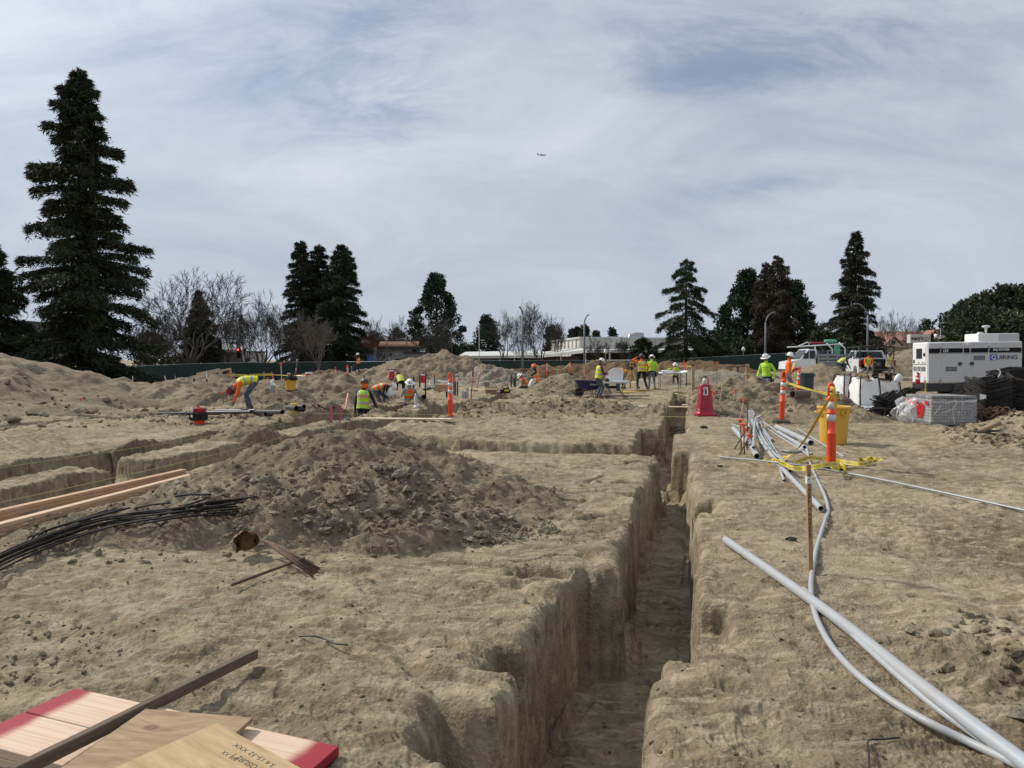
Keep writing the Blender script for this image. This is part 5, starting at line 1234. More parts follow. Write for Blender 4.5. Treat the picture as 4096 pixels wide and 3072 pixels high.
def lath(label, pb, pt, d=None, w=.04, m=WOODP, flag=None, name="wood_lath", t=.012):
 b = P(*pb, piles=True) if d is None else atd(*pb, d); tp = atd(pt[0], pt[1], b.y)
 o = empty(name, b, label, "stake", "wooden survey laths"); ax = tp - b; q = MB(); q.beam(tuple(-ax.normalized() * .12), tuple(ax), w, t, up=(0, 1, 0)); q.build("stake", m, o)
 if flag:
  f = MB(); f.grid(lambda u, v: (tuple(ax * (.90 - .30 * v) + Vector((.004 + (.09 + .04 * math.sin(v * 6)) * u, -.012 - .03 * math.sin(u * 4 + v * 3), 0)))), 4, 6); f.build("flagging", flag, o, True)
 return o
so = lath("tall wooden survey stake with handwriting standing over the grey conduits", (3242, 2292), (3233, 1858), w=.032, m=mat("stake_wood", (.34, .21, .115), .8, var=.2, scale=12, stretch=(6, 6, 1)), name="survey_stake", t=.03)
bb = P(3242, 2292); ax = atd(3233, 1858, bb.y) - bb; n = ax.normalized()
wr = MB(); text_to(wr, "TOTAL LEDGE", tuple(ax * .93 + Vector((-.004 - .008, -.0175, 0))), -n, (1, 0, 0), ax.length * .60, .016, shear=.15); wr.build("handwriting", INK, so)
tp_ = MB(); tp_.box(tuple(ax * .86), (.036, .034, .055), rot=Vector((0, 0, 1)).rotation_difference(n).to_matrix()); tp_.build("white_tape_band", WHITEP, so)
fl = MB(); fl.grid(lambda u, v: tuple(ax * (.86 - .10 * v) + Vector((.018 + .05 * u, -.006 - .02 * math.sin(u * 3), 0))), 3, 3); fl.build("clear_flag", mat("clear_film", (.75, .75, .74), .25, alpha=.45), so, True)
for a in [("leaning pale lath right of the extinguisher stand", (2876, 1626), (2892, 1530), None, .03), ("rusty stake with white flagging behind the capped cluster", (2989, 1796), (2990, 1622), None, .016), ("pale lath on the ridge left of the conduit stubs", (666, 1528), (658, 1503), 40, .06),
          ("pale lath in front of the dark fence on the left ridge", (531, 1532), (531, 1504), 40, .05), ("thin lath left of the sloping timber frame's rear leg", (861, 1530), (863, 1492), 46, .05), ("thin lath left of the leaning orange post at the tape", (1056, 1530), (1056, 1488), 46, .05),
          ("thin lath at the front leg of the sloping timber frame", (934, 1530), (935, 1491), 46, .05), ("thin lath left of the small orange post", (1332, 1522), (1331, 1476), 46, .05), ("blue flagged lath left of the worker in navy", (1407, 1510), (1406, 1465), 50, .05), ("lath right of the worker in navy, at the mound's foot", (1459, 1520), (1458, 1488), 46, .05),
          ("short pale lath behind the conduit mound right of the batter board", (2959, 1520), (2960, 1503), 34, .06), ("orange tipped lath left of the folding table by the brown heap", (2337, 1500), (2336, 1465), 50, .06), ("thin lath in front of the batter board's left part", (2849, 1560), (2849, 1520), 34, .04)]:
 lath(*a[:4], w=a[4], m=RUST if "rusty" in a[0] else WOODP, flag=PAPER if "white flag" in a[0] else (BLUEC if "blue" in a[0] else None))
lath("pink topped flat stake left of the trench worker in lime, nearer one", (1326, 1690), (1323, 1622), w=.055, m=mat("pink_paint", (.48, .10, .14), .7), t=.03); lath("pink topped flat stake beside the black drain pipe end", (1364, 1656), (1361, 1619), w=.055, m=mat("pink_paint", (.48, .10, .14), .7), t=.03)
def stub(label, px, y0, y1, wpx, d, m, name="pipe_stub", bands=False, pxt=None, cat="pipe", bottle=False):
 b = atd(px, y1, d); t = atd(pxt or px, y0, d); r = px2m(wpx, d) / 2
 zg = gz(b.x, b.y); lo = min(b.z, zg) - .1
 ax = t - b; o = empty(name, b, label, cat, "upright pipe stubs"); p = MB(); p.tube([(0, 0, lo - b.z), tuple(ax)], r, 12, inner=.8); p.build("pipe", m, o, True, angle=40)
 if bands:
  for i in range(2):
   c = MB(); z = (.15 + .28 * i) * px2m(22, d); c.lathe([(r * 1.25, z), (r * 1.5, z + .03), (r * 1.5, z + .10), (r * 1.25, z + .13)], 12); c.build("white_wrap", WHITEP, o, True)
 c = MB(); c.lathe([(r * 1.12, ax.z - .05), (r * 1.12, ax.z)], 12, (ax.x, ax.y, 0)); c.build("collar", m, o, True)
 if bottle:
  v = MB(); v.lathe([(r * .5, .02), (r * .85, .06), (r * .85, .28), (r * .3, .40), (r * .25, .45)], 10, tuple(ax)); v.build("bottle", WHITEP, o, True)
for a in [("grey conduit stub behind the left soil mound, left of a pair", 783, 1525, 1570, 9, 30, PVC), ("grey conduit stub behind the left soil mound, right of a pair", 799, 1524, 1576, 9, 29.5, PVC), ("short grey conduit stub at the foot of the left pair", 808, 1556, 1578, 7, 29.4, PVCD),
          ("black pipe stub with white wraps left of the conduit pair", 751, 1518, 1546, 7, 36, BLACKP), ("thick black pipe stub behind the grey conduit pair", 777, 1514, 1552, 8, 36, BLACKP), ("black pipe stub with an upturned bottle on top", 827, 1516, 1534, 6, 42, BLACKP),
          ("grey conduit stub left of the standing worker, tallest", 1367, 1490, 1537, 7, 40, PVC), ("grey conduit stub beside the tallest near the standing worker", 1382, 1494, 1541, 9, 39, PVC), ("short grey conduit stub under the orange post by the standing worker", 1395, 1522, 1548, 6, 37, PVCD), ("stout grey conduit stub with red rim below the standing worker", 1415, 1516, 1546, 9, 37, PVC),
          ("black pipe stub with white wraps below the standing worker", 1406, 1511, 1546, 6, 38, BLACKP), ("green rod-like pipe right of the leaning orange post", 1351, 1490, 1533, 4, 42, mat("green_pipe", (.03, .10, .05), .6)),
          ("black pipe stub with stacked white wraps beside the yellow bin", 1199, 1504, 1545, 6, 40, BLACKP), ("black upright pipe left of the yellow bin", 1083, 1505, 1536, 5, 46, BLACKP), ("black upright pipe at the yellow tape's middle", 992, 1497, 1530, 6, 46, BLACKP), ("black upright post ending the yellow tape right of the coolers", 1275, 1500, 1530, 5, 46, BLACKP),
          ("black upright pipe behind the hooded worker", 1457, 1500, 1545, 5, 40, BLACKP), ("black upright pipe right of the hooded worker's shoulder", 1479, 1516, 1554, 5, 34, BLACKP), ("thin black rod right of the hooded worker", 1473, 1530, 1552, 2, 36, BLACKP),
          ("thick black upright pipe left of the white hatted trench worker", 1654, 1505, 1557, 7, 38, BLACKP), ("black upright pipe left of the red cooler", 1679, 1497, 1552, 6, 42, BLACKP), ("tall black upright pipe right of the red cooler, nearest", 1702, 1494, 1594, 6, 30, BLACKP), ("black upright pipe at the left end of the long cardboard box", 1738, 1498, 1560, 5, 38, BLACKP),
          ("black upright pipe behind the lone orange post, left", 1816, 1500, 1590, 6, 32, BLACKP), ("black upright pipe behind the lone orange post, middle", 1822, 1524, 1588, 5, 32.5, BLACKP), ("black upright pipe behind the lone orange post, right", 1830, 1527, 1586, 6, 33, BLACKP),
          ("black upright pipe left of the stout one by the crouching worker", 2045, 1500, 1548, 6, 42, BLACKP), ("stout black pipe stub left of the crouching worker in white hat", 2059, 1512, 1545, 12, 41, BLACKP),
          ("black pipe with white wraps seen through the batter board, left of three", 2789, 1484, 1508, 5, 52, BLACKP), ("black pipe with white wraps seen through the batter board, second", 2829, 1479, 1507, 4, 52, BLACKP), ("black pipe with white wraps beside the tall capped rod", 2862, 1472, 1500, 5, 54, BLACKP), ("black pipe with white wraps right of the capped rod, left of a pair", 2893, 1483, 1512, 6, 50, BLACKP), ("black pipe with white wraps right of the capped rod, right of a pair", 2905, 1484, 1513, 5, 50, BLACKP), ("black pipe with white wraps close to the batter board's left post", 2779, 1490, 1506, 5, 54, BLACKP),
          ("short black pipe under the long cardboard box's end", 1787, 1566, 1590, 8, 31, BLACKP), ("grey fitting stub by the open trench, tallest", 1869, 1550, 1582, 10, 30, PVC), ("grey fitting stub by the open trench, left", 1851, 1564, 1582, 9, 30, PVC), ("grey fitting stub by the open trench, short middle", 1861, 1566, 1583, 8, 29.6, PVCD)]:
 stub(*a, bands="white wrap" in a[0], bottle="bottle" in a[0])
stub("black pipe stub holding the leaning orange post by the drawing table", 2746, 1484, 1515, 4, 44, BLACKP)
# ---------------------------------------------------------------- loose pipes and conduits
def lying(label, pts, r, m=PVC, name="conduit", cat="pipe", group="grey conduits on the ground", z=0.0, n=10, joint=None, smoothn=6, zs=None, open_=True, d=None):
 P3 = []
 for i, q in enumerate(pts):
  p = P(q[0], q[1], piles=True) if d is None else atd(q[0], q[1], d[i])
  if d is None: p = Pz(q[0], q[1], p.z + r + z + (zs[i] if zs else 0))
  P3.append(p)
 w = spline(P3, smoothn) if len(P3) > 2 else P3
 o = MB(); o.tube(w, r, n, inner=.82 if open_ else 0)
 ob = o.build(name, m, None, True, origin=P3[0], angle=40); tag(ob, label, cat, group)
 if joint:
  for jt in joint:
   i = max(1, min(len(w) - 2, int(jt * len(w)))); t = (w[i + 1] - w[i - 1]).normalized(); j = MB(); a = w[i] - P3[0]
   L_ = max(.05, 2.4 * r); j.tube([tuple(a - t * L_), tuple(a + t * L_)], r * 1.18, n); j.build("coupling", m, ob, True, angle=40)
 return ob
lying("thickest grey conduit running from the trench edge out of the lower right corner", [(2903, 2160), (3300, 2440), (3700, 2755), (4200, 3130)], .034, n=16, z=.01)
lying("slim grey conduit tucked under the thickest foreground conduit", [(3213, 2356), (3500, 2620), (3700, 2795), (3900, 2940), (4180, 3125)], .017, n=12, z=-.002)
lying("long grey conduit curving past the survey stake to the lower right corner", [(3228, 1792), (3240, 1850), (3268, 1915), (3300, 1985), (3313, 2040), (3303, 2075), (3282, 2140), (3262, 2210), (3248, 2290), (3244, 2350), (3251, 2420), (3278, 2500), (3330, 2590), (3420, 2690), (3560, 2800), (3720, 2893), (3880, 2970), (4100, 3075), (4250, 3150)], .018, n=12, joint=[.28, .42], z=.004)
lying("long thin steel conduit laid across the others out to the right edge", [(2880, 1828), (3110, 1850), (3390, 1893), (3700, 1955), (4200, 2064)], .0135, EMT, joint=[.03], zs=[0, .10, .05, 0, 0], open_=False)
lying("grey conduit ending in an open mouth left of the survey stake", [(3008, 1672), (3012, 1700), (3030, 1740), (3070, 1800), (3140, 1885), (3285, 2035)], .032, n=14, joint=[.5], z=.02)
lying("grey conduit beside the open mouthed one, ending short under the tape", [(3034, 1668), (3028, 1690), (3042, 1735), (3080, 1795), (3120, 1838), (3162, 1884)], .028, n=12, z=.03, joint=[.55])
lying("grey conduit arching at the head of the bundle with a downturned mouth", [(3022, 1660), (3008, 1663), (2998, 1682), (2995, 1712)], .026, n=12, z=.12)
lying("grey conduit arching at the head of the bundle, middle", [(3046, 1664), (3026, 1672), (3018, 1700), (3016, 1740), (3014, 1790)], .026, n=12, z=.10)
lying("grey conduit arching at the head of the bundle, outer left", [(3012, 1660), (3000, 1676), (2992, 1700), (2990, 1745), (3000, 1780)], .022, n=10, z=.05)
lying("thin grey conduit snaking down the middle of the bundle", [(3048, 1666), (3043, 1690), (3060, 1722), (3088, 1760)], .017, n=10, z=.02)
lying("thin grey conduit below the snaking one in the bundle", [(3046, 1713), (3075, 1755), (3105, 1805), (3140, 1850)], .018, n=10, z=.01)
lying("thin grey conduit crossing under the bundle's middle", [(3049, 1730), (3080, 1780), (3112, 1835)], .016, n=10)
lying("longest slim conduit on the bundle's right side, open end near the taped post", [(3052, 1688), (3120, 1735), (3190, 1782), (3247, 1817)], .020, n=10, joint=[.3])
lying("slim conduit just below the longest one on the bundle's right", [(3072, 1716), (3140, 1760), (3205, 1800), (3232, 1820)], .016, n=10)
lying("fattest short conduit with a wide dark mouth behind the tape", [(3106, 1708), (3244, 1772)], .058, n=18)
lying("medium short conduit with a dark mouth beside the fattest one", [(3112, 1728), (3218, 1790)], .036, n=14)
lying("thin conduit running behind the taped post towards the right", [(3190, 1716), (3376, 1827)], .016, n=10)
lying("fat grey conduit behind the capped stakes, left of the bundle", [(2934, 1714), (2990, 1775)], .05, n=16)
lying("fat grey conduit with a wide open mouth at the foot of the capped stakes", [(2990, 1755), (3028, 1825)], .05, n=16)
lying("short thin conduit left behind the capped stakes", [(2926, 1697), (2992, 1714)], .015, n=8)
lying("dark grey elbow fitting on the soil under the tape", [(3128, 1802), (3170, 1808), (3200, 1806), (3214, 1796)], .022, PVCD, joint=[.35])
lying("short stub of conduit poking out under the tape", [(3118, 1872), (3137, 1922)], .019)
for i, (lb, a, b_, r) in enumerate([("longest black drain pipe lying in front of the bending worker", (615, 1656), (975, 1652), .05), ("black drain pipe overlapping the longest one at its right end", (830, 1650), (1003, 1648), .045), ("black drain pipe under the bending worker's hands", (862, 1644), (1022, 1643), .05),
         ("black drain pipe with open end right of the bending worker", (1018, 1648), (1130, 1648), .06), ("short black drain coupling in front of the pipe pile", (1062, 1657), (1085, 1657), .065), ("thin black drain pipe at the back of the pipe pile", (860, 1641), (960, 1640), .04)]):
 lying(lb, [a, b_], r, BLACKP, "drain_pipe", group="black drain pipes", z=.02 * (i % 3), n=12)
lying("short brown pipe lying left of the bending worker", [(929, 1577), (960, 1581)], .07, BLACKP, "drain_pipe", group="black drain pipes")
lying("brown pipe lying beside the yellow drill, left", [(1150, 1631), (1186, 1633)], .07, BLACKP, "drain_pipe", group="black drain pipes"); lying("brown pipe lying beside the yellow drill, right", [(1190, 1630), (1216, 1627)], .06, BLACKP, "drain_pipe", group="black drain pipes")
lying("large black drain pipe slanting into the trench by the hooded worker", [(1362, 1627), (1418, 1645)], .10, BLACKP, "drain_pipe", group="black drain pipes", n=14)
lying("black pipe beside the white hatted worker in the trench", [(1660, 1585), (1696, 1588)], .08, BLACKP, "drain_pipe", group="black drain pipes"); lying("black drain pipe behind the white pails", [(1696, 1556), (1735, 1550)], .07, BLACKP, "drain_pipe", group="black drain pipes")
lying("slanted pale grey board-like conduit behind the white pails", [(1752, 1524), (1800, 1528)], .05, PVC, "conduit")
lying("slim light pipe leaning in the trench behind the lone orange post", [(1790, 1655), (1826, 1630)], .018, EMT, "conduit")
# ---------------------------------------------------------------- rebar on the ground
def bar(label, pts, r=.010, m=REBAR, z=0, name="rebar", group="dark rebar lying on the left", n=6, sm=5):
 P3 = [Pz(q[0], q[1], P(q[0], q[1], piles=True).z + r + z + (q[2] if len(q) > 2 else 0)) for q in pts]
 w = spline(P3, sm) if len(P3) > 2 else P3
 ob = MB().tube(w, r, n).build(name, m, None, True, origin=P3[0]); tag(ob, label, "rebar", group); return ob
long_lb = "long dark reinforcing bar in the loose left bundle"
rr = random.Random(4)
for i in range(11):
 a = rr.uniform(-26, 40); s = rr.uniform(-.6, .6)
 y = lambda x: 2238 - .47 * x + .00028 * x * x
 x1 = rr.choice([520, 640, 760, 880, 950]); xs = [-160, 60, 260, 460, x1]
 bar(long_lb, [(x, y(x) + a * (1 - x / 1500) + s * (x - 300) * .03) for x in xs if x <= x1], .0085, z=rr.uniform(0, .05))
for i in range(4):
 x0 = 108 + i * 24; yy = 2168 - i * 8
 bar("hooked dark bar with its bend towards the left edge, in the left bundle", [(430 + i * 30, yy - 128 + i * 5), (x0 + 60, yy - 40), (x0 + 4, yy - 16), (x0 + 8, yy + 4), (x0 + 70, yy - 6), (300 + i * 20, yy - 70)], .0095, z=.01 * i)
for i in range(5):
 x0 = 690 + i * 34; yy = 2052 - i * 7
 bar("short hooked dark bar at the right end of the left bundle", [(x0 + 200, yy - 38), (x0 + 60, yy - 22), (x0, yy - 14), (x0 - 10, yy - 4), (x0 + 20, yy + 2), (x0 + 150, yy - 16)], .0095, z=.012 * i)
for i, (a, b_) in enumerate([((560, 2096), (830, 2058)), ((600, 2078), (840, 1990)), ((640, 2104), (670, 2090)), ((540, 2032), (680, 2012)), ((700, 1985), (842, 1978))]):
 bar(["bent stub of bar at the near side of the left bundle", "straight bar tilted up at the right of the left bundle", "short cut bar end by the left bundle", "bar with curled end behind the left bundle", "lone bar behind the left bundle's right end"][i], [a, ((a[0] + b_[0]) / 2, (a[1] + b_[1]) / 2 - 4), b_], .010, z=.02)
for i in range(4):
 bar("rusty stake rod in the small pile beside the foreground heap", [(1052 + i * 12, 2160 + i * 4), (1250 + i * 9, 2302 - i * 9)], .0105, RUST, z=.012 * (i % 2) + .01, group="rusty rods by the foreground heap")
bar("single rusty rod lying across the small pile, pointing left", [(926, 2340), (1218, 2232)], .011, RUST, z=.035, group="rusty rods by the foreground heap")
bar("thin black wire lying on bare ground in front of the heap", [(1196, 2546), (1250, 2544), (1300, 2556), (1340, 2574), (1392, 2580)], .005, INK, z=.022, name="black_wire", group="loose wires"); bar("thin black wire bent in a corner at the lower right", [(3480, 3150), (3475, 3010), (3474, 2962), (3530, 2957), (3600, 2950)], .004, INK, z=.015, name="black_wire", group="loose wires", sm=3)
bar("thin bent wires on the ground in front of the white bags", [(3470, 1650), (3485, 1634), (3490, 1646), (3520, 1655), (3530, 1640)], .008, INK, name="black_wire", group="loose wires", sm=2)
def scrap():
 b = P(985, 2215, piles=True); m = MB()
 def f(u, v):
  a = u * 1.5 * PI - .6; rr_ = .095 * (1 - .25 * v) * (1 + .12 * math.sin(a * 5 + v * 4)); return (rr_ * math.cos(a), -.03 + .10 * v + .02 * math.sin(a * 4), .085 + rr_ * math.sin(a) * .95)
 m.grid(f, 28, 8); m.lathe([(.001, 0), (.045, .008), (.085, 0)], 14, (0, .06, .085), M=rx(R(80)))
 m.v = [(x + .008 * math.sin(y * 60 + z * 40), y + .01 * math.sin(x * 70), z) for x, y, z in m.v]
 ob = m.build("crushed_can", mat("rusty_tin", (.15, .075, .03), .6, var=.35, scale=14, metal=.3), None, True, origin=(0, 0, 0)); ob.location = b; ob.rotation_euler = (0, 0, .3); tag(ob, "crushed rusty brown can lying at the foot of the foreground heap", "can")
scrap()
for px, py, s, lb in [(3165, 2165, .035, "small black crumpled rag on bare ground by the survey stake"), (2815, 1712, .07, "black scrap of plastic on the bank right of the trench"), (2880, 1872, .03, "dark flat scrap near the left end of the long steel conduit")]:
 b = P(px, py); m = MB(); m.lathe([(s, 0), (s * .9, s * .5), (s * .3, s * .9), (.001, s * .8)], 9); m.v = [(x * (1.3 + .5 * math.sin(z * 90 + y * 50)), y * (1 + .4 * math.cos(x * 120)), z) for x, y, z in m.v]; ob = m.build("rag", FABB, None); ob.location = b; tag(ob, lb, "scrap")
def rocks():
 for k, (px, py, s, lb) in enumerate([(1560, 2175, .055, "largest pale stone at the right foot of the foreground heap"), (1500, 2190, .05, "pale stone left of the largest one at the heap's foot"), (1600, 1915, .09, "upright pale slab of hardpan in the middle of the heap"), (1510, 1880, .06, "pale chunk near the top of the heap, left"), (1330, 2080, .045, "pale stone on the heap's lower left flank"),
                                         (1300, 2125, .06, "flat grey stone at the heap's lower left"), (1915, 2065, .07, "rounded clod on the heap's right toe"), (1745, 2105, .05, "clod at the right front of the heap"), (4085, 2890, .05, "grey stone beside the thick conduit at the right edge"), (2040, 2690, .03, "rounded clod perched on the left trench lip"),
                                         (3850, 1660, .16, "boulder-like clod on the pale mound at the right edge"), (4050, 2630, .05, "reddish clod in the crumbled soil at the right"), (370, 1655, .16, "clod at the foot of the tall left slope, right"), (60, 1690, .2, "large clod at the foot of the tall left slope, left edge"), (345, 1650, .14, "round clod half way along the left slope's foot")]):
  b = P(px, py, piles=True); rs = random.Random(k); m = MB(); rings = []
  m.lathe([(.001, -.5), (.6, -.42), (.95, 0), (.8, .4), (.4, .62), (.001, .66)], 9); m.v = [(s * x * (1 + .25 * math.sin(7 * z + k)) + s * rs.gauss(0, .08), s * y * .8 + s * rs.gauss(0, .08), s * .75 * z + s * .25 + s * rs.gauss(0, .06)) for x, y, z in m.v]
  ob = m.build("rock", PALESOIL if k < 10 else SPOIL, None); ob.location = b; ob.rotation_euler = (rs.uniform(-.3, .3), rs.uniform(-.3, .3), rs.uniform(0, 6)); tag(ob, lb, "rock", "larger stones and clods")
rocks()
# ---------------------------------------------------------------- lumber
def board(label, a, b_, w, t, m, name="timber_board", group="boards lying on the site", up=(0, 0, 1), bev=None):
 a = Vector(a); b_ = Vector(b_); tt = (b_ - a).normalized(); x = tt.cross(Vector(up)).normalized(); z = x.cross(tt); M = Matrix((tt, x, z)).transposed()
 o = MB(); o.box((0, 0, 0), ((b_ - a).length, w, t), bev=bev if bev is not None else .004)
 ob = o.build(name, m, None); ob.matrix_world = Matrix.Translation((a + b_) / 2) @ M.to_4x4(); return tag(ob, label, "board", group)
g1 = "fresh boards stacked at the left"
for i, (dz, off, lb) in enumerate([(0, 0, "bottom board of the fresh three board stack at the left"), (.042, .004, "middle board of the fresh three board stack at the left"), (.084, -.003, "top board of the fresh three board stack at the left")]):
 a = P(-420, 2262) ; b_ = P(750, 1938); z = .018; board(lb, (a.x, a.y + .05 + off, z + .012 + dz), (b_.x, b_.y + .05 + off, z + .012 + dz), .092, .040, WOODN if i != 1 else WOODR, group=g1)
for i, (dz, lb) in enumerate([(0, "lower board of the reddish pair behind the fresh stack"), (.042, "upper board of the reddish pair behind the fresh stack"), (.084, "top board of the reddish pile behind the fresh stack")]):
 a = P(-420, 2192); b_ = P(722, 1919); board(lb, (a.x, a.y + .1, .03 + dz), (b_.x, b_.y + .1, .03 + dz), .092, .040, WOODR, group=g1)
# painted planks in the foreground
def painted_plank_mat(name, L_, both):
 m = bpy.data.materials.new(name); m.use_nodes = True; nt = m.node_tree; N_ = nt.nodes; K = nt.links; b = N_["Principled BSDF"]; b.inputs["Roughness"].default_value = .7
 tc_ = N_.new("ShaderNodeTexCoord"); mp = N_.new("ShaderNodeMapping"); mp.inputs["Scale"].default_value = (.35, 13, 13); K.new(tc_.outputs["Object"], mp.inputs[0])
 w = N_.new("ShaderNodeTexNoise"); w.inputs["Scale"].default_value = 4.5; w.inputs["Detail"].default_value = 6; w.inputs["Distortion"].default_value = .25; K.new(mp.outputs[0], w.inputs["Vector"])
 r_ = N_.new("ShaderNodeValToRGB"); r_.color_ramp.elements[0].color = (.52, .35, .235, 1); r_.color_ramp.elements[1].color = (.60, .455, .33, 1); r_.color_ramp.elements[0].position = .36; r_.color_ramp.elements[1].position = .58; K.new(w.outputs["Fac"], r_.inputs[0])
 kn = N_.new("ShaderNodeTexVoronoi"); kn.inputs["Scale"].default_value = 1.0; mk = N_.new("ShaderNodeMapping"); mk.inputs["Scale"].default_value = (2.4, 6.5, 1); K.new(tc_.outputs["Object"], mk.inputs[0]); K.new(mk.outputs[0], kn.inputs[0])
 kr = N_.new("ShaderNodeMapRange"); kr.inputs[1].default_value = .05; kr.inputs[2].default_value = .16; kr.inputs[3].default_value = .75; kr.inputs[4].default_value = 0; K.new(kn.outputs["Distance"], kr.inputs[0])
 km = N_.new("ShaderNodeMix"); km.data_type = 'RGBA'; km.inputs[7].default_value = (.25, .14, .08, 1); K.new(kr.outputs[0], km.inputs[0]); K.new(r_.outputs[0], km.inputs[6])
 sp = N_.new("ShaderNodeSeparateXYZ"); K.new(tc_.outputs["Object"], sp.inputs[0]); ab = N_.new("ShaderNodeMath"); ab.operation = 'ABSOLUTE'; K.new(sp.outputs[0], ab.inputs[0])
 nz = N_.new("ShaderNodeTexNoise"); nz.inputs["Scale"].default_value = 5; K.new(tc_.outputs["Object"], nz.inputs["Vector"])
 ad = N_.new("ShaderNodeMath"); ad.operation = 'MULTIPLY_ADD'; ad.inputs[1].default_value = .10; K.new(nz.outputs["Fac"], ad.inputs[0]); K.new(ab.outputs[0], ad.inputs[2])
 rg = N_.new("ShaderNodeMapRange"); rg.interpolation_type = 'SMOOTHSTEP'; rg.inputs[1].default_value = L_ / 2 - .10; rg.inputs[2].default_value = L_ / 2 - .03; K.new(ad.outputs[0], rg.inputs[0])
 mx = N_.new("ShaderNodeMix"); mx.data_type = 'RGBA'; mx.inputs[7].default_value = (.27, .006, .02, 1); K.new(rg.outputs[0], mx.inputs[0]); K.new(km.outputs[2], mx.inputs[6]); K.new(mx.outputs[2], b.inputs["Base Color"])
 return m
zt = .088
A = Pz(300, 2752, zt); B = Pz(1357, 2984, zt); ex = (B - A); L_ = ex.length; ex = ex.normalized(); ey = Vector((-ex.y, ex.x, 0));
PM = painted_plank_mat("red_ended_plank", L_, True)
GP = "planks with red sprayed ends"
def fgplank(off, dz, inset, label, w=.236):
 m = MB(); m.box((0, 0, 0), (L_ - inset, w, .038), bev=.003); ob = m.build("painted_plank", PM, None)
 c = A + ex * (L_ / 2) - ey * (w / 2 + off); M = Matrix((ex, ey, Vector((0, 0, 1)))).transposed().to_4x4(); ob.matrix_world = Matrix.Translation((c.x, c.y, zt - .019 - dz)) @ M; tag(ob, label, "plank", GP)
fgplank(0, 0, 0, "upper back plank with both ends sprayed red in the lower left"); fgplank(.242, 0, .0, "upper front plank with red left end at the lower left edge"); fgplank(0, .040, .03, "lower plank under the back red ended plank"); fgplank(.242, .040, .05, "lower plank under the front red ended plank")
a = P(1022, 2655); b_ = Pz(40, 3100, .155)
board("dark weathered stick of timber lying across the planks and plywood", (b_.x, b_.y, b_.z), (a.x, a.y, .055), .038, .05, WOODD, "timber_stick", "foreground offcuts")
def ply_mat(name, c1, c2, knot):
 m = bpy.data.materials.new(name); m.use_nodes = True; nt = m.node_tree; N_ = nt.nodes; K = nt.links; b = N_["Principled BSDF"]; b.inputs["Roughness"].default_value = .75
 tc_ = N_.new("ShaderNodeTexCoord"); sub = N_.new("ShaderNodeVectorMath"); sub.operation = 'SUBTRACT'; sub.inputs[1].default_value = (knot[0], knot[1], 0); K.new(tc_.outputs["Object"], sub.inputs[0])
 ln = N_.new("ShaderNodeVectorMath"); ln.operation = 'LENGTH'; mp0 = N_.new("ShaderNodeMapping"); mp0.inputs["Scale"].default_value = (1, 1.5, 0); K.new(sub.outputs[0], mp0.inputs[0]); K.new(mp0.outputs[0], ln.inputs[0])
 ex_ = N_.new("ShaderNodeMapRange"); ex_.inputs[1].default_value = .03; ex_.inputs[2].default_value = .22; ex_.inputs[3].default_value = .5; ex_.inputs[4].default_value = 0; K.new(ln.outputs["Value"], ex_.inputs[0])
 mp = N_.new("ShaderNodeMapping"); mp.inputs["Scale"].default_value = (1.2, 8, 8); K.new(tc_.outputs["Object"], mp.inputs[0]); ad = N_.new("ShaderNodeVectorMath"); ad.operation = 'ADD'; K.new(mp.outputs[0], ad.inputs[0]); cm = N_.new("ShaderNodeCombineXYZ"); K.new(ex_.outputs[0], cm.inputs[1]); K.new(cm.outputs[0], ad.inputs[1])
 n = N_.new("ShaderNodeTexNoise"); n.inputs["Scale"].default_value = 3.2; n.inputs["Detail"].default_value = 8; n.inputs["Roughness"].default_value = .7; n.inputs["Distortion"].default_value = .6; K.new(ad.outputs[0], n.inputs["Vector"])
 r_ = N_.new("ShaderNodeValToRGB"); r_.color_ramp.elements[0].position = .36; r_.color_ramp.elements[0].color = (*c1, 1); r_.color_ramp.elements[1].position = .66; r_.color_ramp.elements[1].color = (*c2, 1); K.new(n.outputs["Fac"], r_.inputs[0])
 kr = N_.new("ShaderNodeMapRange"); kr.inputs[1].default_value = .026; kr.inputs[2].default_value = .040; kr.inputs[3].default_value = .8; kr.inputs[4].default_value = 0; K.new(ln.outputs["Value"], kr.inputs[0])
 mx = N_.new("ShaderNodeMix"); mx.data_type = 'RGBA'; mx.inputs[7].default_value = (.13, .065, .03, 1); K.new(kr.outputs[0], mx.inputs[0]); K.new(r_.outputs[0], mx.inputs[6]); K.new(mx.outputs[2], b.inputs["Base Color"]); return m
def ply(label, corner, d1, d2, l1, l2, t, m, tilt=(0, 0)):
 e1 = Vector(d1).normalized(); e3 = e1.cross(Vector(d2)).normalized()
 if e3.z < 0: e3 = -e3
 e2 = e3.cross(e1); s = 1 if e2.dot(Vector(d2)) > 0 else -1
 mb = MB(); mb.box((0, 0, 0), (l1, l2, t), bev=.002); ob = mb.build("plywood_sheet", m, None); c = corner + e1 * l1 / 2 + e2 * s * l2 / 2
 ob.matrix_world = Matrix.Translation(c) @ Matrix((e1, e2, e3)).transposed().to_4x4(); tag(ob, label, "plywood", "plywood offcuts in the foreground"); return ob, e1, e2 * s, e3
c1 = Pz(582, 2842, .118); c2 = Pz(1012, 2878, .125)
ply("weathered plywood offcut with a large round knot, under the stamped one", c1, (c2 - c1), (-.05, -.9, 0), (c2 - c1).length, .62, .017, ply_mat("weathered_plywood", (.20, .125, .06), (.36, .255, .14), (-.115, .17)))
ap = Pz(868, 2897, .143); lf = Pz(560, 3072, .143); rt = Pz(1190, 3072, .133)
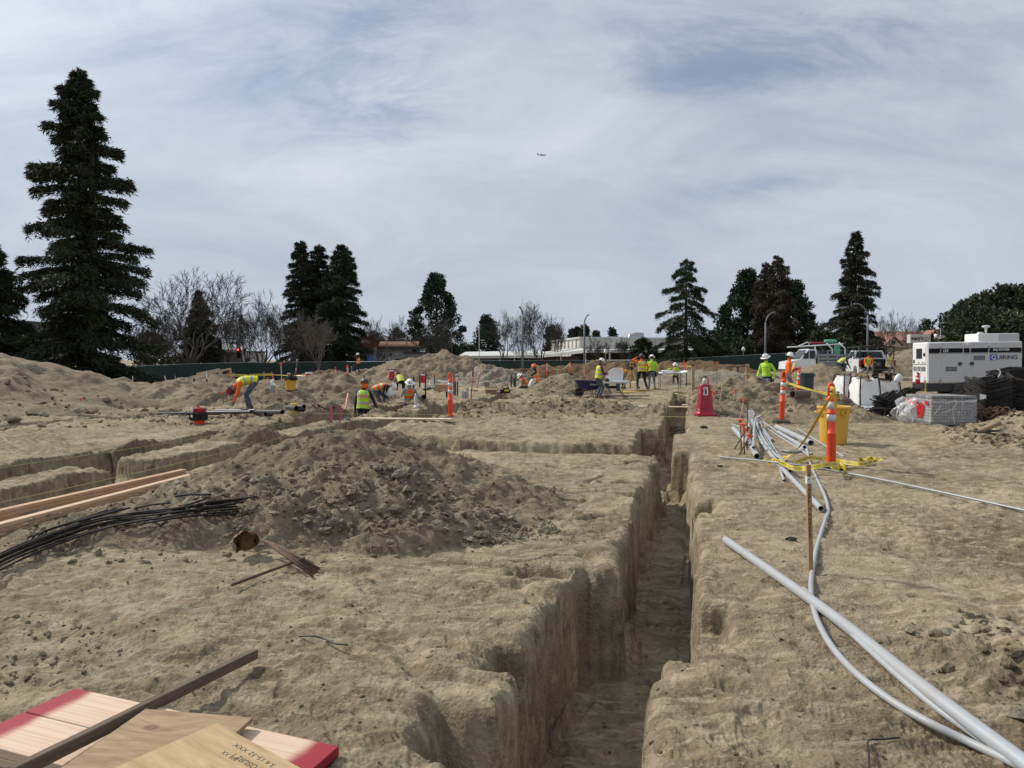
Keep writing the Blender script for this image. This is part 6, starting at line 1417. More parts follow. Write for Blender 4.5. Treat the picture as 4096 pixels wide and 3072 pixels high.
ob, e1, e2, e3 = ply("pale plywood offcut stamped with black letters at the bottom edge", ap, (rt - ap), (lf - ap), .80, .62, .016, ply_mat("stamped_plywood", (.33, .215, .10), (.48, .345, .19), (.9, .9)))
st = MB()
for txt, u, v, w, h in [("EXPOSURE 1", .46, .085, .20, .026), ("3.4 15-32 XXX", .44, .042, .24, .022), ("000 XX", .30, .10, .09, .020)]:
 q = ap + e1 * u + e2 * v + e3 * .0085; text_to(st, txt, tuple(q), tuple(-e1), tuple(e2), w, h)
so_ = st.build("stamped_lettering", mat("faded_ink", (.03, .035, .03), .7), None); so_.parent = ob; so_.matrix_parent_inverse = ob.matrix_world.inverted()
# planks bridging trenches, sheets on the ground
def flat(label, p0, p1, w, t, m, name="plank", z=.05, grp="boards lying on the site"):
 a = P(*p0); b_ = P(*p1); return board(label, (a.x, a.y, max(a.z, 0) + z), (b_.x, b_.y, max(b_.z, 0) + z), w, t, m, name, grp)
flat("long pale plank bridging the left hand trench", (1440, 1688), (1808, 1691), .30, .03, WOODP, z=.07); flat("long pale plank bridging the main trench left of the red stand", (2512, 1634), (2786, 1636), .32, .03, WOODP, z=.05); flat("short pale plank behind the long one across the main trench", (2728, 1627), (2800, 1629), .35, .03, WOODP, z=.05)
flat("plywood sheet lying flat by the surveying tripod", (2520, 1565), (2585, 1567), 1.0, .03, WOODO, "plywood_sheet", .04); flat("thin board lying right of the open cardboard box", (1880, 1562), (1990, 1565), .2, .04, WOODP, z=.06); flat("thin lath lying in front of the folding table", (2420, 1608), (2540, 1607), .08, .02, WOODP, "plank", .03)
flat("board lying behind the drawing table, front one", (2628, 1536), (2790, 1534), .25, .09, WOODR, z=.06); flat("board lying behind the drawing table, rear one", (2625, 1531), (2780, 1531), .2, .09, WOODN, z=.14); flat("board under the batter board to the right", (2868, 1521), (2928, 1523), .25, .16, WOODR, z=.1)
flat("brown board lying at the far brown heap behind the table", (2322, 1500), (2400, 1500), .25, .2, WOODR, z=.08)
def batter():
 dl = 36.5; o = empty("batter_board", atd(2770, 1568, dl), "brown timber batter board frame right of the red extinguisher stand", "timber frame"); O = o.location.copy()
 BT = mat("stained_timber", (.36, .235, .125), .8, var=.2, scale=4)
 def bm(n, a, b_, w, h, up=(0, 1, 0)): MB().beam(tuple(Vector(a) - O), tuple(Vector(b_) - O), w, h, up=up).build(n, BT, o)
 g = lambda p, y: atd(p, y, dl)
 bm("post", g(2772, 1572), g(2772, 1459), .13, .10); bm("post", g(2990, 1530), g(2990, 1456), .16, .12); bm("crossbar", g(2760, 1461), g(2984, 1461), .10, .05, (0, 0, 1)); bm("lower_rail", g(2773, 1552), g(2935, 1552), .05, .10, (0, 0, 1)); bm("lower_rail", g(2773, 1562), g(2925, 1562), .05, .14, (0, 0, 1))
 bm("brace", atd(2990, 1490, dl), atd(3012, 1516, dl - .5), .09, .05)
 o2 = empty("batter_board", atd(2951, 1502, 48), "second dark timber frame seen under the crossbar", "timber frame"); O2 = o2.location.copy()
 for nm, a, b_ in (("post", atd(2951, 1505, 48), atd(2951, 1465, 48)), ("crossbar", atd(2912, 1467, 48), atd(2990, 1467, 48)), ("brace", atd(2953, 1490, 48), atd(2963, 1503, 47.5))): MB().beam(tuple(a - O2), tuple(b_ - O2), .14, .08, up=(0, 1, 0) if nm != "crossbar" else (0, 0, 1)).build(nm, WOODD, o2)
 o4 = empty("batter_board", atd(835, 1532, 46), "sloping pale timber frame standing before the dark green fence", "timber frame"); O4 = o4.location.copy()
 def q(n, a, b_, w=.12, h=.08): MB().beam(tuple(atd(*a) - O4), tuple(atd(*b_) - O4), w, h, up=(0, 1, 0)).build(n, WOODN, o4)
 q("rail", (786, 1496, 46), (878, 1477, 47)); q("rail", (838, 1492, 46.2), (923, 1475, 47))
 for a, b_ in (((833, 1484, 46.3), (841, 1532, 46.3)), ((875, 1477, 47), (880, 1530, 47)), ((884, 1484, 46.5), (885, 1530, 46.5)), ((921, 1475, 47), (927, 1532, 47)), ((846, 1492, 46), (850, 1530, 46))): q("leg", a, b_)
batter()
# ---------------------------------------------------------------- strings, rope, tape
def string(label, a, b_, sag=.04, r=.0025, m=STR, z=.07, da=None, db=None, cat="string", name="mason_line", grp="yellow string lines", drop=None):
 A_ = (P(*a) + Vector((0, 0, z))) if da is None else atd(*a, da); B_ = (P(*b_) + Vector((0, 0, z))) if db is None else atd(*b_, db)
 A_ = A_ if da is not None else Pz(a[0], a[1], A_.z); B_ = B_ if db is not None else Pz(b_[0], b_[1], B_.z)
 pts = [A_.lerp(B_, i / 14) - Vector((0, 0, sag * 4 * (i / 14) * (1 - i / 14))) for i in range(15)]
 ob = MB().tube(pts, r, 5).build(name, m, None, True, origin=pts[0]); return tag(ob, label, cat, grp)
string("bright yellow string stretched over the left trench beside the fresh boards", (-200, 2052), (1180, 1735), r=.003); string("pale yellow string along the upper left trench edge", (-200, 1898), (1180, 1684), r=.003); string("pale string crossing in front of the hooded worker", (1130, 1652), (2590, 1662), r=.004, sag=.02)
string("pale string from the trench edge to the extinguisher stand", (2590, 1663), (2800, 1668), r=.004, sag=.01); string("thin string across the middle of the site behind the lone orange post", (1500, 1596), (2750, 1601), r=.004, sag=.02); string("pinkish string across the main trench notch", (2580, 1757), (2920, 1760), r=.003, m=mat("pink_string", (.45, .22, .18), .8), sag=.01, z=-.02)
string("slack yellow cord across the far end of the main trench", (2690, 1572), (2760, 1586), r=.01, sag=.0); string("thin pale string left of the drill", (980, 1652), (1180, 1651), r=.004, sag=0.0)
string("slack yellow rope hung between two orange posts", (2190, 1457), (2280, 1452), sag=.45, r=.028, da=48.6, db=55.5, m=mat("yellow_rope", (.55, .45, .14), .8), name="rope", cat="rope", grp="yellow ropes")
def ribbon(label, pts, wv, w, text=None, tl=.42, name="caution_tape", up_off=.0015, group="yellow caution tape", tsize=.62, twist=None, both=False, start=.04):
 c = spline(pts, 8); n = len(c); s = [0]
 for i in range(1, n): s.append(s[-1] + (c[i] - c[i - 1]).length)
 W = [Vector(q).normalized() for q in wv]
 def wat(i):
  t = i / (n - 1) * (len(W) - 1); k = min(int(t), len(W) - 2); return W[k].lerp(W[k + 1], t - k).normalized() if len(W) > 1 else W[0]
 ws = [wat(i) for i in range(n)]; m = MB()
 v = []
 for i in range(n): v += [c[i] - ws[i] * w / 2, c[i] + ws[i] * w / 2]
 m.add(v, [(2 * i, 2 * i + 2, 2 * i + 3, 2 * i + 1) for i in range(n - 1)])
 ob = m.build(name, TAPE, None, True, origin=c[0]); tag(ob, label, "caution tape", group)
 if text:
  tm = MB(); pos = start; k = 0
  while pos < s[-1] - tl * .5 and k < 40:
   tv, tf = text_mesh(text[k % len(text)], 1.0); k += 1
   xs = [p.x for p in tv]; x0, x1 = min(xs), max(xs); hh = w * tsize; ln = min(tl * .86, (x1 - x0) * hh * 1.0); out = []
   for p in tv:
    d_ = pos + (p.x - x0) / (x1 - x0) * ln; i = min(max(np.searchsorted(s, d_) - 1, 0), n - 2); f = (d_ - s[i]) / max(1e-6, s[i + 1] - s[i])
    cc = c[i].lerp(c[i + 1], f); ww = ws[i].lerp(ws[i + 1], f); t = (c[i + 1] - c[i]).normalized(); nn = t.cross(ww).normalized()
    sgn = 1 if nn.dot(Vector((0, 0, CAMH)) - cc) > 0 else -1
    out.append(cc + ww * ((p.y - .36) * hh) + nn * up_off * sgn - c[0])
   tm.add(out, tf); pos += ln + tl * .16
  tm.build("printed_lettering", INK, ob)
 return ob
W2 = ["CAUTION", "CUIDADO"]; W3 = ["CUIDADO", "CAUTION", "WHITE CAP", "CUIDADO", "CAUTION"]
k_ = [(3334, 1572, 10.52), (3318, 1596, 10.55), (3300, 1625, 10.6), (3262, 1690, 10.75), (3226, 1750, 10.95), (3190, 1796, 11.2), (3150, 1828, 11.5), (3112, 1840, 11.75)]
ribbon("caution tape slanting from the taped post down to the conduits", [atd(*q) for q in k_], [(.83, -.1, .55)] * 5 + [(.6, -.2, .75), (.1, .3, .9)], .082, ["CAUTION", "WHITE CAP", "CUIDADO", "CAUTION"][::-1] and ["CUIDADO", "CAUTION", "WHITE CAP", "CUIDADO", "CAUTION"], .34)
def gt(label, pts, w=.075, text=W2, zz=.05, wv=None):
 q = [Pz(p[0], p[1], P(p[0], p[1]).z + zz + (p[2] if len(p) > 2 else 0)) for p in pts]
 return ribbon(label, q, wv or [(0, .75, .65), (.1, .5, .86), (0, .7, .7), (.1, .6, .8), (0, .4, .9)], w, text, .30)
gt("caution tape draped over the steel conduit around the taped post's base", [(3068, 1852), (3095, 1842, .06), (3125, 1850, .1), (3165, 1870, .08), (3210, 1874, .06), (3262, 1866, .09), (3310, 1858, .11), (3352, 1858, .08), (3385, 1876, .04), (3372, 1898, .0)])
gt("caution tape strip lying behind the taped post", [(3178, 1850), (3212, 1838), (3240, 1830, .04), (3280, 1834), (3320, 1834), (3360, 1846), (3400, 1852), (3450, 1856), (3490, 1846)])
def crumple(label, px, py, s, seed):
 b = P(px, py); rs = random.Random(seed); pts = [b + Vector((rs.gauss(0, s), rs.gauss(0, s * .6), .02 + abs(rs.gauss(0, s * .25)))) for _ in range(9)]
 ribbon(label, pts, [(rs.gauss(0, 1), rs.gauss(0, .4), rs.gauss(.4, 1)) for _ in range(9)], .07, W2, .3)
crumple("crumpled caution tape end right of the taped post", 3475, 1848, .10, 3); crumple("crumpled caution tape at the right side of the post base", 3375, 1880, .07, 5); crumple("crumpled caution tape where it meets the conduits", 3088, 1850, .07, 8)
ribbon("caution tape stretched between the two nearer orange posts", [atd(3136, 1526, 18.5), atd(3190, 1545, 16.6), atd(3260, 1564, 14.2), atd(3325, 1580, 10.75)], [(.1, .5, 1), (.3, 0, .9), (.1, .8, .6), (.2, 0, 1)], .05, W2, .36)
ribbon("caution tape knotted on the taped post's handle", [atd(3322, 1546, 10.5), atd(3334, 1556, 10.45), atd(3338, 1572, 10.45), atd(3341, 1600, 10.5), atd(3343, 1632, 10.55)], [(1, 0, .2), (.9, .2, .4), (.8, 0, .2), (1, .3, 0)], .045, None)
ribbon("yellow tape tail hanging from the post beside the trash can", [atd(3192, 1484, 27.5), atd(3184, 1510, 27.4), atd(3180, 1528, 27.3), atd(3172, 1550, 27.2), atd(3161, 1572, 27)], [(1, .2, .1), (.7, .7, 0), (1, 0, 0)], .11, None); ribbon("yellow tape tail hanging on the post before the small mound", [atd(3132, 1522, 18.4), atd(3124, 1535, 18.4), atd(3121, 1553, 18.4)], [(1, .2, 0), (.5, .8, 0)], .06, None)
ribbon("yellow caution tape band strung behind the bending worker, left half", [atd(862, 1502, 49), atd(930, 1501, 49), atd(990, 1502, 49)], [(0, 0, 1), (.1, .2, 1)], .16, W2, .9); ribbon("yellow caution tape band strung behind the bending worker, right half", [atd(996, 1501, 49), atd(1050, 1499, 49), atd(1092, 1497, 49)], [(0, 0, 1), (0, 0, 1)], .16, W2, .9)
ribbon("narrow twisted yellow tape from the leaning post to the coolers", [atd(1092, 1499, 49), atd(1160, 1502, 49), atd(1270, 1503, 48)], [(0, 0, 1), (.0, .9, .3), (0, 0, 1)], .08, None); ribbon("yellow tape trailing down from the sloping timber frame", [atd(924, 1515, 47), atd(930, 1524, 46.8), atd(936, 1531, 46.5)], [(1, 0, .4), (.8, 0, .6)], .08, None)
ribbon("yellow tape from the far post right of the flatbed to the round mound", [atd(3230, 1462, 52), atd(3264, 1452, 56), atd(3300, 1451, 58)], [(0, 0, 1), (0, 0, 1)], .12, None); ribbon("yellow tape seen left of the batter board", [atd(2655, 1467, 56), atd(2720, 1464, 56), atd(2776, 1465, 54)], [(0, 0, 1), (0, 0, 1)], .05, None)
ribbon("yellow tape on the post beside the flatbed truck", [atd(3180, 1450, 44), atd(3170, 1470, 43.5), atd(3163, 1490, 43)], [(1, 0, .3), (1, .4, 0)], .12, None)
# ---------------------------------------------------------------- shovels
def shovel(label, pb, pt, d, grip=INK, m=FIBER, spade=True):
 b = atd(*pb, d); t = atd(*pt, d); o = empty("shovel", b, label, "shovel", "long handled shovels"); ax = t - b; n = ax.normalized(); L_ = ax.length
 MB().tube([tuple(ax * .14), tuple(ax * .72)], .020, 8).build("handle", m, o, True); MB().tube([tuple(ax * .72), tuple(ax)], .024, 8).build("grip", grip, o, True)
 MB().tube([tuple(ax * -.02), tuple(ax * .15)], .018, 8).build("socket", STEELD, o, True)
 s = MB(); x = Vector((1, 0, 0)); x = (x - n * x.dot(n)).normalized(); y = n.cross(x)
 s.grid(lambda u, v: tuple(n * (.02 - .30 * v) + x * ((u - .5) * .23 * (1 - .75 * max(0, v - .55) ** 1.2 / .38)) + y * (.05 * (u - .5) ** 2 * 4 - .02)), 6, 8); s.build("blade", STEELD, o, True)
shovel("red handled shovel with black grip stuck by the trench right of the lone orange post", (1882, 1622), (1894, 1461), 26); shovel("thin red handled shovel leaning on the pale mound", (1907, 1568), (1927, 1455), 38, WOODP); shovel("red pole handled shovel leaning on the yellow bin", (1175, 1562), (1190, 1437), 30, STEELD)
def sh2(label, a, b_, m, d=None):
 A_, B_ = P(*a, piles=True) + Vector((0, 0, .05)), P(*b_, piles=True) + Vector((0, 0, .12)); o = empty("shovel", A_, label, "shovel", "shovels on the ground"); ax = B_ - A_; n = ax.normalized()
 MB().tube([tuple(ax * .2), tuple(ax)], .03, 8).build("handle", m, o, True); s = MB(); x = n.cross(Vector((0, 0, 1))).normalized(); s.grid(lambda u, v: tuple(ax * (.22 - .3 * v) + x * ((u - .5) * .26) + Vector((0, 0, .02 + .06 * (u - .5) ** 2))), 5, 5); s.build("blade", STEELD, o, True)
sh2("dark shovel lying on the soil heap left of the hooded worker", (1262, 1628), (1318, 1612), WOODD); sh2("dark bladed shovel with pink handle beside the hooded worker", (1372, 1616), (1392, 1588), mat("pink_handle", (.55, .22, .17), .6)); sh2("shovel lying right of the white hatted trench worker", (1668, 1622), (1625, 1628), WOODO)
# ---------------------------------------------------------------- boxes, bags, tools
def carton(label, pb, ytop, w, d, rz, flaps=True, dep=.4):
 b = atd(*pb, d); H = px2m(pb[1] - ytop, d); W_ = px2m(w, d); o = empty("cardboard_box", b, label, "cardboard box", "cardboard boxes", rz=rz); m = MB(); D_ = dep
 for s in (-1, 1): m.box((s * (W_ / 2 - .004), 0, H / 2), (.008, D_, H)); m.box((0, s * (D_ / 2 - .004), H / 2), (W_ - .016, .008, H))
 m.box((0, 0, .005), (W_ - .02, D_ - .02, .008)); m.build("carton", CARD, o)
 if flaps:
  for k, (c, sz, M) in enumerate((((-W_ * .28, D_ * .5, H + .10), (W_ * .46, .008, .24), rx(R(-12)) @ ry(R(-8))), ((W_ * .3, D_ * .48, H + .07), (W_ * .48, .008, .2), rx(R(-50)) @ ry(R(10))), ((0, -D_ * .62, H - .06), (W_, .008, .2), rx(R(-50))), ((W_ * .6, 0, H - .05), (.008, D_, .2), ry(R(-45))))):
   MB().box(c, sz, rot=M).build("flap", CARD if k != 0 else CARDI, o)
carton("open cardboard box with raised flaps by the pale mound", (1962, 1574), 1548, 46, 33, .15); carton("long closed cardboard box behind the lone orange post", (1768, 1567), 1540, 52, 36, -.25, False); carton("cardboard box left of the yellow bin with black bag", (1130, 1563), 1541, 26, 37, .1, False, .5); carton("cardboard box partly hidden behind the hooded worker", (1490, 1630), 1598, 24, 26.5, .2, False, .3)
def tool_bag():
 b = atd(2020, 1573, 32); o = empty("tool_bag", b, "black tool bag with yellow trim on the trench edge", "tool bag", rz=.1); m = MB(); m.box((0, 0, .12), (.48, .28, .24), bev=.05, taper=.85); m.build("body", FABB, o); MB().box((.06, -.145, .13), (.2, .01, .09)).build("yellow_panel", TOOLY, o); h = MB(); h.tube(spline([(-.15, 0, .22), (-.08, 0, .33), (.1, 0, .33), (.17, 0, .22)], 5), .015, 6); h.build("handle", FABB, o, True); MB().box((-.13, -.15, .2), (.07, .01, .05)).build("label", WHITEP, o)
 w = b + Vector((0, 0, 0))
tool_bag()
def drill(label, px, py, k, rz):
 b = P(px, py, piles=True); o = empty("cordless_drill", b, label, "drill", rz=rz); o.scale = (k, k, k)
 MB().lathe([(.02, -.11), (.045, -.09), (.05, .03), (.035, .08), (.015, .14)], 12, (0, 0, .26), M=ry(R(90))).build("motor", TOOLY, o, True); MB().box((-.03, 0, .15), (.05, .05, .18), bev=.015, rot=ry(R(10))).build("handle", INK, o); MB().box((-.02, 0, .04), (.14, .09, .08), bev=.01).build("battery", TOOLY, o); MB().tube([(.13, 0, .26), (.24, 0, .26)], .012, 8).build("chuck", EMT, o, True)
drill("yellow cordless drill standing on the soil right of the black pipes", 1178, 1657, .9, .4)
def saw(label, px, py, rz):
 b = P(px, py, piles=True); o = empty("power_saw", b, label, "power tool", rz=rz); MB().box((0, 0, .08), (.36, .13, .14), bev=.03).build("body", INK, o); MB().box((-.1, -.07, .09), (.1, .02, .08)).build("yellow_cover", TOOLY, o); MB().box((.1, -.03, .14), (.22, .07, .05), bev=.02).build("handle", mat("maroon_grip", (.13, .015, .015), .6), o)
saw("black and yellow power saw lying beside the standing drill", 1196, 1657, .1)
def bag_misc(label, px, py, d, w, h, m, name, cat):
 b = atd(px, py, d); q = MB(); q.lathe([(.5, 0), (.55, .2), (.4, .7), (.12, 1), (.01, 1.02)], 12, sx=w, sy=w * .7); q.v = [(x * (1 + .12 * math.sin(z * 9 + y * 8)), y, z * h + .03 * math.sin(x * 14)) for x, y, z in q.v]; ob = q.build(name, m, None, True); ob.location = b; tag(ob, label, cat)
bag_misc("white plastic bag by the crouching worker in white hat", 2128, 1549, 37.5, .34, .42, WHITEP, "plastic_bag", "plastic bag"); bag_misc("white wrapped bundle at the bending worker's hands in the trench", 1562, 1586, 27.5, .3, .35, WHITEP, "plastic_bag", "plastic bag"); bag_misc("white scrap bag on the berm in front of the trench workers", 1668, 1631, 22.8, .22, .12, WHITEP, "plastic_bag", "plastic bag"); bag_misc("white sheet crumpled behind the grey pail", 1083, 1573, 30, .22, .25, WHITEP, "plastic_bag", "plastic bag")
bot = P(1663, 1622); q = MB(); q.lathe([(.03, 0), (.034, .02), (.034, .15), (.012, .2), (.012, .23)], 10); o_ = q.build("water_bottle", mat("clear_plastic", (.6, .62, .66), .2), None, True); o_.location = atd(1663, 1621, 22.6); o_.scale = (1.6,) * 3; tag(o_, "clear water bottle standing on the berm by the white scrap bag", "bottle")
def pump(label, px, py, d):
 b = atd(px, py, d); o = empty("pump", b, label, "pump"); MB().box((0, 0, .15), (.7, .4, .25), bev=.05).build("housing", REDP, o); MB().lathe([(.16, -.2), (.16, .2)], 14, (.15, 0, .3), M=ry(R(90))).build("motor", INK, o, True); f = MB(); f.tube([(-.4, -.2, .02), (-.4, -.2, .45), (.4, -.2, .45), (.4, -.2, .02)], .02, 6); f.build("frame", INK, o, True)
pump("small red and black pump behind the brown mound right of the coolers", 1283, 1530, 40)
lying("white plastic duct lying from the coolers to the ground", [(1248, 1523), (1262, 1525), (1272, 1533)], .09, WHITEP, "duct", "duct", "ducts", d=[38, 37.5, 37], n=10)
for px, d in ((1258, 36),): stub("ribbed grey conduit stub right of the stacked coolers", px, 1527, 1545, 12, d, PVC)
# ---------------------------------------------------------------- wheelbarrow, tables, tripod
BLUEP = mat("dark_blue_tray", (.010, .014, .075), .35); CHAIN = mat("black_steel", (.018, .018, .02), .5)
def wheelbarrow():
 b = P(2352, 1588); k = px2m(68, b.y) / .66; o = empty("wheelbarrow", b, "dark blue wheelbarrow parked beside the grey mound", "wheelbarrow", rz=R(3)); o.scale = (k, k, k)
 m = MB()     # tray, tapering, open
 top = [(-.52, -.30, .66), (.46, -.30, .62), (.46, .30, .62), (-.52, .30, .66)]; bt = [(-.30, -.19, .30), (.33, -.2, .34), (.33, .2, .34), (-.30, .19, .30)]
 m.add(top + bt, [(0, 1, 5, 4), (1, 2, 6, 5), (2, 3, 7, 6), (3, 0, 4, 7), (7, 4, 5, 6)]); m.build("tray", BLUEP, o)
 r = MB(); r.tube(top + [top[0]], .016, 6, caps=False); r.build("rim", BLUEP, o, True)
 t = MB(); text_to(t, "KOBALT", (.03, -.268, .475), (1, .012, -.03), (0, -.25, .97), .30, .065, shear=.1, bold=.01); t.build("lettering", LWHITE, o)
 w = MB(); w.lathe([(.13, -.045), (.185, -.045), (.195, 0), (.185, .045), (.13, .045)], 22, (-.36, 0, .195), M=rx(R(90))); w.lathe([(.13, -.045), (.13, .045)], 22, (-.36, 0, .195), M=rx(R(90))); w.build("tyre", RUBBER, o, True, angle=40)
 h = MB(); h.lathe([(.03, -.05), (.03, -.03), (.13, -.025), (.13, .025), (.03, .03), (.03, .05)], 16, (-.36, 0, .195), M=rx(R(90))); h.build("hub", mat("wheel_grey", (.25, .25, .25), .4, metal=.5), o, True, angle=40)
 for s in (-1, 1):
  q = MB(); q.tube([(-.36, s * .07, .195), (-.2, s * .15, .24), (.4, s * .24, .36), (.80, s * .28, .52)], .02, 7); q.build("handle_bar", CHAIN, o, True)
  q = MB(); q.tube([(.12, s * .2, .34), (.18, s * .22, .0), (.32, s * .22, .0), (.36, s * .22, .35)], .014, 6); q.build("leg", CHAIN, o, True); q = MB(); q.tube([(-.36, s * .12, .195), (-.4, s * .2, .55)], .012, 6); q.build("brace", CHAIN, o, True)
wheelbarrow()
def table(name, label, P0, w, dep, h, rz, legs, top_m):
 o = empty(name, P0, label, "table", rz=rz); MB().box((0, 0, h), (w, dep, .045), bev=.015).build("tabletop", top_m, o)
 for s in (-1, 1):
  for t in (-1, 1):
   q = MB()
   if legs == "curved": q.tube(spline([(s * w * .34, t * dep * .36, h - .02), (s * w * .24, t * dep * .30, h * .6), (s * w * .22, t * dep * .3, h * .42), (s * w * .42, t * dep * .42, 0)], 5), .016, 7)
   else: q.tube([(s * w * .46, t * dep * .42, h), (s * w * .46, t * dep * .42, 0)], .016, 6)
   q.build("leg", CHAIN, o, True)
  q = MB(); q.tube([(s * w * .23, -dep * .3, h * .45), (s * w * .23, dep * .3, h * .45)], .013, 6); q.tube([(s * w * .42, -dep * .42, .03 if legs == "curved" else .18), (s * w * .42, dep * .42, .03 if legs == "curved" else .18)], .012, 6); q.build("stretcher", CHAIN, o, True)
 q = MB(); q.tube([(-w * .36, 0, h - .06), (w * .36, 0, h - .06)], .014, 6); q.build("underframe", CHAIN, o, True)
 return o
bt = P(2462, 1594); ht = px2m(1594 - 1526, bt.y); table("folding_table", "folding table with black splayed legs carrying a big curled plan", bt, px2m(108, bt.y), .72, ht, R(2), "curved", WHITEP)
pl = MB(); sx_ = px2m(1, bt.y)
def sheet(u, v):
 x = (u - .5) * 72 * sx_ * (1 - .35 * v ** 2.2) - 4 * sx_ + 6 * sx_ * v; z = ht + .03 + (58 * sx_) * math.sin(v * PI * .5) ** 1.1 * (1 - .22 * (2 * u - 1) ** 2 * v); y = .25 - .55 * (1 - math.cos(v * PI * .5)) + .05 * math.sin(u * 5) * v
 return (x, y, z)
pl.grid(sheet, 16, 16); ob = pl.build("plan_sheet", PAPER, None, True); ob.location = bt; tag(ob, "large white plan sheet curling up on the folding table", "plan sheet")
pl = MB(); pl.grid(lambda u, v: ((u - .5) * 104 * sx_, (v - .5) * .68 - .03, ht + .028 + .012 * math.sin(u * 9) * (v - .2) + (.03 * max(0, .08 - u) * 12)), 14, 6); ob = pl.build("plan_sheet", PAPER, None, True); ob.location = bt; tag(ob, "flat white plan sheets spread over the folding table top", "plan sheet")
q = MB(); q.tube([(-.25, -.2, ht + .06), (.5, -.18, ht + .06)], .035, 10); ob = q.build("rolled_plan", PAPER, None, True); ob.location = bt; tag(ob, "rolled white plan lying on the folding table's front edge", "rolled plan")
q = MB(); q.lathe([(.07, -.06), (.10, 0), (.07, .06), (.04, .06), (.04, -.06)], 14, (-.36, -.1, ht + .09), M=rx(R(80))); ob = q.build("tape_roll", mat("olive_roll", (.2, .17, .09), .8), None, True); ob.location = bt; tag(ob, "brown roll of tape holding down the plan sheets", "tape roll")
def sawhorse():
 b = P(2448, 1570); h = px2m(1570 - 1499, b.y); w = px2m(62, b.y); o = empty("work_stand", b, "black plastic work stand behind the folding table", "work stand"); m = MB(); m.box((0, 0, h - .08), (w, .3, .16), bev=.02); m.build("top_beam", FABB, o)
 for s in (-1, 1): MB().box((s * w * .38, 0, h * .45), (.16, .34, h * .9), bev=.02).build("leg", GREENB, o)
 MB().box((0, 0, h * .28), (w * .62, .12, .14), bev=.02).build("lower_beam", FABB, o)
sawhorse()
bt2 = P(2678, 1552); ht2 = px2m(1552 - 1490, bt2.y); table("drawing_table", "second table with straight black legs covered in drawings", bt2, px2m(86, bt2.y), .7, ht2, R(-3), "straight", WHITEP)
pl = MB(); s2 = px2m(1, bt2.y); pl.grid(lambda u, v: ((u - .42) * 112 * s2, (v - .5) * .75, ht2 + .03 + .03 * math.sin(u * 11 + v * 3) * v + max(0, u - .7) * .30 * (1 - v) - max(0, .12 - v) * .6 + .28 * max(0, u - .78) * v), 22, 8); ob = pl.build("plan_sheet", PAPER, None, True); ob.location = bt2; tag(ob, "rumpled white drawings draped over the second table", "plan sheet")
q = MB(); q.tube([(-.5, -.3, ht2 + .09), (.2, -.28, ht2 + .09)], .05, 10); ob = q.build("rolled_plan", PAPER, None, True); ob.location = bt2; tag(ob, "rolled drawing on the second table's left side", "rolled plan")
q = MB(); q.box((.28, -.36, ht2 + .07), (.24, .12, .03), bev=.01); ob = q.build("tablet", mat("grey_device", (.12, .13, .15), .4), None); ob.location = bt2; tag(ob, "grey tablet lying on the drawings of the second table", "tablet")
def tripod():
 b = P(2525, 1556); b = P(2525, 1557); k = b.y / FPX; o = empty("survey_tripod", b, "yellow wooden surveying tripod with level between the plan table and the crew", "tripod"); YT = mat("tripod_yellow", (.55, .34, .09), .6); h = 84 * k
 for (x, y) in ((-36 * k, -.2), (22 * k + .1, -.25), (3 * k, .6)):
  MB().beam((x * .12, y * .12, h - .05), (x, y, .0), .075, .04, up=(0, 1, 0)).build("leg", YT if y > 0 else mat("tripod_pale", (.5, .4, .24), .6), o)
  MB().lathe([(.01, -.02), (.03, .1), (.045, .14)], 8, (x, y, 0)).build("foot", mat("foot_red", (.2, .03, .02), .6), o)
 MB().lathe([(.13, 0), (.13, .04), (.1, .06)], 12, (0, 0, h - .06)).build("head_plate", CHAIN, o);
 i = empty("survey_level", b + Vector((0, 0, h)), "black and yellow survey level mounted on the tripod", "survey instrument")
 MB().lathe([(.10, 0), (.11, .05), (.07, .08)], 12).build("base", CHAIN, i, True); MB().box((0, 0, .22), (.22, .2, .26), bev=.03).build("housing", YT, i); MB().tube([(0, -.2, .24), (0, .16, .24)], .055, 10).build("telescope", CHAIN, i, True)
 for s in (-1, 1): MB().box((s * .14, 0, .24), (.05, .16, .28), bev=.02).build("side_frame", CHAIN, i)
 MB().tube([(-.14, 0, .40), (.14, 0, .40)], .02, 6).build("carry_handle", CHAIN, i, True)
tripod()
q = MB(); rs_ = random.Random(2)
for i in range(5):
 q.tube(spline([(rs_.gauss(0, .5), rs_.gauss(0, .25), .02) for _ in range(6)], 5), .018, 5)
b = P(2490, 1569); ob = q.build("hose", TOOLY, None, True); ob.location = b; tag(ob, "yellow hose coiled loosely on the ground under the tables", "hose")
q = MB(); q.tube([(-1.0, -.1, .03), (.95, .2, .03)], .02, 5); q.tube([(-.8, .25, .03), (1.05, -.05, .04)], .02, 5); b = P(2495, 1590); ob = q.build("steel_rods", CHAIN, None); ob.location = b; tag(ob, "two thin black rods lying crossed beside the folding table legs", "rods")
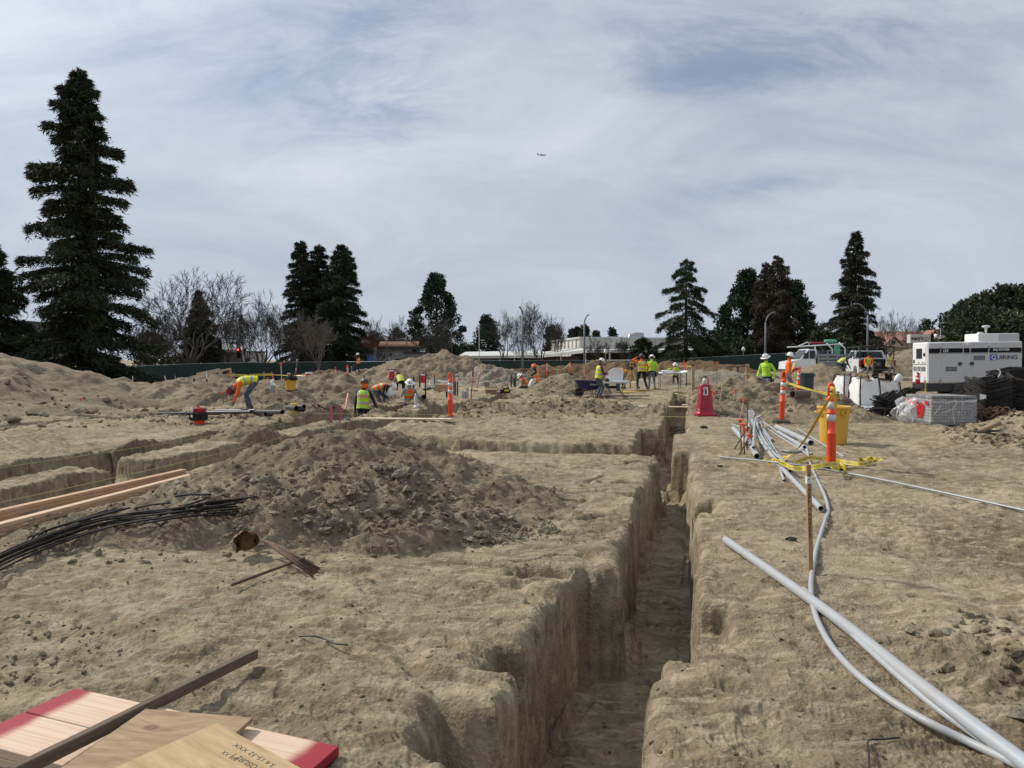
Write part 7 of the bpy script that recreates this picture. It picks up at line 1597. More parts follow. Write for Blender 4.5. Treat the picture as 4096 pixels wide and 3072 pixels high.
# ---------------------------------------------------------------- generator trailer
GW = mat("generator_white", (.70, .70, .685), .42, var=.04, scale=1.2); GW_SHADE = mat("generator_white_shaded", (.47, .48, .49), .42, var=.03, scale=1)  # second is the same white with the long side's shade put into its colour
def generator():
 d = 28.0; X = xpx(3712, d); z0 = zpx(1534, d); z1 = zpx(1369, d); Lg = px2m(373, d); Dp = 1.12; g = T0(X + 1.5, d)
 o = empty("generator_trailer", (X, d, g), "big white towable generator with black stripe behind the dark steel piles", "generator", rz=R(-1.2), tilt=(0, R(-.7)))
 h0, h1 = z0 - g, z1 - g; hh = h1 - h0
 m = MB(); m.box((Lg / 2, Dp / 2, (h0 + h1) / 2), (Lg, Dp, hh), bev=.035); m.build("enclosure", GW, o)
 def face(n, u0, u1, v0, v1, mm, t=.012, par=o):        # panels on the long face; u,v as fractions
  q = MB(); q.box(((u0 + u1) / 2 * Lg, -t / 2 - .002, h0 + (v0 + v1) / 2 * hh), ((u1 - u0) * Lg, t, (v1 - v0) * hh), bev=.004); return q.build(n, mm, par)
 face("side_panel", .01, .125, .02, .97, GW_SHADE); d1 = face("access_door", .135, .37, .02, .90, GW_SHADE, .018); face("side_panel", .38, .44, .02, .97, GW_SHADE, .011); d2 = face("access_door", .45, .635, .02, .92, GW_SHADE, .018); face("side_panel", .645, .99, .02, .97, GW_SHADE, .012); face("top_panel", .135, .37, .915, .985, GW_SHADE, .011); face("top_panel", .45, .635, .93, .985, GW_SHADE, .011)
 for u0, u1 in ((.01, .125), (.137, .368), (.38, .44), (.452, .633), (.647, .985)):
  face("black_stripe", u0, u1, .735, .845, LETTER, .024); face("thin_stripe", u0, u1, .715, .722, LETTER, .024)
 def vent(u0, u1, v0, v1):
  v = face("vent", u0, u1, v0, v1, LETTER, .021); q = MB(); k = 9
  for i in range(k + 1): q.box(((u0 + (u1 - u0) * i / k) * Lg, -.026, h0 + (v0 + v1) / 2 * hh), (.008, .012, (v1 - v0) * hh))
  for i in range(4): q.box(((u0 + u1) / 2 * Lg, -.027, h0 + (v0 + (v1 - v0) * i / 3) * hh), ((u1 - u0) * Lg, .012, .010))
  q.build("louvre", GW_SHADE, v)
 vent(.186, .305, .29, .40); vent(.482, .60, .555, .665)
 def latch(u, v): a = face("latch", u - .02, u + .02, v - .035, v + .045, CHAIN, .03); face("latch_keeper", u - .006, u + .008, v - .06, v - .02, EMT, .04, a)
 latch(.338, .46); latch(.466, .465)
 for u in (.131, .642):
  for v in (.83, .05): q = face("hinge", u - .004, u + .006, v - .06, v + .05, EMT, .035)
 tx = MB(); text_to(tx, "125", (.158 * Lg, -.0275, h0 + .755 * hh), (1, 0, 0), (0, 0, 1), .20, .105, shear=.25, bold=.02); tx.build("model_number", LWHITE, o)
 tx = MB(); text_to(tx, "MQ POWER", (.685 * Lg, -.0275, h0 + .765 * hh), (1, 0, 0), (0, 0, 1), .62, .10, shear=.2, bold=.02); tx.build("stripe_lettering", LWHITE, o)
 q = MB(); q.box((.690 * Lg, -.018, h0 + .615 * hh), (.24, .006, .22)); bl = q.build("blue_square", mat("sign_blue", (.012, .06, .30), .5), o)
 tx = MB(); text_to(tx, "Q", (.665 * Lg + .02, -.0225, h0 + .545 * hh), (1, 0, 0), (0, 0, 1), .17, .20, bold=.01); tx.build("white_initial", LWHITE, bl)
 tx = MB(); text_to(tx, "UIRING", (.665 * Lg + .21, -.0225, h0 + .565 * hh), (1, 0, 0), (0, 0, 1), .80, .155, bold=.02); tx.build("owner_lettering", mat("sign_navy", (.012, .016, .05), .5), o)
 face("warning_label", .147, .19, .66, .672, mat("tan_label", (.45, .36, .22), .6), .026); face("warning_label", .147, .175, .045, .055, mat("tan_label", (.45, .36, .22), .6), .026); face("light_patch", .395, .425, .915, .955, LWHITE, .02)
 def end(n, w0, w1, v0, v1, mm, t=.012, par=o):
  q = MB(); q.box((-t / 2 - .002, Dp * (1 - (w0 + w1) / 2), h0 + (v0 + v1) / 2 * hh), (t, (w1 - w0) * Dp, (v1 - v0) * hh), bev=.004); return q.build(n, mm, par)
 cd = end("control_door", .07, .90, .47, .90, GW, .02); end("control_window", .30, .68, .60, .85, mat("smoked_window", (.03, .032, .035), .15), .028, cd); end("control_latch", .76, .88, .66, .74, CHAIN, .035, cd); end("fuel_label", .10, .2, .49, .57, CHAIN, .026, cd); end("print_lines", .65, .85, .495, .51, LETTER, .026, cd); end("print_lines", .42, .52, .49, .51, LETTER, .026, cd)
 lv = end("end_vent", .1, .86, .30, .41, LETTER, .016); end("louvre", .35, .37, .30, .41, GW, .03, lv); end("louvre", .60, .62, .30, .41, GW, .03, lv)
 for i in range(5): end("louvre", .1, .86, .305 + i * .024, .312 + i * .024, GW, .026, lv)
 nt_ = end("notice_label", .40, .56, .155, .275, LWHITE, .014); end("notice_symbol", .43, .53, .18, .24, LETTER, .018, nt_); end("notice_symbol", .42, .54, .16, .175, LETTER, .018, nt_); end("body_seam", .02, .98, .45, .456, CHAIN, .006)
 tb = MB(); xa = (xpx(3918, d) - X); xb = xpx(4077, d) - X; tb.box(((xa + xb) / 2, Dp * .5, h1 + px2m(31, d) / 2), (xb - xa, Dp * .8, px2m(33, d)), bev=.02); tb.build("exhaust_box", GW, o)
 q = MB(); q.box((xa - .0 + (xb - xa) * .76, Dp * .095, h1 + .16), ((xb - xa) * .5, .012, .27)); q.build("exhaust_side", GW_SHADE, o)  # front plate in the greyed white, shade painted as colour
 a = MB(); a.lathe([(.03, .0), (.04, .1), (.05, .22), (.14, .26), (.15, .30), (.08, .33), (.001, .335)], 14, (xa + .50, Dp * .4, h1 + px2m(32, d))); a.build("rain_cap", ROOFP, o, True); a = MB(); a.box((xa + .28, Dp * .4, h1 + px2m(32, d) + .03), (.22, .2, .08), bev=.02, taper=.7); a.build("roof_vent", ROOFP, o)
 ch = MB(); ch.box((Lg / 2 - .02, Dp / 2, h0 - .16), (Lg - .03, Dp * .96, .32)); ch.build("chassis", CHAIN, o)
 for u in (.37, .56):
  for y in (.05, Dp - .05):
   w = MB(); w.lathe([(.18, -.11), (.33, -.11), (.36, -.05), (.36, .05), (.33, .11), (.18, .11)], 24, (u * Lg, y, .36), M=rx(R(90))); wo = w.build("tyre", RUBBER, o, True, angle=40); w = MB(); w.lathe([(.001, -.10), (.12, -.10), (.19, -.04), (.19, .04), (.12, .1), (.001, .1)], 18, (u * Lg, y, .36), M=rx(R(90))); w.build("rim", ROOFP, wo, True)
 f = MB(); pts = [(.245 * Lg, h0 - .58), (.27 * Lg, h0 - .32), (.33 * Lg, h0 - .19), (.62 * Lg, h0 - .19), (.67 * Lg, h0 - .3), (.69 * Lg, h0 - .55)]
 pp = [(x, 0, z) for x, z in pts]; sp = spline(pp, 4); n = len(sp); f.add([(p.x, -.14, p.z) for p in sp] + [(p.x, .22, p.z) for p in sp], [(i, i + 1, n + i + 1, n + i) for i in range(n - 1)]); f.tube([(p.x, -.14, p.z) for p in sp], .018, 6); f.build("fender", RUBBER, o, True)
 tg = MB(); tg.tube([(0, Dp / 2, h0 - .25), (-1.1, Dp / 2, h0 - .4)], .05, 6); tg.tube([(-.9, Dp / 2, h0 - .4), (-.9, Dp / 2, .02)], .035, 6); tg.build("drawbar", CHAIN, o, True)
 e = empty("fire_extinguisher", (X - .22, d + .3, g + h0 - .03), "red fire extinguisher hanging at the generator's left end", "fire extinguisher"); MB().lathe([(.06, 0), (.085, .02), (.085, .28), (.03, .36), (.02, .4)], 14).build("cylinder", REDP, e, True); MB().box((0, 0, .43), (.10, .03, .05)).build("valve", INK, e); MB().lathe([(.087, .17), (.087, .25)], 14).build("label", WHITEP, e, True)
 vb = MB(); vb.grid(lambda u, v: (X - .06 + .05 * u + .02 * math.sin(v * 5), d + .12 - .04 * u, g + h0 + .12 - .75 * v), 2, 8); tag(vb.build("yellow_rag", TAPE, None, True), "yellow strip hanging from the generator's left corner", "strip")
generator()
# ---------------------------------------------------------------- bent rebar piles
def bundle(label, px, ybase, d, rz, shape, n, zstep, jit=.03, r=.013, m=REBAR, z0=0.0, group="bundles of bent dark rebar", rows=1, rowgap=.05, slant=0.0, tag_=None):
 b = atd(px, ybase, d); g = gz(b.x, b.y); b.z = g - .01 - min(q[2] for q in shape)
 o = MB(); rs = random.Random(int(px) * 7 + int(d * 10)); ob_r = empty
 for j in range(rows):
  for i in range(n):
   dx, dy, a = rs.gauss(0, jit), rs.gauss(0, jit), rs.gauss(0, jit * .7); c, s = math.cos(rz + a), math.sin(rz + a); pts = []
   for (x, y, z) in shape:
    y2 = y + j * rowgap; pts.append((x * c - y2 * s + dx + slant * i * zstep, x * s + y2 * c + dy, z + i * zstep + r + rs.gauss(0, .004)))
   o.tube(pts, r, 5)
 ob = o.build("rebar_bundle", m, None, True); ob.location = b; tag(ob, label, "rebar bundle", group)
 t = MB(); t.box((shape[len(shape) // 2][0] * math.cos(rz), shape[len(shape) // 2][0] * math.sin(rz) - .03, n * zstep * .5), (.05, .05, n * zstep * .9)); t.build("tie_wire", CHAIN, ob)
 return ob
def rect(w, h, c=.06, lift=0.0):   # closed stirrup lying flat
 p = [(-w / 2 + c, -h / 2, 0), (w / 2 - c, -h / 2, 0), (w / 2, -h / 2 + c, lift), (w / 2, h / 2 - c, lift), (w / 2 - c, h / 2, lift), (-w / 2 + c, h / 2, 0), (-w / 2, h / 2 - c, 0), (-w / 2, -h / 2 + c, 0)]; return p + [p[0]]
def vee(w, h, c=.05): return [(-w / 2, 0, h), (-c, 0, c * 1.2), (c, 0, c * 1.2), (w / 2, 0, h)]
def roof_(w, h): return [(-w / 2, 0, 0), (-.06, 0, h - .03), (.06, 0, h - .03), (w / 2, 0, 0)]
def slope(w, h, b=.1): return [(-w / 2, 0, 0), (-w / 2 + b, 0, .01), (w / 2 - b, 0, h), (w / 2, 0, h + .01)]
bundle("v shaped bundle of bent bars leaning at the front of the white bags", 3540, 1640, 19.5, .25, [(-.33, -.1, .10), (-.05, -.1, 0), (.30, -.1, .24)], 26, .018, .035, rows=3, rowgap=.08)
bundle("flat bundle of bars lying under the v shaped bundle by the bags", 3535, 1646, 18.8, .1, [(-.36, 0, 0), (0, 0, .01), (.3, 0, -.01)], 12, .014, .03, rows=3, rowgap=.06)
bundle("slanted fan of bent bars rising to the right of the v shaped bundle", 3610, 1632, 19.8, .15, [(-.32, -.1, 0), (.12, -.1, .28), (.3, -.1, .30)], 30, .017, .03, rows=3, rowgap=.08)
bundle("steep left pile of bent bars beside the white bags, behind", 3555, 1600, 21.5, -.3, [(-.3, 0, .2), (.0, 0, .34), (.35, 0, .05)], 16, .017, .03, rows=3, rowgap=.08)
bundle("long low bundle of bars in front of the generator wheels", 3700, 1628, 21.6, .05, [(-.75, 0, .05), (-.3, 0, .2), (.35, 0, .32), (.72, 0, .10)], 16, .016, .05, rows=4, rowgap=.07)
bundle("low bundle of bars behind the block pallet, left part", 3660, 1622, 21, .02, [(-.45, 0, .0), (.1, 0, .10), (.5, 0, .2)], 16, .018, .04, rows=3, rowgap=.08)
bundle("rusty straight bundle sloping behind the block pallet", 3850, 1640, 20.5, -.05, [(-.72, 0, .40), (.0, 0, .26), (.8, 0, 0)], 15, .016, .035, m=RUST, rows=4, rowgap=.06)
bundle("rusty bundle with ragged ends above the pallet's right corner", 3800, 1622, 21, .5, [(-.35, 0, .14), (0, 0, .24), (.35, 0, .08)], 9, .02, .06, m=RUST, rows=4, rowgap=.06)
bundle("tall dark stack of closed stirrups at the right edge, front face", 3985, 1650, 19.0, .06, [(-.50, .2, .36), (-.44, -.12, .22), (-.36, -.16, .15), (.36, -.06, .31), (.46, .0, .34), (.5, .3, .46)], 48, .019, .022, rows=2, rowgap=.3)
bundle("tall dark stack of stirrups left of the front stack", 3910, 1640, 20.6, -.1, [(-.30, -.1, .05), (-.1, -.1, .28), (.28, -.1, .36)], 44, .019, .03, rows=3, rowgap=.10)
bundle("tallest dark stack of stirrups rising at the far right", 4060, 1620, 21.2, .1, [(-.65, .1, .45), (-.1, -.1, .58), (.3, -.1, .52), (.75, .1, .2)], 52, .0195, .03, rows=3, rowgap=.12)
bundle("dark stack of stirrups cut by the right edge", 4125, 1640, 19.0, -.1, [(-.5, -.05, .3), (.1, -.1, .18), (.6, 0, .4)], 52, .019, .03, rows=3, rowgap=.12)
bundle("flat dark bars laid across under the tall stirrup stacks", 4010, 1668, 18.4, 0, [(-.8, 0, 0), (0, 0, .03), (.85, 0, 0)], 9, .016, .03, rows=5, rowgap=.05, z0=0)
def tangle(label, px, yb, d, s, n, seed):
 b = atd(px, yb, d); b.z = gz(b.x, b.y); rs = random.Random(seed); o = MB()
 for i in range(n):
  a = rs.uniform(0, 2 * PI); e = rs.uniform(-.3, 1.2); L_ = s * rs.uniform(.5, 1); v = Vector((math.cos(a) * math.cos(e), math.sin(a) * math.cos(e) * .6 - .2, abs(math.sin(e)))) * L_; c = Vector((rs.gauss(0, .18), rs.gauss(0, .1), rs.uniform(.08, .3)))
  o.tube(spline([c - v * .5 + Vector((0, 0, .02)), c + Vector((rs.gauss(0, .05), 0, .05)), c + v * .6, c + v * .75 + Vector((rs.gauss(0, .08), rs.gauss(0, .05), -.08))], 3), .013, 5)
 o.v = [(x, y, max(z, .012)) for x, y, z in o.v]; ob = o.build("rebar_tangle", RUST if seed % 2 else REBAR, None, True); ob.location = b; tag(ob, label, "rebar bundle", "tangled ends of tied bars")
tangle("ragged ends of a tied bar bundle by the pallet's right side", 3945, 1702, 17.4, .38, 60, 1); tangle("ragged ends of a tied bar bundle with yellow tag", 3995, 1706, 17.2, .40, 70, 3); tangle("ragged ends of a tied bar bundle near the right edge", 4055, 1706, 17.2, .42, 70, 5); tangle("frayed bundle poking up behind the pallet's middle", 3770, 1618, 21.2, .42, 50, 7)
bundle("rusty bundle pressed against the pallet's right side", 3930, 1700, 17.8, .15, [(-.55, 0, .0), (0, 0, .06), (.45, 0, 0)], 20, .017, .03, m=RUST, rows=3, rowgap=.08)
b = atd(3985, 1682, 17.0); q = MB(); q.box((0, 0, 0), (.11, .005, .10), rot=ry(R(40)) @ rx(R(-15))); ob = q.build("yellow_tag", TAPE, None); ob.location = b; tag(ob, "small yellow tag on a tied bar bundle at the right", "tag")
b = atd(3932, 1587, 18.6); q = MB(); q.grid(lambda u, v: ((u - .5) * .16, -.02 * math.sin(u * 3), (v - .5) * .15 * (1 - .5 * u)), 3, 3); ob = q.build("white_tag", PAPER, None, True); ob.location = b; tag(ob, "white paper tag on the dark stirrup stacks", "tag")
b = atd(3988, 1492, 18.4); q = MB(); q.tube(spline([(0, 0, .1), (.07, 0, .06), (.08, 0, -.02), (.03, 0, -.1)], 5), .014, 5, sx=.4); ob = q.build("white_strap", PAPER, None, True); ob.location = b; tag(ob, "curled white strap end high on the dark stirrup stack", "strap")
# ---------------------------------------------------------------- block pallet
def pallet():
 d = 17.3; c = atd(3724, 1716, d); g = gz(c.x, c.y); o = empty("pallet", (c.x, c.y, g), "wooden pallet under the grey block stack", "pallet", rz=R(0)); k = px2m(1, d); W = 182 * k; D_ = 1.15; H = 106 * k
 e1 = Vector((1, .02, 0)); a2 = Vector((-.06, 1, 0)); h0 = 16 * k
 q = MB(); BL = mat("grey_concrete_block", (.22, .215, .21), .9, var=.12, scale=9, bump=.15, bscale=70); PB = mat("pallet_green", (.03, .05, .05), .8)
 for i in range(3): MB().box((W / 2, .06 + i * (D_ - .12) / 2, h0 / 2), (W, .1, h0 * .9)).build("stringer", PB, o)
 for i in range(6): MB().box((.06 + i * (W - .12) / 5, D_ / 2, h0 - .012), (.09, D_, .022)).build("deck_board", PB, o)
 s = empty("block_stack", (c.x, c.y, g + h0), "stack of grey concrete blocks wrapped in clear film", "block stack"); rows = 9; nx = 14; ny = 8; bh = H / rows
 shades = [BL, mat("grey_concrete_block_light", (.275, .27, .262), .9, var=.1, scale=9), mat("grey_concrete_block_dark", (.17, .168, .165), .9, var=.1, scale=9)]; m = MB(); rs = random.Random(6)
 for r_ in range(rows):
  for i in range(nx):
   for j in range(ny):
    if 0 < j < ny - 1 and 0 < i < nx - 1 and r_ < rows - 1: continue
    off = (.5 * W / nx) * 0
    m.box(((i + .5) * W / nx + rs.gauss(0, .002), (j + .5) * D_ / ny, (r_ + .5) * bh), (W / nx - .010, D_ / ny - .010, bh - .010), rs.choice([0, 0, 0, 1, 2]))
 m.build("blocks", shades, s)
 FILM = mat("clear_wrap_film", (.80, .81, .82), .15, alpha=.20, spec=.8)
 f = MB(); zz = H * .86
 per = [(0, 0), (W, 0), (W, D_), (0, D_), (0, 0)]
 def wrap(u, v):
  t = u * 4; i = min(int(t), 3); x = per[i][0] + (per[i + 1][0] - per[i][0]) * (t - i); y = per[i][1] + (per[i + 1][1] - per[i][1]) * (t - i)
  n = ((x - W / 2) / W, (y - D_ / 2) / D_); b_ = .012 + .014 * (math.sin(u * 60 + v * 5) * math.sin(v * 11 + u * 23)) ** 2 + .02 * (1 - v) ** 3
  return (x + n[0] * 2 * b_, y + n[1] * 2 * b_, -.06 + (zz + .06) * v + .02 * math.sin(u * 30) * v)
 f.grid(wrap, 90, 14); f.build("clear_film", FILM, s, True)
 fold = mat("film_crease", (.85, .86, .87), .2, alpha=.55)
 for pts in ([(.50 * W, -.03, zz), (.53 * W, -.035, .70 * H), (.46 * W, -.03, .52 * H), (.47 * W, -.035, .2 * H), (.50 * W, -.03, -.04)], [(.50 * W, -.03, zz * .98), (.40 * W, -.03, .75 * H), (.28 * W, -.03, .7 * H)], [(.05 * W, -.03, .3 * H), (.14 * W, -.03, .5 * H), (.2 * W, -.03, .66 * H)], [(.75 * W, -.03, .82 * H), (.67 * W, -.03, .72 * H), (.68 * W, -.03, .6 * H)], [(.98 * W, -.03, .84 * H), (.86 * W, -.03, .8 * H), (.75 * W, -.03, .82 * H)], [(.03 * W, -.03, .88 * zz), (.5 * W, -.03, .9 * zz), (.97 * W, -.03, .9 * zz)], [(.2 * W, -.03, .34 * H), (.4 * W, -.03, .46 * H), (.47 * W, -.03, .5 * H)]):
  MB().tube(spline(pts, 6), .011, 4, sx=.5).build("film_crease", fold, s, True)
 rd = mat("red_print", (.52, .015, .02), .5); pr = MB()
 for pts, w in ([[(.93, .60), (.84, .72), (.72, .66), (.60, .72), (.5, .60)], .055], [[(.52, .70), (.42, .5), (.40, .25), (.30, .28), (.28, .52), (.36, .62)], .075], [[(.18, .74), (.06, .70)], .05]):
  p3 = [Vector((-.034, (y + .02) * D_, z * H)) for y, z in pts]; sp = spline(p3, 6); v = []
  for i, p in enumerate(sp):
   t = (sp[min(i + 1, len(sp) - 1)] - sp[max(0, i - 1)]).normalized(); nn = Vector((0, -t.z, t.y)); v += [p - nn * w, p + nn * w]
  pr.add(v, [(2 * i, 2 * i + 1, 2 * i + 3, 2 * i + 2) for i in range(len(sp) - 1)])
 pr.build("red_printed_marks", rd, s)
 cr = MB()
 cr.grid(lambda u, v: (-.06 - .22 * math.sin(v * PI) * (1 + .3 * math.sin(u * 17)) - .06 * math.sin(u * 9 + v * 14), (.35 + .75 * u) * D_, -.14 + (zz * .98 + .14) * v + .04 * math.sin(u * 20)), 26, 20); ob = cr.build("loose_film", mat("loose_clear_film", (.85, .86, .87), .12, alpha=.32, spec=1.0), s, True)
 for i in range(9):
  rs2 = random.Random(i + 40); y0 = .35 + .7 * rs2.random(); pts = [(-.10 - .2 * math.sin(v * PI) - .03 * rs2.random(), (y0 + rs2.gauss(0, .07)) * D_, -.13 + zz * v) for v in (0, .25, .5, .75, .98)]
  MB().tube(spline(pts, 5), .010, 4, sx=.5).build("film_crease", fold, s, True)
pallet()
# ---------------------------------------------------------------- white bulk bags
BAGM = mat("white_woven_bag", (.72, .72, .70), .7, var=.05, scale=5); STRAP = mat("black_strap", (.016, .014, .02), .8)
def bulk_bag(label, pxl, pxr, yb, yt, d, rz, seed, slump=.0, soil=True):
 a = atd(pxl, yb, d); b_ = atd(pxr, yb, d); W = (b_ - a).length; H = px2m(yb - yt, d); c = (a + b_) / 2; g = gz(c.x, c.y); o = empty("bulk_bag", (c.x, c.y + W / 2, g), label, "bulk bag", "white bulk bags of soil", rz=rz); rs = random.Random(seed); n = 40; nz = 18; v = []
 for j in range(nz + 1):
  z = j / nz
  for i in range(n):
   t = 2 * PI * i / n; cs, sn = math.cos(t), math.sin(t); p = 5.0; rr_ = (abs(cs) ** p + abs(sn) ** p) ** (-1 / p); bul = 1 + .10 * math.sin(z * PI) - .05 * z + slump * z * math.sin(t + seed); w = W / 2 * rr_ * bul
   w += .05 * math.sin(5 * t + 9 * z + seed) * math.sin(7 * z + 3 * t + seed) + .022 * math.sin(13 * t + 20 * z) + .018 * math.sin(3 * z * PI + 11 * t * .5)
   v.append((w * cs, w * sn, H * .93 * z * (1 + .05 * math.sin(2 * t + seed) * z + .03 * math.sin(5 * t) * z)))
 f = [(j * n + i, j * n + (i + 1) % n, (j + 1) * n + (i + 1) % n, (j + 1) * n + i) for j in range(nz) for i in range(n)]; m = MB().add(v, f); m.build("bag", BAGM, o, True)
 if soil:
  s = MB(); s.lathe([(W * .47, H * .86), (W * .3, H * .92), (W * .1, H * .95), (.001, H * .95)], 18); s.build("soil_fill", SPOIL, o, True)
 for sx_ in (-1, 1):
  for sy_ in (-1, 1):
   st_ = MB(); x, y = sx_ * W * .46, sy_ * W * .47; q = spline([(x * 1.06, y * 1.14, .02), (x * 1.14, y * 1.18, H * .45), (x * 1.04, y * 1.08, H * .9), (x * .9, y * .85, H * 1.03), (x * .5, y * .8, H * .98)], 5); st_.tube(q, .006, 4, sx=4.5, up=(0, 1, 0)); st_.build("strap", STRAP, o, True)
bulk_bag("white bulk bag with black straps, leftmost of the group", 3368, 3442, 1618, 1510, 27.2, .12, 1); bulk_bag("white bulk bag with black straps, middle and nearest", 3436, 3515, 1634, 1512, 25.0, .05, 2, .03); bulk_bag("slumped white bulk bag behind the v shaped bars", 3515, 3600, 1618, 1522, 26.8, -.1, 3, .04)
bag_misc("white knotted bag top poking up at the right of the bulk bags", 3593, 1524, 26.2, .28, .26, WHITEP, "plastic_bag", "plastic bag")
b = atd(3440, 1498, 26.3); q = MB(); q.box((0, 0, 0), (.13, .01, .08), rot=ry(R(-8))); ob = q.build("yellow_card", TAPE, None); ob.location = b; tag(ob, "small yellow card on the left bulk bag's strap", "card")
def tarp(label, px0, px1, y0, y1, seed):
 A_, B_, C_, D2 = P(px0, y1), P(px1, y1), P(px1 - 40, y0), P(px0 - 20, y0); m = MB(); m.grid(lambda u, v: tuple((A_.lerp(B_, u)).lerp(D2.lerp(C_, u), v) + Vector((0, 0, .012 + .035 * abs(math.sin(u * 23 + seed) * math.sin(v * 9 + u * 13))))), 50, 10); ob = m.build("plastic_tarp", mat("pale_film_on_ground", (.55, .55, .54), .35, var=.1, alpha=.85), None, True); tag(ob, label, "tarp", "pale plastic sheets on the ground")
tarp("pale plastic sheet on the ground under the white bags and bent bars", 3380, 3720, 1622, 1668, 1); tarp("pale plastic sheet on the ground under the tied bar ends", 3905, 4130, 1690, 1716, 3)
for i, (a, b_) in enumerate([((3890, 1722), (3985, 1738)), ((3900, 1716), (3970, 1722)), ((3910, 1730), (4000, 1722))]): bar(["dark offcut bar lying right of the pallet, front one", "dark offcut bar lying right of the pallet, rear one", "dark offcut bar lying right of the pallet, crossing one"][i], [a, b_], .018, z=.02, group="dark bar offcuts")
bar("stout brown log-like offcut on the pale mound at the right", [(3915, 1722), (4005, 1690)], .05, WOODO, z=.12, name="wood_offcut", group="dark bar offcuts")
for i, (px, py) in enumerate([(3120, 1510), (3095, 1520), (3150, 1524)]):
 b = atd(px, py + 6, 27 + i * .5); q = MB()
 for k in range(6): q.box((0, 0, .03 + k * .045), (.85 - .03 * k, .5, .035), rot=rotz(.05 * math.sin(k * 3 + i)))
 ob = q.build("black_mat_stack", FABB, None); ob.location = (b.x, b.y, gz(b.x, b.y)); tag(ob, ["stack of black mats behind the conduit mound, middle", "stack of black mats behind the conduit mound, left", "stack of black mats behind the conduit mound, right by the can"][i], "mat stack", "stacks of black mats")
lying("brown drum-like pipe lying below the dark green can", [(3170, 1577), (3232, 1577)], .11, mat("brown_pipe", (.12, .09, .065), .7), "drain_pipe", group="loose pipes right")
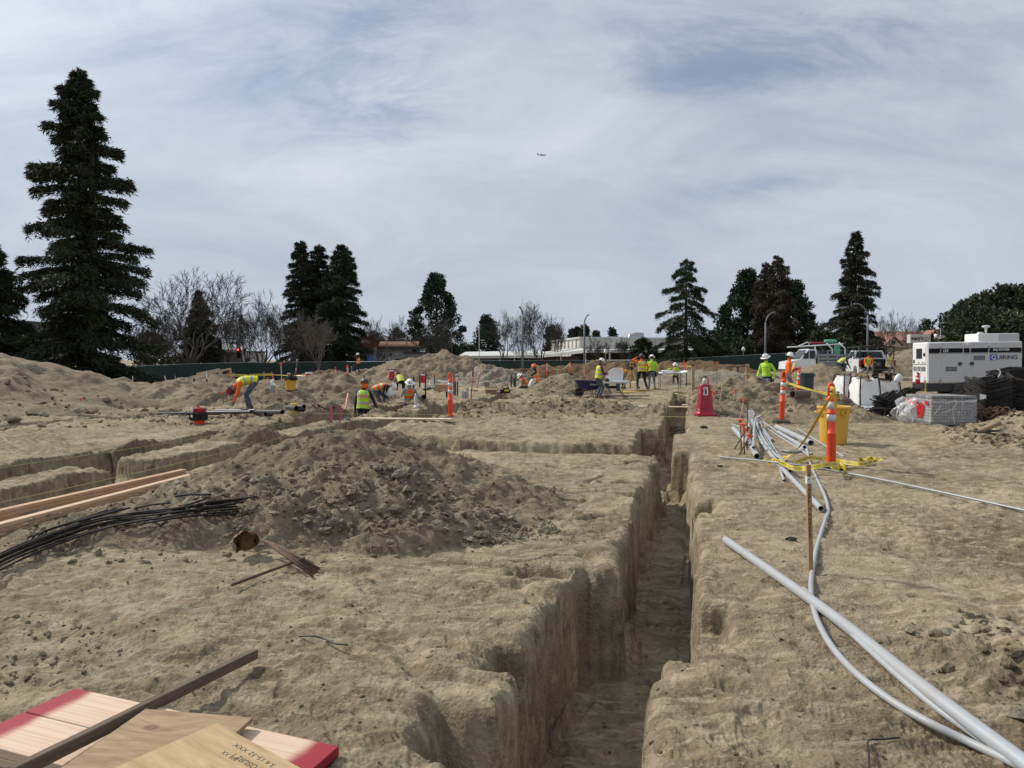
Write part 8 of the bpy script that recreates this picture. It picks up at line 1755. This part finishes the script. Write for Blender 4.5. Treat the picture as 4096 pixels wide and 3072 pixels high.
# ---------------------------------------------------------------- trucks
CARW = mat("white_car_paint", (.70, .71, .73), .25, spec=.6); TAIL = mat("tail_light_red", (.28, .008, .01), .25); CHROME = mat("chrome_trim", (.5, .5, .5), .2, metal=.9)
def wheel(o, x, y, r=.39, w=.26):
 t = MB(); t.lathe([(r * .6, -w / 2), (r * .93, -w / 2), (r, -w * .3), (r, w * .3), (r * .93, w / 2), (r * .6, w / 2)], 26, (x, y, r), M=ry(R(90))); wo = t.build("wheel", RUBBER, o, True, angle=40)
 t = MB(); s = 1 if x > 0 else -1; t.lathe([(r * .62, -w * .42), (r * .6, -w * .3), (r * .2, -w * .25), (.001, -w * .3)] if s < 0 else [(.001, w * .3), (r * .2, w * .25), (r * .6, w * .3), (r * .62, w * .42)], 18, (x, y, r), M=ry(R(90))); t.build("rim", CHROME, wo, True)
def pickup():
 d = 44.0; X = xpx(3508, d); g = T0(X, d); hd = math.atan2(.97, .25); o = empty("pickup_truck", (X, d, g - .04), "white crew cab pickup with open tailgate and black ladder rack", "pickup truck", rz=hd - PI / 2); k = 1.02; o.scale = (k, k, k)
 def sect(poly, x0, x1, mm, n, par=o, bev=0):
  q = MB(); q.prism(poly, x0, x1, M=Matrix(((0, 1, 0), (1, 0, 0), (0, 0, 1)))); return q.build(n, mm, par)
 body = [(.05, .55), (.42, .52), (.52, .80), (.72, .93), (1.05, .97), (1.38, .93), (1.58, .80), (1.66, .50), (3.9, .48), (4.02, .80), (4.22, .93), (4.52, .97), (4.82, .93), (5.02, .78), (5.1, .5), (5.72, .55), (5.8, .95), (5.7, 1.16), (5.2, 1.27), (4.25, 1.34), (2.05, 1.36), (.0, 1.34)]
 for s in (-1, 1):
  sect(body, s * .86, s * 1.0, CARW, "body_side")
 sect([(.0, .62), (5.7, .6), (5.76, 1.0), (5.6, 1.2), (4.2, 1.32), (2.05, 1.34), (2.05, .80), (.0, .78)], -.86, .86, CARW, "body")
 sect([(0, .785), (2.04, .785), (2.04, .83), (0, .83)], -.80, .80, FABB, "bed_floor")
 q = MB(); lo, hi = 1.35, 1.90                # cab greenhouse, narrowing upward
 ys = [(2.05, 2.28), (4.28, 3.55)]
 q.add([(-.96, 2.05, lo), (.96, 2.05, lo), (.96, 4.28, lo), (-.96, 4.28, lo), (-.76, 2.22, hi), (.76, 2.22, hi), (.76, 3.5, hi), (-.76, 3.5, hi)], [(0, 1, 5, 4), (1, 2, 6, 5), (2, 3, 7, 6), (3, 0, 4, 7), (4, 5, 6, 7), (3, 2, 1, 0)]); q.build("cab", CARW, o)
 def lerp3(a, b_, t): return tuple(a[i] + (b_[i] - a[i]) * t for i in range(3))
 def pane(n, p, off): q = MB(); q.add([tuple(Vector(v) + Vector(off)) for v in p], [(0, 1, 2, 3)]); return q.build(n, GLASSD, o)
 pane("rear_window", [(-.80, 2.085, lo + .09), (.80, 2.085, lo + .09), (.70, 2.185, hi - .08), (-.70, 2.185, hi - .08)], (0, -.012, 0)); pane("windscreen", [(.84, 4.17, lo + .07), (-.84, 4.17, lo + .07), (-.68, 3.6, hi - .07), (.68, 3.6, hi - .07)], (0, .012, .006))
 for s in (-1, 1):
  for y0, y1, t0, t1 in ((2.32, 3.02, 2.42, 3.02), (3.12, 4.0, 3.12, 3.42)):
   p = [(s * .945, y0, lo + .05), (s * .945, y1, lo + .05), (s * .79, t1, hi - .07), (s * .79, t0, hi - .07)]; pane("side_window", p if s > 0 else p[::-1], (s * .012, 0, .003))
  for y in (2.25, 3.06): q = MB(); q.box((s * 1.003, y + .95, .95), (.006, .012, .7)); q.build("door_seam", CHAIN, o)
  for y in (2.42, 3.28): q = MB(); q.box((s * 1.012, y, 1.19), (.025, .16, .04), bev=.01); q.build("door_handle", CHAIN, o)
  q = MB(); q.box((s * 1.16, 3.95, 1.46), (.2, .12, .26), bev=.03); mo = q.build("mirror", CHAIN, o); q = MB(); q.box((s * 1.02, 3.95, 1.4), (.16, .04, .05)); q.build("mirror_arm", CHAIN, mo)
  q = MB(); q.box((s * .93, -.004, 1.09), (.16, .06, .42), bev=.02); q.build("tail_light", TAIL, o)
  wheel(o, s * .88, 1.05); wheel(o, s * .88, 4.52)
  q = MB(); q.box((s * .99, 2.7, .50), (.08, 2.0, .07)); q.build("running_board", CHAIN, o)
  q = MB(); q.box((s * .72, 5.79, .98), (.34, .05, .2), bev=.02); q.build("headlight", LWHITE, o)
 q = MB(); q.box((0, -.32, .80), (1.56, .62, .07), bev=.015); q.build("tailgate", FABB, o)
 q = MB(); q.box((0, -.06, .60), (1.9, .18, .2), bev=.04); q.build("rear_bumper", CHROME, o); q = MB(); q.box((0, -.16, .60), (.5, .02, .12)); q.build("number_plate_recess", CHAIN, o)
 q = MB(); q.box((0, 5.82, .9), (1.2, .06, .4), bev=.03); q.build("grille", CHAIN, o)
 RK = MB().box((0, 0, 0), (.01, .01, .01));
 for s in (-1, 1):
  for y in (.12, 1.9): q = MB(); q.tube([(s * .92, y, 1.34), (s * .92, y, 2.12)], .035, 6); q.build("rack_post", CHAIN, o)
  q = MB(); q.tube([(s * .92, -.05, 2.08), (s * .92, 3.9, 2.1), (s * .88, 4.3, 2.0)], .035, 6); q.build("rack_rail", CHAIN, o); q = MB(); q.tube([(s * .92, .12, 1.75), (s * .92, .6, 2.08)], .025, 6); q.build("rack_brace", CHAIN, o)
 for y in (.1, 1.0, 1.9, 3.6): q = MB(); q.tube([(-.92, y, 2.1), (.92, y, 2.1)], .03, 6); q.build("rack_crossbar", CHAIN, o)
 for i in range(3): q = MB(); q.box((-.3 + .2 * i, 1.6, 2.16), (.12, 3.4, .05)); q.build("rack_load", FABB, o)
 q = MB(); q.box((0, 1.2, 1.1), (1.5, 1.5, .55), bev=.08); q.build("bed_load", FABB, o)
 q = MB(); q.box((.02, .05, 1.0), (.42, .4, .4), bev=.06); q.build("compressor", CHAIN, o); q = MB(); q.lathe([(.10, -.01), (.12, .02), (.05, .04)], 12, (.02, -.17, 1.0), M=rx(R(90))); q.build("compressor_cap", mat("dark_steel", (.12, .12, .12), .4, metal=.6), o)
 return o, X, d, g, hd
PICK = pickup()
def flatbed():
 d = 50.0; X = xpx(3235, d); g = T0(X, d); o = empty("flatbed_truck", (X, d, g), "white flatbed work truck with silver stake sides and overhead rack", "flatbed truck", rz=R(-2)); k = px2m(1, d)
 def bx(n, x0, x1, y0, y1, z0, z1, mm, bev=.03, par=o): q = MB(); q.box(((x0 + x1) / 2, (y0 + y1) / 2, (z0 + z1) / 2), (x1 - x0, y1 - y0, z1 - z0), bev=bev); return q.build(n, mm, par)
 AL = mat("brushed_aluminium", (.24, .25, .26), .45, metal=.5, dirt=.2)
 q = MB(); q.prism([(-1.75, .55), (.1, .55), (.1, 1.35), (-.95, 1.35), (-1.7, 1.2)], -1.0, 1.0); q.build("hood", CARW, o)
 q = MB(); q.prism([(-.95, 1.34), (.1, 1.34), (.1, 2.05), (-.35, 2.08)], -.92, .92); q.build("cab", CARW, o)
 q = MB(); q.prism([(-.78, 1.42), (-.36, 1.42), (-.36, 1.96)], -.945, -.93); q.build("side_window", GLASSD, o); q = MB(); q.prism([(-.30, 1.42), (.05, 1.42), (.05, 1.97), (-.30, 1.97)], -.945, -.93); q.build("side_window", GLASSD, o)
 q = MB(); q.add([(-.96, -.82, 1.40), (-.96, .82, 1.40), (-.40, .75, 2.02), (-.40, -.75, 2.02)], [(0, 1, 2, 3)]); q.v = [(x - .012, y, z + .01) for x, y, z in q.v]; q.build("windscreen", GLASSD, o)
 bx("bed", .15, 2.15, -1.1, 1.1, .95, 1.08, AL); bx("bed_skirt", .15, 2.15, -1.12, -1.09, .72, .95, AL, .01)
 for i in range(3): bx("stake_board", .2, 2.1, -1.1, -1.05, 1.12 + i * .22, 1.28 + i * .22, AL, .01)
 for x in (.22, .85, 1.5, 2.08): bx("stake_post", x - .04, x + .04, -1.12, -1.04, 1.0, 1.82, AL, .01)
 q = MB(); q.tube([(2.0, -1.05, 1.0), (2.0, -1.05, 2.1), (1.6, -1.05, 2.5)], .05, 6); q.build("rack_post", CARW, o, True); q = MB().tube([(2.0, 1.05, 1.0), (2.0, 1.05, 2.1), (1.6, 1.05, 2.5)], .05, 6); q.build("rack_post", CARW, o, True)
 q = MB(); q.tube([(-1.15, -1.0, 2.22), (1.9, -1.0, 2.42)], .045, 6); q.tube([(-1.15, 1.0, 2.22), (1.9, 1.0, 2.42)], .045, 6); q.build("rack_rail", CARW, o, True)
 q = MB(); q.tube([(-1.15, -1.0, 2.22), (-.45, -1.0, 2.55), (-.35, -1.0, 2.28)], .04, 6); q.tube([(.2, -1.0, 1.4), (.0, -1.0, 2.3)], .04, 6); q.build("rack_brace", CARW, o, True)
 bx("ladder", -.1, .9, -.6, -.3, 2.46, 2.56, mat("red_ladder", (.35, .05, .06), .6), .01); GT = mat("mint_green_paint", (.10, .36, .24), .5); bx("tool_panel", 1.45, 1.75, -.9, -.6, 1.6, 2.45, GT, .02); q = MB(); q.lathe([(.09, -.4), (.12, -.35), (.12, .35), (.09, .4)], 12, (1.2, -.6, 2.6), M=ry(R(90))); q.build("green_tube", GT, o, True); bx("cargo", .3, 1.0, -.7, .5, 1.1, 1.95, mat("dark_cargo", (.05, .06, .09), .7), .05); bx("cargo", 1.0, 1.5, -.6, .5, 1.1, 1.75, FABB, .05)
 bx("toolbox", .2, .9, -1.14, -.7, .5, .92, CARW, .02)
 for x in (-1.15, 1.35):
  for y in (-.92, .92):
   t = MB(); t.lathe([(.2, -.13), (.38, -.13), (.41, -.06), (.41, .06), (.38, .13), (.2, .13)], 22, (x, y, .41), M=rx(R(90))); t.build("wheel", RUBBER, o, True, angle=40)
 for x in (1.9, 2.0, 2.1): q = MB(); q.lathe([(.04, 0), (.04, .02)], 8, (x, -1.125, .86), M=rx(R(90))); q.build("marker_light", TAIL, o)
 bx("bumper", -1.82, -1.72, -.95, .95, .5, .72, CHROME, .02); bx("headlight", -1.73, -1.68, -.9, -.6, .9, 1.1, LWHITE, .02); bx("mirror", -.75, -.6, -1.2, -1.05, 1.5, 1.8, CHAIN, .03)
flatbed()
# ================================================================ people
SKIN = mat("skin_tan", (.30, .165, .105), .6); SKIND = mat("skin_brown", (.16, .085, .055), .6); HAIR = mat("dark_hair", (.02, .015, .012), .8); EYE = mat("eye_dark", (.01, .01, .01), .3)
LIME = mat("lime_fabric", (.40, .66, .05), .8, var=.12, scale=9); YEL = mat("yellow_fabric", (.62, .66, .03), .8, var=.12, scale=9); ORF = mat("orange_fabric", (.80, .135, .02), .8, var=.12, scale=9); GREYR = mat("reflective_grey", (.30, .31, .31), .5)
NAVY = mat("navy_fabric", (.016, .018, .03), .9, var=.25, scale=8); DENIM = mat("denim", (.055, .085, .14), .9, var=.3, scale=9, dirt=.25); DENIML = mat("light_denim", (.17, .21, .26), .9, var=.25, scale=9, dirt=.3); BLK = mat("black_cloth", (.016, .016, .018), .9, var=.3, scale=9)
MAROON = mat("maroon_cloth", (.09, .025, .035), .9, var=.2, scale=8); GREYC = mat("grey_cloth", (.25, .25, .25), .9, var=.2, scale=8); TAN = mat("tan_work_cloth", (.22, .17, .12), .9, var=.25, scale=8); BOOT = mat("work_boot", (.075, .05, .035), .85, dirt=.4, scale=9); GLOVE = mat("work_glove", (.05, .02, .02), .9)
HW = mat("hat_white", (.72, .72, .70), .35); HM = mat("hat_maroon", (.16, .008, .016), .35); HG = mat("hat_grey", (.05, .05, .048), .45, var=.4, scale=25); HO = mat("hat_orange", (.75, .16, .04), .4)
def ik(a, t, l1, l2, pole):
 a, t = Vector(a), Vector(t); d = t - a; L_ = min(d.length, (l1 + l2) * .995); n = d.normalized(); t = a + n * L_
 x = (l1 * l1 - l2 * l2 + L_ * L_) / (2 * L_); h = math.sqrt(max(0, l1 * l1 - x * x)); p = Vector(pole); p = (p - n * p.dot(n)).normalized()
 return a + n * x + p * h, t
def person(label, pos, phi, top=None, hz=.93, hy=0, lean=5, hp=None, yaw=0, Lh=(-.27, .06, .78), Rh=(.27, .06, .78), Lf=(-.12, 0, 0), Rf=(.12, .02, 0), kneeL=(0, 1, .1), kneeR=(0, 1, .1), shirt=LIME, legs=DENIM, vest=None, stripe=None, edge=None, hat=HW, brim=.17, skin=SKIN,
           sleeve=None, short=False, glove=None, belt=False, hood=None, mark=None, k=None, neck=False):
 lean = R(lean); hp = lean * .75 if hp is None else R(hp)
 mats = [skin, shirt, legs, BOOT, glove or skin, EYE, HAIR, sleeve or shirt]; prims = []; mb = MB()
 def cap(p0, p1, r0, r1, m, n=10, sx=1.0, up=None):
  p0, p1 = Vector(p0), Vector(p1); t = (p1 - p0).normalized()
  mb.tube([p0 - t * r0 * .75, p0 - t * r0 * .35, p0, p0.lerp(p1, .4), p1, p1 + t * r1 * .35, p1 + t * r1 * .75], [r0 * .55, r0 * .92, r0, (r0 * .6 + r1 * .4) * 1.04, r1, r1 * .92, r1 * .55], n, sx=sx, up=up); prims.append((p0, p1, r0 * max(1, sx * .8), r1 * max(1, sx * .8), m))
 hip = Vector((0, hy, hz)); sp = [hip]; NS = 13
 for i in range(NS):
  a = lean * (.72 + .5 * i / NS); sp.append(sp[-1] + Vector((0, math.sin(a), math.cos(a))) * .52 / NS)
 def sfr(t):
  t = min(max(t, -.12), .52); f = t / .52 * NS; i = int(min(max(f, 0), NS - 1)); p = sp[i] + (sp[i + 1] - sp[i]) * (f - i); u = (sp[i + 1] - sp[i]).normalized(); return p, u
 prof = [(-.10, .13, .10), (-.04, .168, .12), (.05, .172, .122), (.15, .160, .112), (.26, .170, .12), (.37, .19, .122), (.44, .185, .105), (.485, .13, .08), (.52, .062, .06)]
 def loft(q, pf, grow, n=24, mf=None):
  rings = []
  for t, w, d_ in pf:
   p, u = sfr(t); f = Vector((1, 0, 0)).cross(u) * -1; f = u.cross(Vector((1, 0, 0)))
   rings.append([p + Vector((1, 0, 0)) * (w + grow) * math.cos(2 * PI * j / n) + f * (d_ + grow) * math.sin(2 * PI * j / n) for j in range(n)])
  for i in range(len(rings) - 1):
   for j in range(n): q.add([rings[i][j], rings[i][(j + 1) % n], rings[i + 1][(j + 1) % n], rings[i + 1][j]], [(0, 1, 2, 3)], mf(i, j, n) if mf else 0)
  return rings
 n_ = 16; rs = []
 for t, w, d_ in prof:
  p, u = sfr(t); f = u.cross(Vector((1, 0, 0))); rs += [p + Vector((1, 0, 0)) * w * math.cos(2 * PI * j / n_) + f * d_ * math.sin(2 * PI * j / n_) for j in range(n_)]
 m_ = len(prof); mb.add(rs, [(i * n_ + j, i * n_ + (j + 1) % n_, (i + 1) * n_ + (j + 1) % n_, (i + 1) * n_ + j) for i in range(m_ - 1) for j in range(n_)] + [tuple(reversed(range(n_))), tuple(range((m_ - 1) * n_, m_ * n_))])
 prims.append((sfr(.06)[0], sfr(.46)[0], .165, .165, 1)); prims.append((sfr(-.12)[0], sfr(-.01)[0], .17, .16, 2))
 nb, nu = sfr(.52); hu = Vector((0, math.sin(hp), math.cos(hp))); hc = nb + hu * .10 + nu * .06; Mh = Matrix.Rotation(-hp, 3, 'X') @ rotz(R(yaw))
 cap(nb - nu * .05, hc - hu * .03, .058, .052, 0); H = lambda x, y, z: hc + Mh @ Vector((x, y, z))
 mb.lathe([(.001, -.125), (.045, -.118), (.066, -.08), (.076, -.02), (.079, .04), (.066, .09), (.035, .115), (.001, .12)], 14, tuple(hc), M=Mh, sy=1.18); prims.append((H(0, .01, -.06), H(0, 0, .04), .078, .08, 0))
 prims.append((H(0, -.06, -.02), H(0, -.03, .10), .062, .075, 6)); cap(H(0, .085, .015), H(0, .112, -.022), .010, .015, 0, 6); cap(H(-.02, .085, -.062), H(.02, .085, -.062), .008, .008, 0, 6)
 for s in (-1, 1): cap(H(s * .032, .083, .015), H(s * .034, .086, .015), .009, .009, 5, 6); cap(H(s * .08, -.01, .015), H(s * .084, -.015, -.03), .013, .010, 0, 6)
 for s, hnd in ((-1, Lh), (1, Rh)):
  p, u = sfr(.43); sh = p + Vector((s * .185, 0, 0)); w = Vector(hnd); el, wr = ik(sh, w, .29, .26, (s * .6, -.8, -.25) if hnd[2] < 1.3 else (s * .9, -.1, -.5))
  cap(p + Vector((s * .12, 0, 0)), sh, .075, .064, 1); cap(sh, el, .060, .047, 7); cap(el, wr, .046 if not short else .042, .034, 0 if short else 7)
  fd = (wr - el).normalized(); side = fd.cross(Vector((0, 1, .3))).normalized(); nrm = side.cross(fd); kn = wr + fd * .085
  for o_ in (-.022, 0, .022): cap(wr + fd * .015 + side * o_ * .6, kn + side * o_, .019, .017, 4, 6)
  for i, ln in enumerate((.030, .036, .034, .026)):
   a = kn + side * (-.033 + .022 * i); b_ = a + fd * ln + nrm * -.008; cap(a, b_, .0105, .010, 4, 6); cap(b_, b_ + fd * ln * .6 - nrm * ln * .7, .010, .009, 4, 6)
  a = wr + fd * .03 + side * s * -.03; b_ = a + fd * .035 + side * s * -.028 - nrm * .012; cap(a, b_, .013, .011, 4, 6); cap(b_, b_ + fd * .028 - nrm * .012, .011, .009, 4, 6)
 for s, ft, kp in ((-1, Lf, kneeL), (1, Rf, kneeR)):
  hj = hip + Vector((s * .095, 0, -.04)); an = Vector(ft) + Vector((0, 0, .09)); kn, an = ik(hj, an, .44, .42, kp)
  cap(hj, kn, .092, .066, 2); cap(kn, an, .064, .050, 2); fw = Vector((0, 1, 0)) if (kn - an).z > .15 else Vector((0, -.35, -1)).normalized() if kn.z < .15 else Vector((0, 1, 0)); fw = Vector((s * .15, fw.y, fw.z)).normalized()
  base = an + Vector((0, 0, -.045)); cap(base - fw * .045, base + fw * .14, .046, .038, 3, 10); cap(an + Vector((0, 0, .05)), base, .052, .05, 3)
 me = bpy.data.meshes.new("person"); me.from_pydata(mb.v, [], mb.f); ob = bpy.data.objects.new("person", me); COL.objects.link(ob)
 rm = ob.modifiers.new("r", 'REMESH'); rm.mode = 'VOXEL'; rm.voxel_size = .0105; rm.use_smooth_shade = True; sm = ob.modifiers.new("s", 'SMOOTH'); sm.factor = .5; sm.iterations = 2
 dg = bpy.context.evaluated_depsgraph_get(); m2 = bpy.data.meshes.new_from_object(ob.evaluated_get(dg)); ob.modifiers.clear(); ob.data = m2; bpy.data.meshes.remove(me)
 nf = len(m2.polygons); c = np.zeros(nf * 3); m2.polygons.foreach_get("center", c); c = c.reshape(-1, 3); best = np.full(nf, 9.0); mi = np.zeros(nf, np.int32)
 for p0, p1, r0, r1, m in prims:
  a = np.array(p0); d = np.array(p1) - a; t = np.clip(((c - a) @ d) / (d @ d + 1e-9), 0, 1); q = np.linalg.norm(c - a - t[:, None] * d, axis=1) - (r0 + (r1 - r0) * t); w = q < best; best[w] = q[w]; mi[w] = m
 m2.materials.clear()
 for m in mats: m2.materials.append(m)
 m2.polygons.foreach_set("material_index", mi); m2.polygons.foreach_set("use_smooth", np.ones(nf, dtype=bool)); m2.update()
 if vest:
  pv = [(-.05, .172, .128)] + [(t, float(np.interp(t, [q[0] for q in prof], [q[1] for q in prof])), float(np.interp(t, [q[0] for q in prof], [q[2] for q in prof]))) for t in np.linspace(0, .49, 26)]
  def mf(i, j, n):
   f = i / 26; ang = 360 * (j + .5) / n; fb = min(abs(ang - 90), abs(ang - 270))
   if .18 < f < .27 or .56 < f < .65: return 1
   if .15 < f <= .18 or .27 <= f < .30 or .53 < f <= .56 or .65 <= f < .68: return 2
   if f > .68 and 28 < fb < 50: return 1
   return 0
  q = MB(); loft(q, pv, .016, 24, mf); q.build("vest", [vest, stripe or GREYR, edge or vest], ob, True)
 if hood: q = MB(); q.lathe([(.10, -.12), (.098, -.02), (.092, .06), (.05, .1)], 14, tuple(hc), M=Mh, sy=1.15); q.v = [v for v in q.v]; q.build("hood", hood, ob, True)
 if neck: q = MB(); q.lathe([(.10, -.13), (.092, -.05), (.09, .03)], 12, tuple(hc - Mh @ Vector((0, .035, 0))), M=Mh); q.build("neck_flap", HW, ob, True)
 if hat:
  q = MB(); b_ = brim; q.lathe([(b_, .035), (b_ + .004, .04), (b_ - .02, .05), (.118, .055), (.116, .09), (.10, .135), (.06, .165), (.001, .175)], 22, tuple(hc), M=Mh, sy=1.12); q.lathe([(b_, .034), (.10, .045)], 22, tuple(hc), M=Mh, sy=1.12)
  ho = q.build("hard_hat", hat, ob, True, angle=50); r = MB(); r.tube([tuple(H(0, -.125, .085)), tuple(H(0, -.08, .16)), tuple(H(0, 0, .182)), tuple(H(0, .08, .16)), tuple(H(0, .125, .085))], .012, 6); r.build("ridge", hat, ho, True)
  if hat is HW: e = MB(); e.lathe([(.028, 0), (.028, .004)], 10, tuple(H(.06, .112, .095)), M=Mh @ rx(R(-75))); e.build("hat_sticker", NAVY, ho)
 if belt:
  q = MB(); loft(q, [(-.05, .178, .13), (.0, .176, .128)], .018, 20); q.build("tool_belt", BLK, ob, True); p, u = sfr(-.08)
  for s in (-1, 1): MB().box(tuple(p + Vector((s * .21, -.03, -.08))), (.10, .17, .24), bev=.03, taper=.8).build("tool_pouch", BLK, ob)
 if mark:
  q = MB(); p, u = sfr(mark[1]); f = u.cross(Vector((1, 0, 0))) * mark[2]; text_to(q, mark[0], tuple(p + f * .128 - Vector((1, 0, 0)) * mark[3] * (1 if f.y < 0 else -1)), (1 if f.y < 0 else -1, 0, 0), u, mark[3] * 2, mark[4]); q.build("shirt_print", INK, ob)
 pos = Vector(pos)
 if top is not None:
  zt = max(v.co.z for v in m2.vertices) + (.07 if hat else .0) * max(0, math.cos(hp)); k = min(1.16, max(.86, (zpx(top, pos.y) - pos.z) / zt))
 ob.location = pos; ob.rotation_euler = (0, 0, R(phi - 90)); k = k or 1.0; ob.scale = (k, k, k); return tag(ob, label, "person", "construction workers")
def on(px, d, dz=0): x = hp(px, 0, d); return (x, d, gz(x, d) + dz)
_hp = hp
def gnd(px, py): p = P(px, py, piles=True); return (p.x, p.y, p.z)
def hp(px, py, d): return (px - 2048) / FPX * d
person("worker in yellow vest, orange sleeves and maroon hard hat bending down over black pipes", gnd(1000, 1650), 205, k=1.0, hz=.90, hy=-.14, lean=108, hp=140, Lh=(-.16, .50, .14), Rh=(.17, .46, .14), Lf=(-.17, .05, 0), Rf=(.17, -.06, 0), shirt=ORF, vest=YEL, legs=DENIM, hat=HM, glove=GLOVE)
person("worker seen from behind in lime vest and orange hood, waist deep in a trench", on(1450, 22.6, -.28), 80, k=1.06, lean=14, yaw=30, shirt=NAVY, vest=LIME, edge=ORF, legs=NAVY, hat=HG, brim=.135, hood=ORF, Lh=(-.30, .12, .72), Rh=(.36, .22, .86), glove=NAVY)
person("worker in orange vest and white hard hat stooping low over the trench", (hp(1506, 0, 27.6), 27.6, -.25), -5, k=1.0, hz=.74, hy=-.05, lean=82, hp=95, Lh=(-.2, .52, .42), Rh=(.2, .5, .40), Lf=(-.15, .1, 0), Rf=(.15, -.2, 0), shirt=NAVY, vest=ORF, edge=YEL, legs=DENIM, hat=HW)
person("worker bending away in yellow vest and grey sleeves behind the stooping one", on(1605, 37, -.05), 112, k=1.0, hz=.55, lean=62, hp=85, Lh=(-.3, .5, .35), Rh=(.3, .48, .35), Lf=(-.16, .25, 0), Rf=(.16, -.25, 0), shirt=GREYC, vest=YEL, legs=BLK, hat=BLK, brim=.13)
person("worker in white hard hat and neck flap sitting down in the trench", (hp(1634, 0, 26.2), 26.2, -.45), 290, k=1.0, hz=.55, lean=16, hp=25, yaw=10, Lh=(-.25, .35, .65), Rh=(.25, .35, .60), Lf=(-.14, .45, 0), Rf=(.14, .4, 0), shirt=GREYC, vest=ORF, edge=YEL, legs=DENIM, hat=HW, neck=True)
person("worker in navy and orange vest standing on the far mound touching their face", on(1435, 53), 178, top=1428, lean=4, hp=14, Lh=(-.08, .24, 1.50), Rh=(.14, .24, 1.42), Lf=(-.1, -.15, 0), Rf=(.1, .30, .12), shirt=NAVY, vest=ORF, edge=YEL, legs=NAVY, hat=HW, skin=SKIND)
person("kneeling worker in orange vest and orange hard hat with bare arms", on(2150, 37), 172, k=1.02, hz=.50, lean=12, hp=22, Lh=(-.14, .48, .80), Rh=(.16, .42, .62), Lf=(-.12, -.42, .0), Rf=(.12, -.36, 0), kneeL=(0, 1, -.2), kneeR=(0, 1, -.2), shirt=BLK, short=True, vest=ORF, edge=YEL, legs=DENIM, hat=HO, skin=SKIND)
person("crouching worker in orange vest and white hard hat beside the kneeling one", on(2112, 38.2, -.25), 188, k=.98, hz=.42, lean=38, hp=50, Lh=(-.18, .5, .35), Rh=(.2, .46, .30), Lf=(-.14, .1, 0), Rf=(.14, -.2, 0), shirt=ORF, sleeve=SKIND, vest=ORF, edge=YEL, legs=BLK, hat=HW, skin=SKIND)
person("man in lime vest, maroon sleeves and jeans standing at the folding table", gnd(2393, 1596), 18, top=1431, lean=10, hp=26, Lh=(-.1, .38, 1.05), Rh=(.12, .36, 1.10), shirt=MAROON, vest=YEL, legs=DENIM, hat=HW)
person("worker in orange bending behind the white plan sheet", on(2497, 40), 183, k=1.0, hz=.9, hy=-.1, lean=82, hp=92, Lh=(-.2, .5, .5), Rh=(.2, .46, .48), shirt=ORF, vest=ORF, stripe=YEL, legs=TAN, hat=HG, brim=.13)
person("surveyor from behind in yellow vest, orange sleeves and dark hard hat at the tripod", gnd(2566, 1563), 97, top=1414, lean=2, hp=8, yaw=15, Lh=(-.20, .16, 1.60), Rh=(.30, .05, .90), Lf=(-.20, .05, 0), Rf=(.26, -.12, 0), shirt=ORF, vest=YEL, edge=ORF, legs=BLK, hat=HG, belt=True)
person("worker from behind in plain lime shirt with tool belt and pale jeans", gnd(2606, 1560), 78, top=1417, lean=8, hp=20, Lh=(-.22, .2, .85), Rh=(.28, .1, .9), Lf=(-.14, .05, 0), Rf=(.16, -.05, 0), shirt=LIME, legs=DENIML, hat=HW, belt=True, mark=("X", .36, -1, .03, .05))
person("worker in yellow vest and white hard hat sitting behind the drawing table", on(2700, 46, -.1), 262, k=1.0, hz=.50, lean=8, hp=18, Lh=(-.2, .36, .75), Rh=(.28, .2, .95), Lf=(-.14, .5, 0), Rf=(.14, .5, 0), shirt=LIME, vest=YEL, legs=BLK, hat=HW, skin=SKIND)
person("worker in lime sweatshirt with dark belt walking behind the conduit mound", on(3066, 28.4, -.05), 222, top=1413, lean=4, hp=20, Lh=(-.28, .02, .88), Rh=(.30, .15, .86), Lf=(-.12, .25, 0), Rf=(.12, -.28, .04), shirt=LIME, legs=DENIML, hat=HW, glove=BLK, belt=True, skin=SKIND, mark=("Power Crew", .34, 1, .12, .045))
person("worker in orange short sleeved shirt and white hard hat looking right by the trash can", on(3152, 30), -18, top=1408, lean=4, hp=14, Lh=(-.26, .05, .80), Rh=(.26, .08, .80), shirt=ORF, legs=DENIML, hat=HW, short=True, glove=BLK)
po, pX, pd, pg, phd = PICK
def seat(x): v = Vector((x, -.36, 0)); a = phd - PI / 2; return (pX + (v.x * math.cos(a) - v.y * math.sin(a)), pd + v.x * math.sin(a) + v.y * math.cos(a), pg + .40)
person("seated worker with orange sleeves on the pickup's tailgate, left one", seat(-.58), 262, k=.98, hz=.58, lean=14, hp=24, Lh=(-.12, .35, .60), Rh=(.16, .34, .58), Lf=(-.15, .42, .0), Rf=(.2, .44, -.02), shirt=ORF, vest=YEL, legs=TAN, hat=BLK, brim=.13, skin=SKIND)
person("seated worker with grey sleeves on the pickup's tailgate, right one", seat(.56), 268, k=.98, hz=.58, lean=12, hp=18, Lh=(-.06, .34, .58), Rh=(.08, .36, .58), Lf=(-.15, .40, -.02), Rf=(.2, .42, 0), shirt=GREYC, vest=YEL, edge=ORF, legs=TAN, hat=HG, brim=.15, skin=SKIND)
person("worker bending behind the round mound beside the pickup, only back and head showing", on(3362, 43.2), 8, k=.95, hz=.46, hy=-.1, lean=64, hp=66, Lh=(-.2, .5, .2), Rh=(.2, .5, .2), shirt=NAVY, vest=YEL, legs=DENIM, hat=None, skin=SKIND)
